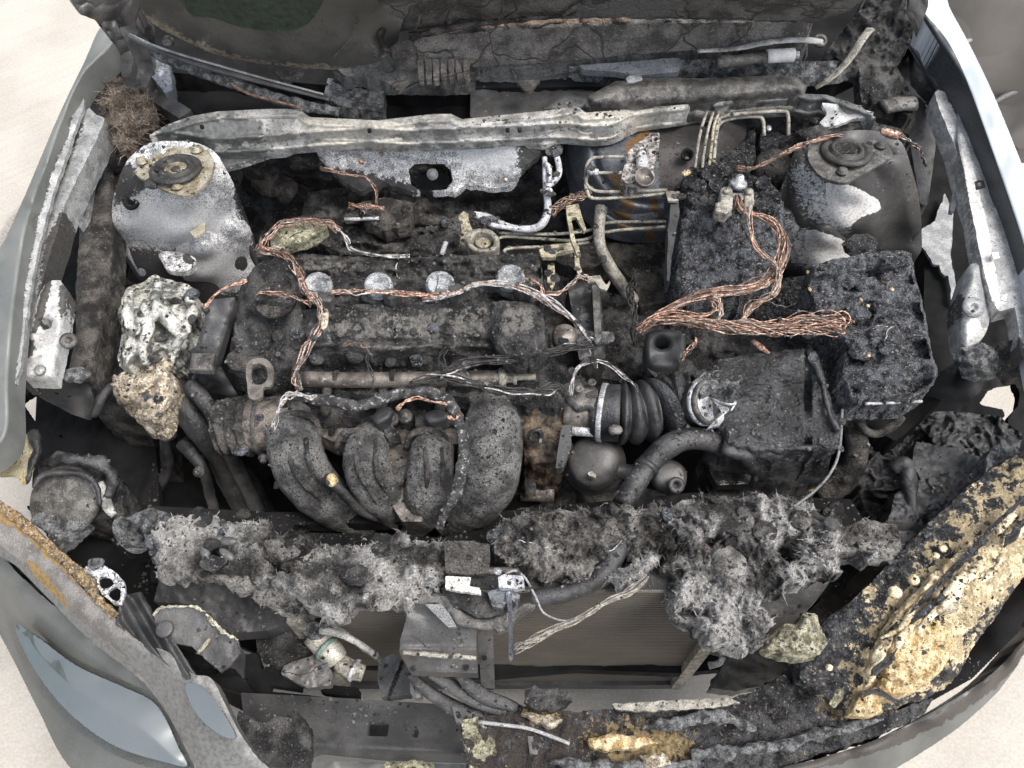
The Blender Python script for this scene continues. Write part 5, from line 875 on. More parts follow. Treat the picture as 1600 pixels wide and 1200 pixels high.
tag(slab('crumpled_sheet', [(190, 930, .70), (220, 925, .70), (240, 960, .70), (262, 985, .70), (290, 1030, .69), (310, 1060, .68), (290, 1062, .69), (250, 1030, .70), (210, 1000, .70), (180, 975, .70)], .7, satin, None, thick=.006, step=2, jag=1, amp=.004, dz=lambda X, Y, D: .010 * np.sin((X * .86 - Y * .5) / 4.5) * np.clip(D / 8, 0, 1)), 'crumpled black sheet in tight folds beside the grey left fender strip', 'sheet')
# bracket plates at the left front
lp = slab('lamp_plate', [(240, 960, .71), (256, 948, .715), (300, 947, .715), (320, 955, .712), (345, 985, .70), (372, 1000, .69), (376, 1020, .685), (360, 1040, .68), (345, 1050, .675), (320, 1030, .68), (300, 1010, .69), (275, 1005, .69), (258, 1000, .695), (244, 985, .70)], .70, greyplastic, None, thick=.006, step=2, jag=.8, amp=.003)
tag(lp, 'curled dark plastic plate with pale yellow burnt rim at the left front', 'plate')
tube('burnt_rim', [(240, 962, .716), (256, 949, .722), (300, 948, .722), (318, 955, .72), (332, 972, .715), (350, 988, .71), (372, 1000, .70)], [1.5, 2.2, 1.4, 2, 3, 3, 2], M('pale_rim', (.20, .19, .14), (.42, .40, .30), 90, c3=(.05, .05, .04), t3=.58, rough=.8), lp, amp=.005, freq=120, n=90)
lathe('pressed_disc', (257, 983, .712), [(14, -2), (13, 2), (11, 3), (0, 3)], greyplastic, lp, seg=24)
tube('pale_flake', [(310, 1020, .70), (322, 1005, .705), (328, 998, .705)], [3, 4, 2], yellowmetal, lp)
tag(slab('bent_flap', [(350, 1040, .66), (370, 1008, .68), (382, 1020, .67), (380, 1060, .62), (366, 1044, .64)], .65, satin, None, thick=.006, step=2), 'small triangular dark flap at the tip of the curled plate', 'flap')
fm = thing('radiator_support', 'sooty radiator support sheet under the ash blankets on the left', 'radiator support', (350, 900, .5))
slab('panel_sheet', [(250, 900, .64), (330, 905, .64), (420, 930, .64), (480, 960, .63), (420, 985, .60), (360, 990, .60), (300, 945, .62), (240, 940, .62)], .62, satin, fm, thick=.04, step=3, amp=.006)
slab('panel_edge', [(300, 1030, .52), (380, 1060, .5), (420, 1080, .49), (480, 1092, .47), (380, 1084, .48), (300, 1060, .5)], .5, soot, fm, thick=.03, step=3)
slab('lower_web', [(395, 960, .56), (440, 968, .56), (500, 990, .54), (520, 1040, .50), (500, 1072, .48), (430, 1060, .50), (400, 1010, .53)], .53, char, fm, thick=.03, step=2.6, amp=.016, jag=2, freq=30, holes=[[(412, 1044), (425, 1042), (450, 1056), (470, 1070), (412, 1068)]])
slab('lower_web', [(196, 960, .60), (250, 1000, .58), (330, 1030, .56), (400, 1020, .55), (420, 1080, .5), (520, 1090, .45), (560, 1120, .4), (380, 1110, .4), (300, 1070, .45), (230, 1020, .5)], .5, soot, fm, thick=.03, step=3.4, amp=.006,
     holes=[[(313, 1042), (320, 1036), (343, 1045), (340, 1054), (314, 1054)], [(414, 1040), (424, 1038), (440, 1052), (468, 1068), (468, 1077), (410, 1068)], [(378, 1062), (388, 1058), (390, 1066), (382, 1068)], [(500, 1077), (516, 1070), (560, 1074), (560, 1090), (502, 1082)]])
tag(slab('melted_bracket', [(470, 1030), (500, 1020), (520, 1050), (515, 1070), (480, 1076), (440, 1055), (445, 1040)], .55, greyplastic, None, thick=.02, step=2.4, jag=1.5, amp=.01), 'dark melted bracket beside the pale dryer canister', 'bracket')
rd = thing('dryer_canister', 'pale cylindrical dryer canister with green band behind the front beam', 'canister', (530, 1015, .4))
tube('canister_body', [(490, 990, .56), (505, 1006, .555), (520, 1022, .55), (528, 1032, .545)], [20, 20, 20, 17], M('canister_pale', (.26, .25, .21), (.42, .40, .34), 40, c3=(.1, .09, .07), t3=.64, sc3=160, rough=.5, metal=.2, bump=.1), rd, seg=26)
tube('green_band', [(508, 1012, .56), (512, 1016, .56)], 20.6, M('green_label', (.10, .16, .13), (.14, .2, .17), rough=.5, bump=.05), rd, seg=26, n=3)
tube('canister_neck', [(528, 1034, .54), (550, 1046, .535), (568, 1052, .53)], [14, 15, 13], tanpipe, rd, seg=20)
tube('canister_ring', [(552, 1046, .536), (556, 1048, .536)], 18, alu, rd, seg=20, n=3)
tube('canister_pipe', [(500, 985, .60), (530, 990, .60), (560, 1005, .58), (590, 1025, .55)], [6, 6, 5, 5], palemetal, rd)
lump('canister_cap', (494, 982, .58), (20, 16, 12), ashcrust, rd, amp=.5, freq=70)
# ================================================================ radiator
YR = PY(900, 935, -.335)[1]
ra = thing('radiator', 'brown grey radiator core with fine fins below the ash blankets', 'radiator', (860, 1000, .2))
xl, xr = PY(490, 980, -.335)[0], PY(1105, 980, -.335)[0]; zt, zb = .73, .17
mb = MB(); nr = 62
def bxx(mb, x0, x1, y0, y1, z0, z1, mi=0):
    v = [(x, y, z) for z in (z0, z1) for y in (y0, y1) for x in (x0, x1)]
    mb.add(v, [(0, 2, 3, 1), (4, 5, 7, 6), (0, 1, 5, 4), (2, 6, 7, 3), (0, 4, 6, 2), (1, 3, 7, 5)], mi)
bxx(mb, xl, xr, -.333, -.30, zb, zt, 1)
for i in range(nr):
    z = zb + (zt - zb) * (i + .5) / nr; bxx(mb, xl, xr, -.3375, -.333, z - .0024, z + .0024)
mb.build('radiator_core', [radmat, M('core_dark', .02, .035)], ra, smooth=False)
mb = MB(); nf = 130; rr = random.Random(3)
for i in range(nf):
    x = xl + (xr - xl) * (i + .5) / nf + rr.uniform(-.0006, .0006); bxx(mb, x - .0011, x + .0011, -.3362, -.333, zb + .19, zt - .002)
mb.build('fin_rows', brownsteel, ra, smooth=False)
mb = MB(); bxx(mb, xl - .02, xr + .02, -.345, -.29, zb - .035, zb); mb.build('lower_tank', satin, ra, smooth=False)
mb = MB(); bxx(mb, xr, xr + .022, -.352, -.30, zb - .01, zt - .1); mb.build('end_tank', tanpipe, ra, smooth=False)
mb = MB(); bxx(mb, xl - .022, xl, -.352, -.30, zb - .01, zt - .1); mb.build('end_tank', tanpipe, ra, smooth=False)
tube('end_fitting', [(1108, 1040, .42), (1124, 1036, .43), (1130, 1026, .44)], [6, 5, 5], alu, ra)
mb = MB(); bxx(mb, xl - .15, xr + .12, -.45, -.40, .115, .155); tag(mb.build('lower_crossmember', satin, None, smooth=False), 'dark lower crossmember beneath the radiator', 'crossmember')
tag(tube('tan_pipe', [(505, 965, .60), (540, 990, .56), (570, 1015, .53), (600, 1035, .50)], 4, tanpipe, None), 'thin tan pipe running over the left end of the radiator', 'pipe')
# front lock platform
lk = thing('latch_support', 'grey steel latch support box with upright strut in front of the radiator', 'support', (690, 1000, .45))
slab('support_box', [(640, 940, .735), (658, 936, .74), (690, 940, .74), (698, 952, .738), (720, 962, .735), (745, 985, .73), (744, 1012, .715), (747, 1052, .67), (640, 1048, .67), (624, 1020, .70), (625, 1000, .715), (634, 970, .73)], .72, greyplastic, lk, thick=.03, step=2.2, amp=.001, jag=.4, dz=lambda X, Y, D: .006 * np.exp(-((Y - 1016) / 6) ** 2) + .008 * np.clip((960 - Y) / 20, 0, 1))
tube('box_flange', [(630, 1019, .722), (690, 1024, .72), (744, 1028, .718)], [3.4, 3.8, 3.4], tanpipe, lk, amp=.003, freq=120)
slab('box_tab', [(664, 944), (694, 944), (714, 980), (700, 980), (686, 966)], .752, M('tab_grey', .16, .2, rough=.5, metal=.3), lk, thick=.006, step=2)
mb = MB()
for x, y in ((646, 1044), (728, 1042)): lathe('', (x, y, .684), [(5, -3), (5, 1), (3, 1), (0, 0)], None, mb=mb, seg=12)
mb.build('bolt_pair', char, lk)
tube('curved_flange', [(640, 936, .745), (690, 936, .75), (706, 950, .75), (720, 966, .745), (745, 974, .745), (765, 976, .74), (790, 968, .74), (812, 950, .74)], [8, 9, 10, 10, 9, 9, 10, 9], greycast, lk, flat=.6, amp=.002)
slab('strut', [(746, 984, .725), (770, 982, .725), (773, 1075, .60), (752, 1075, .60)], .66, greyplastic, lk, thick=.015, step=2)
slab('strut_top', [(768, 976), (795, 960), (818, 944), (838, 940), (836, 948), (812, 962), (795, 982), (778, 988)], .745, greycast, lk, thick=.015, step=2)
lathe('strut_hole', (757, 1028, .672), [(4, -2), (4, 1), (2, 1), (0, -1)], soot, lk, seg=12)
lc = thing('latch_lever', 'bluish bent latch lever hanging over the radiator', 'lever', (795, 960, .7))
slab('lever_blade', [(790, 925, .78), (800, 924, .78), (801, 990, .76), (802, 1028, .75), (798, 1034, .75), (795, 1028, .75), (795, 985, .76), (793, 950, .77)], .77, booster, lc, thick=.005, step=1.4)
slab('lever_plate', [(762, 925), (780, 918), (800, 920), (812, 930), (808, 944), (795, 935), (785, 950), (770, 948)], .772, booster, lc, thick=.012, step=1.8, jag=1)
ab = slab('latch_plate', [(778, 902), (788, 897), (818, 900), (820, 918), (806, 920), (780, 918)], .79, alu, None, thick=.012, step=1.8, jag=.8, amp=.003); tag(ab, 'small ash white latch plate with a pin, right of the smooth metal patch', 'plate')
lathe('pin', (780, 894, .80), [(5, 0), (6, 4), (5, 9), (3, 10), (0, 10)], alu, ab, axis=(-.6, 0, .8), seg=12)
tag(slab('metal_patch', [(696, 900), (736, 902), (734, 916), (750, 918), (752, 928), (720, 924), (696, 920)], .785, M('smooth_pale', (.4, .38, .34), (.6, .58, .54), 60, c3=(.15, .15, .16), t3=.62, sc3=160, rough=.5, bump=.3), None, thick=.008, step=1.8, jag=.8), 'smooth cream metal patch below the hanging felt flap', 'plate')
tag(slab('latch_wreck', [(690, 918), (760, 925), (800, 945), (790, 960), (750, 966), (700, 945)], .755, char, None, thick=.03, step=2.2, jag=2, amp=.014, freq=50), 'black charred latch mechanism behind the latch support box', 'latch')
tag(tube('front_rod', [(655, 888, .735), (700, 890, .735), (780, 892, .735), (818, 888, .735)], 6, brownsteel, None, amp=.001), 'brown horizontal rod showing behind the hanging felt flap', 'rod')
tag(tube('opener_cable', [(790, 896, .81), (806, 892, .81), (822, 905, .80), (838, 935, .79), (850, 958, .785), (880, 970, .78), (905, 965, .78)], 1.8, M('cable_pale', .16, .25, rough=.6), None, seg=8), 'thin pale opener cable looping from the latch plate towards the strand bundle', 'cable')
wires('strand_bundle', [(804, 1012, .76), (840, 996, .775), (890, 972, .785), (940, 945, .79), (985, 922, .79), (1010, 900, .79)], 12, [7, 6, 3.5, 3, 4, 6], 1.4, [M('strand_grey', (.13, .12, .10), (.28, .26, .22), 90, rough=.6)], seed=5, twist=.3)
tag(bpy.data.objects['strand_bundle'], 'pale stiff strand bundle pointing down left across the radiator', 'wire')
# black plastic strips running down right from the latch box
for i, (pts, lb) in enumerate((([(640, 1052, .62), (662, 1075, .60), (700, 1100, .58), (740, 1118, .57), (790, 1128, .565), (812, 1128, .56)], 'outer black curved plastic strip under the latch support box'), ([(672, 1052, .64), (700, 1068, .62), (735, 1090, .60), (770, 1105, .59), (805, 1112, .58)], 'middle black curved plastic strip under the latch support box'), ([(716, 1052, .64), (732, 1070, .62), (760, 1090, .60), (790, 1100, .595), (808, 1106, .59)], 'inner short black curved strip next to the strut'))):
    tag(tube('plastic_strip', pts, [7, 10, 12, 10, 7], rubber, None, flat=.4, n=50), lb, 'strip')
tag(slab('grille_mount', [(592, 1035, .56), (612, 1020, .57), (640, 1040, .57), (646, 1060, .55), (640, 1085, .53), (596, 1090, .52), (590, 1060, .54)], .55, satin, None, thick=.03, step=2.4, jag=1, dz=lambda X, Y, D: -.02 * ((np.abs(X - 618 + (Y - 1060) * .4) < 2))), 'black grille mount with a crossing rib left of the latch box', 'mount')
tag(slab('strip_clip', [(640, 1066, .60), (654, 1066, .60), (660, 1088, .59), (648, 1092, .59), (642, 1084, .59)], .6, greyplastic, None, thick=.02, step=1.8, holes=[[(645, 1071), (651, 1071), (654, 1083), (649, 1084)]]), 'small rectangular clip on the outer black strip', 'clip', 'rectangular clips of the front strip')
tag(slab('strip_clip', [(706, 1104, .59), (722, 1108, .59), (728, 1130, .58), (712, 1128, .58)], .6, greyplastic, None, thick=.02, step=1.8, holes=[[(710, 1110), (718, 1112), (722, 1123), (714, 1122)]]), 'small rectangular clip at the top of the frayed melted column', 'clip', 'rectangular clips of the front strip')
tag(slab('strip_clip', [(824, 1150, .585), (848, 1152, .585), (848, 1180, .575), (828, 1178, .575)], .6, greyplastic, None, thick=.02, step=1.8, holes=[[(830, 1158), (842, 1159), (842, 1172), (832, 1171)]]), 'largest rectangular clip sunk in the crust below the grey wire', 'clip', 'rectangular clips of the front strip')
tag(tube('grey_wire', [(748, 1128, .60), (790, 1133, .60), (825, 1138, .60), (860, 1150, .60), (890, 1162, .60)], 3, M('wire_pale', .26, .32, rough=.5), None, seg=8), 'stiff pale grey wire lying on the burnt bumper crust', 'wire')
# ================================================================ burnt bumper crust
bk = slab('bumper_crust', [(720, 1130, .57), (770, 1118, .58), (810, 1102, .59), (860, 1108, .59), (900, 1112, .59), (960, 1108, .59), (1040, 1098, .59), (1140, 1092, .59), (1180, 1080, .60), (1240, 1045, .62), (1262, 1070, .61), (1330, 1110, .60), (1400, 1110, .60), (1458, 1090, .60), (1450, 1112, .59), (1370, 1150, .585), (1280, 1178, .58), (1200, 1210, .57), (1100, 1240, .57), (900, 1250, .57), (740, 1250, .57), (730, 1200, .56)], .59, crustmat, None, thick=.08, step=2.0, jag=2.5, amp=.026, freq=30, octv=6, paint=[('s2', [(730, 1110), (900, 1100), (1000, 1160), (900, 1250), (730, 1250)], 30, .55), ('s1', [(900, 1140), (1060, 1140), (1060, 1190), (960, 1200)], 20), ('s1', [(820, 1105), (870, 1110), (870, 1135), (820, 1130)], 10), ('s1', [(1280, 1075), (1330, 1060), (1330, 1110), (1290, 1112)], 14)],
     fuzz=500, fl=.006)
tag(bk, 'black and grey burnt crust along the front bumper at the bottom right', 'burnt bumper')
slab('grey_ledge', [(955, 1100), (1060, 1094), (1135, 1090), (1158, 1098), (1120, 1106), (1000, 1112), (960, 1108)], .615, tanpipe, bk, thick=.01, step=2, jag=2)
for pl, a in (([(920, 1155), (950, 1146), (1000, 1150), (1030, 1160), (990, 1170), (930, 1172)], yellowfoam), ([(815, 1112), (850, 1118), (880, 1125), (862, 1136), (830, 1125)], foam), ([(1000, 1180), (1040, 1175), (1050, 1195), (1010, 1200)], foam), ([(600, 1190), (650, 1186), (676, 1192), (674, 1215), (600, 1215)], greenfoam)):
    slab('foam_patch', pl, .612 if pl[0][0] > 700 else .45, a, bk, thick=.02, step=2, jag=3, amp=.010, freq=70, octv=5, dome=.006, domew=6)
for pts in ([(1000, 1140, .61), (1060, 1128, .61), (1120, 1120, .61), (1180, 1140, .60)], [(1080, 1180, .60), (1180, 1170, .60), (1280, 1150, .60), (1380, 1125, .60)], [(860, 1190, .60), (960, 1200, .60), (1100, 1195, .595)]):
    tube('crust_fold', pts, [4, 10, 10, 4], ashcrust, bk, amp=.012, freq=50)
tag(slab('clod_on_beam', [(820, 1080), (835, 1072), (850, 1078), (872, 1076), (892, 1084), (896, 1092), (880, 1104), (860, 1112), (835, 1106), (818, 1095)], .63, char, None, thick=.02, step=2, jag=2.5, amp=.010, freq=60, octv=5), 'black crumbly clod standing above the front crust in the middle', 'clod')
tag(slab('frayed_column', [(722, 1125, .58), (745, 1120, .58), (760, 1140, .58), (775, 1170, .57), (790, 1200, .56), (770, 1220, .55), (735, 1220, .55), (730, 1180, .56), (722, 1150, .57)], .57, greenfoam, None, thick=.03, step=2, jag=3, amp=.014, freq=60, octv=5, fuzz=300, fl=.007), 'frayed pale green melted column at the end of the crash beam', 'melted plastic')
tag(slab('charred_lump', [(430, 1120, .55), (470, 1118, .55), (485, 1140, .55), (480, 1200, .53), (455, 1210, .53), (430, 1180, .53), (400, 1200, .52), (370, 1150, .55), (372, 1110, .56), (410, 1130, .55)], .55, char, None, thick=.03, step=2.2, jag=2.5, amp=.014, freq=44, octv=5), 'black melted drips hanging over the left end of the crash beam', 'melted plastic')
# right corner: big burnt shell with yellow foam
ys = slab('corner_shell', [(1250, 1010, .66), (1290, 970, .68), (1340, 930, .70), (1380, 890, .70), (1430, 840, .71), (1480, 790, .72), (1540, 740, .73), (1620, 690, .75), (1660, 760, .73), (1640, 860, .70), (1600, 900, .69), (1560, 960, .67), (1520, 1010, .65), (1500, 1050, .64), (1468, 1080, .62), (1430, 1095, .61), (1380, 1108, .61), (1330, 1112, .61), (1290, 1090, .62), (1250, 1060, .64)], .67, shellmat, None, thick=.10, step=1.9, jag=2, amp=.011, freq=26, octv=6, dome=.02, domew=40, paint=[('s1', [(1395, 975), (1440, 925), (1500, 865), (1560, 815), (1640, 765), (1680, 860), (1560, 960), (1510, 1030), (1480, 1060), (1340, 1112), (1330, 1105), (1365, 1050)], 34, .72), ('s2', [(1360, 950), (1420, 880), (1500, 790), (1600, 700), (1660, 730), (1560, 960), (1500, 1040), (1340, 1112)], 30, .55)])
tag(ys, 'burnt right bumper corner shell, black crust around yellow melted foam', 'bumper corner')
def yf(pl, z, m=yellowfoam, **k):
    k = dict(dict(thick=.02, step=2, jag=3.5, amp=.012, freq=60, octv=5, dome=.008, domew=7), **k)
    return slab('yellow_foam', pl, z, m, ys, **k)
yf([(1395, 1000, .700), (1420, 965, .705), (1440, 955, .71), (1470, 970, .705), (1490, 1000, .69), (1485, 1030, .68), (1465, 1055, .67), (1440, 1070, .66), (1400, 1068, .665), (1380, 1050, .67)], .7, yellowfoam)
yf([(1380, 1060, .665), (1370, 1070, .66), (1345, 1085, .655), (1325, 1116, .64), (1345, 1118, .64), (1385, 1115, .64), (1370, 1095, .65), (1392, 1092, .65), (1430, 1082, .65), (1460, 1060, .66), (1480, 1030, .67), (1500, 1005, .68), (1490, 1002, .69), (1460, 1040, .68), (1420, 1062, .67)], .66)
skin = M('pale_melted_skin', (.34, .26, .15), (.74, .64, .44), 50, c3=(.05, .035, .02), t3=.60, sc3=130, rough=.5, bump=.8, bd=.004, bsc=110)
yf([(1362, 1020, .700), (1378, 985, .705), (1400, 955, .715), (1430, 925, .725), (1470, 885, .735), (1500, 860, .74), (1518, 852, .74), (1510, 870, .74), (1480, 900, .735), (1450, 925, .73), (1420, 960, .72), (1398, 995, .71), (1380, 1030, .70), (1366, 1060, .68), (1352, 1076, .67), (1354, 1050, .69)], .7, skin, thick=.012, jag=2.5)
yf([(1462, 938, .725), (1480, 928, .725), (1502, 932, .722), (1500, 950, .715), (1478, 955, .715), (1462, 948, .72)], .72, foam, jag=1.5)
for (x, y, r) in ((1427, 906, 10), (1399, 926, 11), (1474, 857, 7), (1462, 868, 6), (1296, 1043, 6)): lump('resin_drop', (x, y, .735 if x > 1350 else .68), (r, r * .9, r * .7), skin, ys, amp=.25, freq=60, sub=3)
slab('pale_smear', [(1295, 1100), (1305, 1080), (1320, 1072), (1318, 1090), (1306, 1106)], .665, greenfoam, ys, thick=.004, step=2, jag=2)
rs = random.Random(21)
for i in range(16):
    t_ = i / 15; x = 1395 + 215 * t_ + rs.uniform(-22, 28); y = 1010 - 225 * t_ + rs.uniform(-12, 45); a_ = rs.uniform(-.25, .25); L_ = rs.uniform(18, 46)
    zz = lambda u, v: .725 + (u - 1400) * .00016
    pts_ = [(x - L_ * (.72 + a_), y + L_ * .7, zz(x - L_, 0)), (x - L_ * .3 + rs.uniform(-6, 6), y + L_ * .3, zz(x, 0) + .004), (x + L_ * .3, y - L_ * .35 + rs.uniform(-6, 6), zz(x, 0) + .004), (x + L_ * (.7 - a_), y - L_ * .7, zz(x + L_, 0))]
    tube('resin_ridge', pts_, [1, rs.uniform(3, 7), rs.uniform(4, 9), 1], skin if i % 3 else gloss, ys, seg=12, amp=.007, freq=70)
for pts in ([(1420, 960, .735), (1450, 930, .74), (1500, 880, .75), (1560, 815, .76), (1620, 760, .765)], [(1380, 1000, .72), (1400, 975, .72), (1410, 965, .72)], [(1345, 1090, .665), (1370, 1080, .67), (1400, 1096, .665)]):
    tube('dark_crease', pts, [2, 4, 4, 2], gloss, ys, amp=.003, freq=60)
tag(slab('green_foam', [(1193, 1012), (1205, 990), (1222, 975), (1245, 972), (1255, 957), (1275, 960), (1285, 980), (1292, 1005), (1282, 1022), (1255, 1030), (1225, 1024), (1205, 1020)], .70, greenfoam, None, thick=.03, step=1.9, jag=2.5, amp=.018, freq=50, octv=5, dome=.02, domew=14), 'pale yellow green foam clump left of the burnt corner shell', 'foam')
rw = thing('right_lamp_wreck', 'black crumpled remains of the right headlamp behind the burnt corner', 'headlamp', (1430, 760, .5))
slab('lamp_rubble', [(1330, 690), (1400, 660), (1470, 640), (1560, 650), (1600, 680), (1580, 740), (1500, 800), (1440, 850), (1380, 840), (1350, 790), (1330, 740)], .58, rubber, rw, thick=.15, step=2.6, jag=2, amp=.045, freq=16, octv=5, nk='ridge')
slab('lamp_rubble', [(1400, 770), (1440, 750), (1500, 735), (1540, 760), (1500, 800), (1440, 850), (1400, 880), (1380, 850), (1390, 810)], .66, rubber, rw, thick=.08, step=2.4, jag=2.5, amp=.028, freq=26, octv=5)
slab('lamp_face', [(1430, 690), (1490, 700), (1530, 715), (1520, 740), (1440, 750), (1425, 720)], .65, satin, rw, thick=.05, step=2.4, jag=1.5, amp=.010)
tube('lamp_arm', [(1395, 735, .68), (1412, 725, .69), (1420, 745, .68), (1425, 790, .66), (1440, 830, .65)], [9, 13, 13, 8, 5], rubber, rw, amp=.01, freq=50)
slab('lamp_shell', [(1548, 700), (1580, 690), (1600, 720), (1560, 760), (1540, 780), (1530, 760), (1540, 730)], .72, ashcrust, rw, thick=.05, step=2.4, jag=2, amp=.012)
slab('lamp_shell', [(1310, 830), (1350, 810), (1400, 820), (1410, 860), (1390, 880), (1350, 860), (1320, 856)], .70, fibredark, rw, thick=.02, step=2.2, jag=2, amp=.012, freq=40, fuzz=150, fl=.01)
slab('lamp_bowl', [(1386, 815), (1430, 815), (1450, 830), (1440, 858), (1405, 870), (1386, 850)], .69, greyplastic, rw, thick=.05, step=2.2, jag=1, dz=lambda X, Y, D: -.02 * np.clip(D / 14, 0, 1))
tag(slab('corner_duct', [(1140, 925, .62), (1200, 905, .64), (1290, 880, .66), (1296, 910, .64), (1275, 940, .62), (1250, 960, .60), (1190, 960, .60), (1150, 950, .60)], .63, greyplastic, None, thick=.10, step=2.6, amp=.006, freq=20, jag=1), 'smooth dark grey duct under the right ash blanket', 'duct')
tag(slab('radiator_bracket', [(1100, 960, .5), (1160, 950, .55), (1260, 960, .55), (1330, 880, .6), (1380, 880, .6), (1290, 1000, .5), (1250, 1060, .45), (1150, 1080, .4), (1110, 1075, .4), (1140, 1020, .45), (1105, 1010, .45)], .5, satin, None, thick=.04, step=3, amp=.012, freq=16, jag=1), 'dark side bracket right of the radiator', 'bracket')
# ================================================================ ash blankets
def blanket(name, pl, z, label, m=fibre, fuzz=2500, holes=None, **k):
    k = dict(dict(thick=.035, step=1.9, jag=8, amp=.050, freq=15, octv=6, gain=.55, nk='ridge', dome=.016, domew=16, fl=.009), **k)
    o = slab(name, pl, z, m, None, fuzz=fuzz, holes=holes, **k); tag(o, label, 'insulation'); return o
b1 = blanket('ash_blanket', [(238, 830), (262, 812), (300, 805), (330, 810), (360, 818), (400, 815), (420, 812), (424, 840), (414, 870), (420, 900), (405, 915), (370, 905), (320, 898), (285, 905), (242, 902), (236, 870)], .72, 'grey fibrous ash blanket with a three lobed hole, left front', fibre, 1500, [[(330, 870), (318, 856), (320, 845), (332, 860), (346, 852), (356, 862), (344, 872)], [(316, 850), (320, 862), (326, 876), (318, 872)]])
mb = MB()
for (x, y, a) in ((336, 846, .6), (320, 862, 2), (354, 866, -.6), (356, 846, 0), (340, 878, .2)): blob(mb, (x, y, .755), (15, 7, 6), amp=.3, freq=50, rot=a, sub=3)
mb.build('fan_hub', greyplastic, b1)
blanket('ash_blanket', [(412, 850), (440, 835), (470, 830), (500, 845), (500, 880), (470, 892), (440, 890), (424, 880)], .72, 'small brown grey ash patch between the left blanket and the middle one', fibredark, 700)
blanket('ash_blanket', [(470, 880), (500, 855), (540, 852), (590, 848), (620, 840), (634, 830), (638, 850), (690, 845), (696, 880), (690, 925), (660, 930), (650, 945), (640, 955), (600, 940), (560, 945), (530, 965), (505, 965), (470, 940), (440, 925), (420, 900), (440, 895)], .735, 'pale grey torn fibre blanket in the middle, left of the hanging felt flap', fibre, 3200)
blanket('ash_blanket', [(770, 830), (790, 812), (830, 800), (880, 792), (920, 795), (960, 790), (1000, 795), (1040, 790), (1075, 795), (1080, 830), (1060, 850), (1000, 860), (960, 880), (920, 905), (880, 912), (850, 908), (822, 900), (800, 880), (775, 862)], .745, 'brown grey thick fibre blanket right of the hanging felt flap', fibredark, 3200)
blanket('ash_blanket', [(1030, 800), (1060, 785), (1100, 775), (1150, 778), (1200, 770), (1235, 780), (1265, 785), (1275, 800), (1310, 805), (1325, 830), (1310, 850), (1350, 850), (1385, 870), (1360, 878), (1320, 870), (1318, 890), (1280, 905), (1235, 915), (1200, 930), (1180, 950), (1215, 965), (1190, 990), (1205, 1000), (1150, 1020), (1110, 1005), (1085, 985), (1070, 970), (1050, 965), (1045, 925), (1040, 880), (1060, 850), (1040, 830)], .745, 'largest pale ash blanket with dark openings, right front', fibre, 6500, [[(1218, 855), (1230, 840), (1245, 845), (1250, 860), (1242, 876), (1226, 878), (1216, 870)], [(1096, 850), (1120, 835), (1128, 838), (1110, 856)], [(1060, 960), (1070, 950), (1105, 952), (1112, 962), (1090, 968)]])
blanket('ash_blanket', [(945, 905), (975, 885), (1000, 870), (1020, 862), (1035, 868), (1010, 890), (1000, 912), (985, 930), (970, 925)], .765, 'narrow pale ash tuft leaning over the radiator between two blankets', fibre, 900, thick=.015, amp=.012)
blanket('ash_blanket', [(410, 880), (440, 905), (470, 930), (480, 960), (440, 955), (400, 930), (330, 905), (300, 900), (360, 898)], .70, 'thin ash strip below the left blanket', fibredark, 900, thick=.02, amp=.012)
for (x, y, r) in ((1140, 880, 26), (1195, 830, 18), (1165, 815, 14), (1250, 812, 16), (1290, 860, 15)):
    o = lump('felt_roll', (x, y, .77), (r, r, r * .45), fibredark, None, amp=.9, freq=40); 
    tag(o, {1140: 'round felt disc in the middle of the right ash blanket', 1195: 'dark knot of burnt felt above the opening in the right ash blanket', 1165: 'small light felt knot left of the dark knot on the right ash blanket', 1250: 'felt knot at the top right rim of the right ash blanket', 1290: 'felt knot at the right end of the right ash blanket'}[x], 'felt')
ff = slab('felt_flap', [(694, 846, .765), (730, 845, .77), (764, 850, .77), (766, 870, .765), (762, 896, .755), (730, 898, .755), (697, 896, .755)], .76, M('felt_grey', (.05, .047, .043), (.10, .095, .088), 30, rough=1, bump=.8, bsc=300, sp=.1), None, thick=.012, step=2, jag=1, amp=.006, fuzz=200, fl=.006)
tag(ff, 'smooth dark felt flap hanging between the two middle blankets', 'felt flap')
tag(tube('front_hose', [(830, 935, .74), (870, 930, .745), (915, 915, .75), (945, 895, .755), (965, 862, .755), (975, 850, .75)], [12, 14, 15, 16, 16, 12], rubber, None, seg=18, amp=.003), 'black hose curving out from under the brown grey blanket', 'hose')
tag(slab('support_panel', [(230, 790, .60), (420, 800, .60), (770, 800, .60), (1080, 770, .62), (1330, 780, .62), (1380, 860, .62), (1300, 930, .58), (1060, 940, .60), (960, 925, .62), (700, 925, .64), (500, 970, .60), (420, 930, .60), (236, 910, .60)], .6, soot, None, thick=.03, step=4, amp=.016, freq=16, holes=[[(440, 820), (700, 815), (760, 820), (690, 840), (600, 835), (470, 832)], [(1100, 790), (1120, 782), (1130, 790), (1110, 800)]]), 'black fan shroud panel beneath the ash blankets', 'fan shroud')
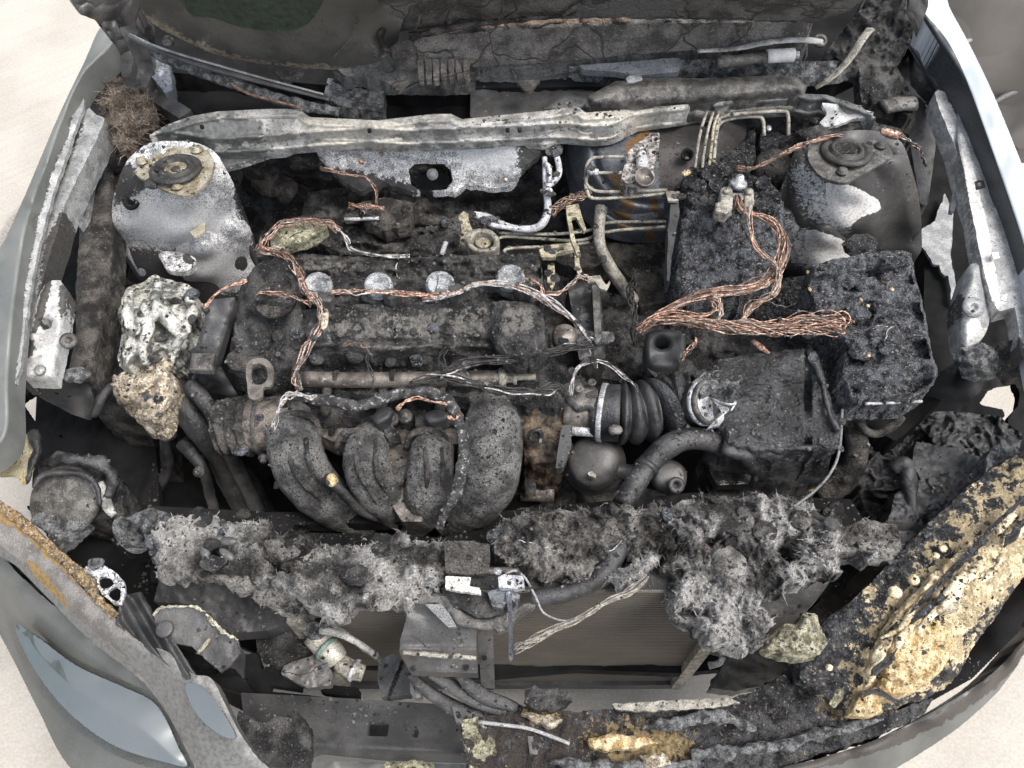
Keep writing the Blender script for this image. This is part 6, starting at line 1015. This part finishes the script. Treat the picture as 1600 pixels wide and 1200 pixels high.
# ================================================================ straw nest, wiper arm, odds and ends at the rear
ns = blanket('straw_nest', [(160, 140), (172, 120), (192, 112), (212, 125), (225, 140), (235, 165), (240, 190), (225, 205), (205, 212), (195, 235), (185, 222), (170, 190), (158, 160)], .88, 'brown nest of burnt straw and fibres at the left rear corner', nest, 3500, amp=.02, dome=.03, fl=.022, thick=.02)
tag(tube('dark_duct', [(190, 220, .82), (186, 245, .80), (180, 270, .78)], [18, 14, 10], charbrown, None, amp=.01, freq=50), 'burnt stub hanging below the straw nest', 'duct')
wa = thing('windscreen_wiper', 'long grey wiper arm with crusted blade slanting across the left scuttle', 'wiper', (380, 120, .95))
tube('arm_bar', [(198, 55, 1.0), (250, 78, .985), (320, 102, .975), (400, 124, .965), (470, 142, .955), (515, 155, .95)], [4, 6, 7, 7, 6, 4], greyplastic, wa, flat=.6)
tube('arm_edge', [(202, 53, 1.008), (260, 78, .993), (400, 119, .972), (505, 147, .96)], [1.5, 2, 2, 1.5], galv, wa)
tube('blade', [(235, 82, .97), (300, 108, .96), (360, 128, .95), (420, 150, .94), (480, 166, .935), (530, 175, .93)], [6, 9, 9, 9, 9, 6], ashcrust, wa, amp=.006, freq=60)
tube('rusty_wire', [(360, 130, .96), (385, 145, .955), (420, 155, .95), (470, 168, .945)], 2.2, darkcopper, wa)
lathe('pivot_nut', (263, 65, 1.0), [(9, -3), (9, 2), (6, 3), (6, 7), (0, 8)], greycast, None, seg=12); tag(bpy.data.objects['pivot_nut'], 'small round pivot nut below the corner of the sooty windshield', 'nut')
wl = thing('wiper_linkage', 'bluish grey wiper linkage with white motor cylinder in the right scuttle', 'wiper linkage', (1100, 100, .9))
slab('link_tray', [(888, 104, .945), (1000, 98, .95), (1100, 92, .955), (1180, 92, .955), (1290, 96, .95), (1345, 92, .945), (1330, 112, .93), (1290, 120, .925), (1200, 118, .925), (1100, 118, .925), (1010, 122, .92), (900, 112, .935)], .94, ashcrust, wl, thick=.02, step=2.4, jag=1.2, amp=.006, freq=50)
slab('link_arm', [(905, 102, .955), (1060, 90, .965), (1068, 96, .965), (1060, 112, .955), (1000, 118, .95), (960, 112, .95), (910, 108, .952)], .955, booster, wl, thick=.012, step=2.2, jag=.6)
tube('pale_link', [(1090, 80, .985), (1150, 76, .985), (1200, 66, .99), (1250, 62, .99), (1285, 66, .985)], [4, 5, 6, 6, 7], palemetal, wl, flat=.5, amp=.002)
tube('motor_cylinder', [(1198, 88, .975), (1240, 86, .975)], 10.5, whitegrey, wl, seg=20, n=5)
tube('cylinder_rod', [(1240, 86, .975), (1248, 86, .975)], 6, alu, wl, n=3)
tube('link_joint', [(1120, 98, .97), (1150, 94, .972), (1198, 90, .973)], [10, 9, 9], greycast, wl, seg=14, amp=.003)
lathe('link_ring', (1281, 64, .985), [(11, -2), (11, 3), (6, 3), (6, -2)], greycast, wl, axis=(0, -.4, 1), seg=18)
slab('ash_spot', [(978, 122), (985, 117), (1002, 118), (1004, 124), (990, 129), (980, 128)], .952, alu, wl, thick=.003, step=1.6)
fo = tube('flat_strap', [(1274, 138, .95), (1300, 120, .97), (1325, 95, .99), (1345, 65, 1.01), (1360, 45, 1.02)], [4, 6, 7, 7, 8], tanpipe, None, flat=.35, n=30); tag(fo, 'flat pale metal strap leaning across the right scuttle corner', 'strap')
tag(slab('duct_cover', [(918, 150, .935), (960, 128, .945), (1000, 122, .948), (1100, 122, .948), (1200, 118, .948), (1245, 120, .945), (1262, 135, .935), (1255, 148, .93), (1150, 158, .925), (1050, 164, .92), (940, 170, .92), (915, 170, .92)], .935, greycast, None, thick=.04, step=2.4, jag=.6, amp=.003, freq=50, dome=.012, domew=14), 'rough dark grey duct cover above the beam on the right', 'cover')
tag(slab('black_fold', [(850, 165, .93), (880, 145, .935), (915, 145, .935), (922, 160, .93), (915, 172, .925), (850, 175, .925)], .93, satin, None, thick=.03, step=2.2, smooth=True, dome=.008, domew=8), 'smooth black folded flap next to the duct cover', 'flap')
# ================================================================ wiring
COPPER = [copper, darkcopper, ashwire]; ASHY = [ashwire, copper, blackwire]
def loom(name, pts, n, spread, r, mats, label, cat='wiring', **k):
    sp_ = [v * .72 for v in spread] if isinstance(spread, list) else spread * .8
    return tag(wires(name, pts, n, sp_, r * .68, mats, **k), label, cat)
tag(slab('melted_connector', [(420, 368, .84), (440, 352, .85), (470, 344, .855), (500, 342, .855), (512, 356, .85), (490, 372, .845), (450, 384, .84), (425, 390, .84)], .85, greenfoam, None, thick=.02, step=2, jag=1.6, amp=.010, freq=60, dome=.006, domew=6), 'melted white and yellow connector wrapped in copper wires, rear left of the engine', 'connector')
loom('wiring_loom', [(404, 392, .86), (416, 372, .865), (440, 352, .87), (480, 345, .87), (515, 350, .87), (528, 362, .86)], 9, 7, 1.1, COPPER, 'copper wires wound over the melted connector', wt=[5, 2, 2], seed=2)
loom('wiring_loom', [(402, 392, .86), (430, 392, .865), (455, 405, .868), (468, 430, .87), (475, 450, .87), (492, 470, .868)], 16, [8, 9, 9, 8, 8], 1.3, COPPER, 'thick copper loom running down to the first ignition coil', wt=[6, 3, 1], seed=3)
loom('wiring_loom', [(492, 465, .865), (502, 490, .858), (500, 510, .852), (485, 535, .842), (470, 565, .83), (462, 590, .81), (470, 610, .80)], 15, [8, 8, 8, 9, 8, 6], 1.2, [darkcopper, ashwire, copper, blackwire], 'loom of thin wires curving down the left end of the valve cover', wt=[4, 4, 2, 2], seed=4)
tag(lump('foam_crumbs', (507, 500, .858), (7, 20, 5), foam, amp=1, freq=80, sub=3), 'cream crumbs stuck on the curving loom', 'crumbs')
loom('wiring_loom', [(402, 460, .875), (430, 457, .878), (460, 462, .874), (485, 478, .868)], 4, 5, 1.4, COPPER, 'few copper wires crossing the oil cap', wt=[6, 2, 1], seed=6)
loom('wiring_loom', [(515, 456, .862), (545, 455, .864), (575, 456, .864), (630, 460, .866), (685, 462, .866), (705, 460, .866)], 7, 5, 1.5, [copper, ashwire], 'orange copper wires strung between the ignition coils', wt=[4, 2], seed=7)
loom('wiring_loom', [(660, 468, .868), (700, 462, .87), (740, 446, .872), (780, 444, .872), (820, 452, .868), (860, 475, .858), (895, 500, .85), (920, 530, .84), (930, 540, .838)], 13, [3, 5, 6, 6, 7, 8, 8, 6, 4], 1.5, [ashwire, copper, blackwire], 'ash white loom arching from the third coil to the right junction', wt=[6, 2, 1], seed=8)
loom('wiring_loom', [(818, 436, .865), (838, 442, .862), (848, 452, .858), (850, 468, .855)], 4, 4, 1.4, [copper], 'short copper pigtail at the rightmost ignition coil', seed=9)
loom('wiring_loom', [(850, 460, .85), (875, 456, .852), (895, 442, .85), (905, 432, .85), (922, 434, .845)], 6, 4, 1.2, COPPER, 'thin copper wires reaching the bent clip right of the engine', wt=[4, 2, 1], seed=10)
loom('wiring_loom', [(318, 481, .83), (335, 462, .835), (355, 448, .838), (386, 438, .84)], 4, 2.5, 1.5, [copper, darkcopper], 'single orange copper cable left of the engine above the strap bracket', seed=11, wt=[4, 1])
# black looms in front of the cover
loom('wiring_loom', [(690, 585, .81), (720, 570, .82), (770, 562, .825), (830, 556, .83), (880, 545, .835), (925, 538, .838), (955, 528, .84)], 16, [7, 9, 9, 8, 8, 8, 7], 1.6, [blackwire, ashwire, charbrown], 'black frayed loom along the front of the valve cover to the right junction', wt=[7, 1, 2], seed=12)
tag(tube('loom_end', [(930, 536, .845), (945, 528, .85), (958, 526, .85)], [7, 10, 8], ashcrust, None, amp=.006, freq=70), 'lumpy charred loom end at the right junction', 'wiring')
loom('wiring_loom', [(925, 540, .835), (926, 558, .825), (930, 575, .81)], 9, 5, 1.2, [blackwire, ashwire], 'short vertical wires dropping from the right junction', seed=13, wt=[3, 1])
loom('wiring_loom', [(892, 618, .80), (895, 590, .815), (908, 570, .82), (930, 564, .82), (960, 575, .81), (985, 598, .80), (996, 612, .79)], 6, 4, 1.3, [ashwire, blackwire], 'thin wires arching over the throttle body', seed=14, wt=[2, 2])
lm = tube('main_loom', [(454, 620, .79), (480, 622, .79), (520, 628, .79), (560, 634, .785), (600, 622, .785), (640, 612, .785), (670, 612, .785), (700, 628, .785), (716, 655, .785), (724, 690, .775), (722, 730, .76), (712, 770, .74), (695, 800, .71), (686, 825, .69)], [6, 8, 9, 9, 9, 9, 10, 10, 9, 9, 9, 9, 8, 7], M('crusted_loom', (.02, .02, .02), (.075, .074, .072), 70, c3=.40, t3=.62, sc3=140, rough=.85, bump=1, bd=.004, bsc=200), None, seg=16, amp=.005, freq=80, n=150)
tag(lm, 'thick crusted black loom snaking over the intake pipes and down between them', 'wiring')
loom('wiring_loom', [(620, 640, .80), (632, 628, .805), (650, 622, .808), (680, 628, .808), (700, 634, .80)], 5, 2.5, 1.3, [copper], 'bright copper strands bridging two black plugs above the intake pipes', seed=15)
loom('wiring_loom', [(697, 650, .80), (712, 655, .80), (718, 645, .80)], 4, 2.5, 1.4, [copper], 'short copper ends beside the bend of the thick crusted loom', seed=16)
loom('wiring_loom', [(640, 600, .80), (690, 590, .81), (740, 600, .81), (790, 612, .80), (840, 612, .795), (870, 605, .79), (884, 620, .78)], 12, 7, 1.8, [blackwire, ashwire, charbrown], 'black loom draped over the right end of the fuel rail', seed=17, wt=[6, 1, 2])
loom('wiring_loom', [(428, 672, .765), (434, 645, .79), (446, 620, .80), (462, 616, .80), (490, 622, .80)], 8, 4, 1.5, [ashwire, foam], 'ash white wires bending over the thermostat housing', seed=18, wt=[3, 1])
loom('wiring_loom', [(576, 545, .815), (574, 565, .81), (584, 590, .79), (580, 612, .78)], 3, 4, 1, [blackwire], 'two thin black wires hanging over the fuel rail', seed=19)
loom('wiring_loom', [(530, 542, .83), (555, 534, .835), (572, 545, .825), (580, 560, .82)], 3, 3, 1.1, [darkcopper, blackwire], 'fine brown wires on the front edge of the valve cover', seed=20, wt=[1, 1])
loom('wiring_loom', [(700, 545, .84), (690, 560, .835), (695, 575, .83), (696, 590, .80)], 3, 6, 1, [blackwire], 'fine black strands hanging near the breather box', seed=21)
loom('wiring_loom', [(520, 352, .84), (540, 370, .83), (548, 388, .82), (580, 398, .82), (640, 400, .82)], 3, 2.5, 1.8, [tanpipe, ashwire], 'tan lines looping from the melted connector to behind the cover', seed=22, wt=[1, 1])
loom('wiring_loom', [(500, 262, .84), (540, 272, .83), (575, 280, .82), (588, 300, .80), (586, 330, .77)], 4, 2.5, 1.2, [darkcopper, copper], 'thin copper wires looping down from the bulkhead panel', seed=23, wt=[2, 1])
loom('wiring_loom', [(545, 322, .80), (575, 322, .80), (600, 326, .79)], 10, 5, 1.2, [copper, darkcopper], 'short copper patch in the heap of burnt insulation', seed=24, wt=[1, 1])
loom('wiring_loom', [(860, 335, .80), (880, 318, .81), (905, 305, .815), (925, 300, .82)], 14, 9, 1.1, [darkcopper, copper, yellowmetal, blackwire], 'fan of thin coloured wires between the white pipe and the booster', seed=25, wt=[3, 2, 1, 2])
# battery cables
loom('battery_cable', [(1150, 305, .905), (1160, 330, .90), (1190, 340, .90), (1215, 358, .895), (1225, 390, .885), (1215, 420, .875), (1190, 442, .865), (1160, 452, .86), (1110, 458, .855), (1070, 470, .845), (1030, 492, .83), (1000, 515, .81)], 24, [4, 6, 8, 11, 12, 12, 10, 9, 9, 9, 8], 1.3, COPPER, 'big curved bundle of bare copper cable in front of the battery', 'cable', wt=[5, 4, 1], seed=30, twist=.7)
loom('battery_cable', [(1168, 325, .905), (1172, 355, .90), (1180, 385, .89), (1205, 410, .885), (1216, 430, .88), (1212, 455, .87), (1190, 470, .86), (1172, 480, .85), (1158, 500, .84)], 12, 4.5, 1.5, [copper, tanpipe], 'single twisted cable running inside the big copper curve', 'cable', wt=[3, 2], seed=31, twist=4)
loom('battery_cable', [(1010, 500, .83), (1060, 498, .84), (1110, 506, .845), (1160, 512, .845), (1210, 514, .845), (1260, 508, .845), (1312, 508, .84), (1322, 512, .84)], 36, [8, 10, 11, 12, 15, 22, 26, 20], 1.3, [copper, darkcopper, tanpipe], 'wide frayed copper bundle pointing right towards the fuse box', 'cable', wt=[5, 5, 1], seed=32, fray=.5)
loom('battery_cable', [(1112, 460, .86), (1124, 470, .86), (1126, 488, .855), (1120, 502, .85)], 8, 3.5, 1.4, [copper, tanpipe], 'short cable joining the two copper bundles', 'cable', seed=33, wt=[1, 2])
loom('battery_cable', [(1000, 520, .82), (1015, 498, .835), (1050, 485, .84), (1100, 490, .85), (1118, 480, .86), (1112, 468, .86)], 5, 5, 1.2, COPPER, 'loose copper loop left of the two bundles', 'cable', seed=34, wt=[3, 2, 2])
loom('battery_cable', [(1062, 565, .80), (1072, 550, .81), (1085, 540, .815), (1090, 528, .82)], 6, 5, 1.2, [copper, blackwire], 'small copper tail hanging beside the mount bracket hole', 'cable', seed=35, wt=[2, 1])
tag(tube('orange_shard', [(1176, 532, .80), (1188, 542, .80), (1202, 552, .80)], [4, 5, 2], copper, None, amp=.003), 'orange shard below the frayed copper bundle', 'shard')
loom('ground_cable', [(1150, 262, .88), (1180, 262, .89), (1215, 245, .905), (1250, 228, .918), (1290, 215, .925), (1345, 208, .925)], 9, [5, 4, 4, 4, 5], 1.2, [darkcopper, copper], 'copper cable stretched across the top of the right strut tower', 'cable', wt=[2, 2], seed=36)
tag(tube('copper_sleeve', [(1376, 205, .915), (1392, 208, .915), (1404, 212, .91)], 6, copper, None, n=6), 'short bare copper sleeve behind the right strut bearing', 'cable')
loom('ground_cable', [(1404, 212, .91), (1425, 222, .90), (1440, 240, .88), (1446, 260, .86)], 7, 4, 1.2, [darkcopper, blackwire, ashwire], 'burnt cable tail hanging down right of the strut tower', 'cable', seed=37, wt=[2, 2, 1])
loom('wiring_loom', [(1090, 268, .885), (1110, 250, .89), (1150, 240, .89), (1170, 258, .88)], 7, 6, 1.2, [blackwire, darkcopper], 'black and brown wires behind the battery top', seed=38, wt=[3, 1])
loom('wiring_loom', [(990, 420, .76), (985, 460, .75), (995, 500, .75), (990, 540, .74)], 10, 8, 1.8, [blackwire, charbrown], 'black loom dropping between the steel pipe and the battery', seed=39, wt=[3, 1])

for i, (x, y, r) in enumerate(((330, 880, 12), (450, 862, 14), (560, 900, 16), (640, 868, 13), (500, 930, 12), (600, 945, 10))):
    lump('melted_knot', (x, y, .758), (r * 1.5, r, r * .4), fibredark if i % 2 else char, bpy.data.objects['ash_blanket.%03d' % (1 if i == 1 else 2)] if i else b1, amp=1.6, freq=60, sub=4)
# ================================================================ tree over the forecourt, seen only as a reflection in the clean paint
tre = bpy.data.objects.new('tree', None); C.objects.link(tre); tre.location = (-8.2, 1.6, 0); WL[tre.name] = np.array((-8.2, 1.6, 0.0))
tag(tre, 'green leafy tree mirrored in the clean paint of the left bumper corner', 'tree')
mb = MB(); tube_raw(mb, catmull([(-8.2, 1.6, 0), (-8.0, 1.5, 2.5), (-7.4, 1.2, 5), (-6.6, .9, 7.2)], 30), np.linspace(.22, .08, 30), 12, 0, .03, 3)
for q in ((-5.6, .2, 7.8), (-6.4, 2.2, 8), (-7.6, .2, 8.2)): tube_raw(mb, catmull([(-7.4, 1.2, 5), ((-7.4 + q[0]) / 2, (1.2 + q[1]) / 2, 6.6), q], 12), np.linspace(.09, .03, 12), 8)
mb.build('trunk', M('bark', .06, .12, 12), tre)
rq = np.random.RandomState(4); n_ = 9000; u = rq.normal(size=(n_, 3)); u /= np.linalg.norm(u, axis=1)[:, None]; c_ = np.array((-6.6, .8, 7.9)) + u * (rq.rand(n_, 1) ** .4) * np.array((2.0, 2.2, 1.3))
c_ = c_[gnoise(c_ * 1.3) > -.12]; n_ = len(c_); e1 = rq.normal(size=(n_, 3)); e1 /= np.linalg.norm(e1, axis=1)[:, None]; e2 = np.cross(e1, rq.normal(size=(n_, 3))); e2 /= np.linalg.norm(e2, axis=1)[:, None]
k = np.arange(n_); mb = MB(); mb.add(np.vstack([c_ - e1 * .07, c_ + e2 * .035, c_ + e1 * .07, c_ - e2 * .035]), np.c_[k, k + n_, k + 2 * n_, k + 3 * n_].tolist())
mb.build('crown', M('leaf', (.03, .06, .018), (.07, .12, .035), 3, rough=.6, bump=0), tre, smooth=False)
# ================================================================ loose ash crumbs lying on everything
bpy.context.view_layer.update(); dg = bpy.context.evaluated_depsgraph_get()
rr = random.Random(11)
_v = [(-1, -1, -.5), (1, -.8, -.6), (.9, 1, -.5), (-1, .8, -.6), (-.7, -.6, .6), (.6, -.8, .7), (.8, .6, .5), (-.6, .9, .7)]
_f = [(0, 3, 2, 1), (4, 5, 6, 7), (0, 1, 5, 4), (1, 2, 6, 5), (2, 3, 7, 6), (3, 0, 4, 7)]
def crumbs(name, label, n, x0, x1, y0, y1, s0, s1, mats, zmin=.45):
    mb = MB(); k = 0
    for _ in range(n * 3):
        if k >= n: break
        x, y = rr.uniform(x0, x1), rr.uniform(y0, y1)
        if gnoise(np.array([[x * 9, y * 9, 3.3]]))[0] < rr.uniform(-.5, .25): continue
        hit, loc, nor, idx, ob, mx = SC.ray_cast(dg, Vector((x, y, 1.5)), Vector((0, 0, -1)))
        if not hit or loc.z < zmin or nor.z < .35: continue
        if ob.name.split('.')[0] in ('fender', 'windshield', 'door', 'bumper_cover', 'gloss_patch', 'moulding', 'dashboard', 'scuttle_floor', 'firewall', 'wheel_well'): continue
        s = s0 + (s1 - s0) * rr.random() ** 3; a = rr.random() * 6.28; ca, sa = math.cos(a), math.sin(a); e = rr.uniform(.5, 1.2); h = rr.uniform(.4, .9)
        V = [(loc.x + s * ((vx + rr.uniform(-.4, .4)) * ca - vy * e * sa), loc.y + s * ((vx) * sa + (vy + rr.uniform(-.4, .4)) * e * ca), loc.z + s * (vz * h + .25)) for vx, vy, vz in _v]
        mb.add(V, _f, rr.randrange(len(mats))); k += 1
    tag(mb.build(name, mats, smooth=False), label, 'debris', kind='stuff')
crumbs('ash_crumbs', 'fine grey and black ash crumbs strewn over the engine bay', 9000, -.68, .72, -.5, .5, .0008, .0034, [char, ashcrust, crust, charbrown, char, crust, greycast, char, charbrown, fibredark])

def place(x, y):
    hit, loc, nor, idx, ob, mx = SC.ray_cast(dg, Vector((x, y, 1.5)), Vector((0, 0, -1)))
    if not hit or loc.z < .5 or ob.name.split('.')[0] in ('fender', 'windshield', 'door', 'bumper_cover', 'gloss_patch', 'moulding', 'dashboard', 'scuttle_floor', 'fender_rail', 'strut_tower', 'cross_beam', 'beam_lip', 'wheel_well', 'undertray', 'fender_flange', 'intake_pipe', 'box_top', 'bypass_hose', 'coolant_hose', 'heater_hose', 'hose_bellows', 'hose_sleeve', 'engine_mount', 'pipe_rib', 'main_loom', 'fuel_rail', 'booster_shell', 'bulkhead_panel', 'lamp_bucket', 'valve_body', 'sleeve', 'body_casting', 'battery_cable'): return None
    return loc
import bmesh as _bm
b_ = _bm.new(); _bm.ops.create_icosphere(b_, subdivisions=3, radius=1); CV = np.array([v.co[:] for v in b_.verts]); CF = [tuple(v.index for v in f.verts) for f in b_.faces]; b_.free()
mb = MB(); k = 0
for _ in range(6000):
    if k >= 300: break
    x, y = rr.uniform(-.60, .62), rr.uniform(-.28, .42)
    if gnoise(np.array([[x * 7, y * 7, 8.3]]))[0] < rr.uniform(-.2, .45): continue
    loc = place(x, y)
    if loc is None: continue
    s = .0035 + .0095 * rr.random() ** 2.2; v = CV * np.array((rr.uniform(.7, 1.5), rr.uniform(.7, 1.3), rr.uniform(.35, .8))) * s
    c = np.array(loc); v = v + CV * (fbm((v + c) * (1.1 / s) * .5, 4) * s * .7)[:, None]
    mb.add(v + c, CF, rr.choice((0, 0, 0, 1, 2))); k += 1
tag(mb.build('char_clods', [char, charbrown, glossash]), 'small charred clods stuck over the engine and its surroundings', 'debris', kind='stuff')
mb = MB(); k = 0
for _ in range(900):
    if k >= 70: break
    x, y = rr.uniform(-.45, .60), rr.uniform(-.45, .40); a = rr.random() * 6.28; L_ = rr.uniform(.015, .05); pts = []
    for i in range(6):
        loc = place(x, y)
        if loc is None or (pts and abs(loc.z - pts[-1][2]) > .02): pts = []; break
        pts.append((loc.x, loc.y, loc.z + .0012)); a += rr.uniform(-.7, .7); x += math.cos(a) * L_ / 5; y += math.sin(a) * L_ / 5
    if len(pts) < 6: continue
    tube_raw(mb, catmull(pts, 18), rr.uniform(.0004, .0009), 5, rr.choice((0, 0, 1, 2))); k += 1
tag(mb.build('loose_strands', [blackwire, darkcopper, ashwire]), 'short burnt wire ends scattered over the engine bay', 'wire', kind='stuff')
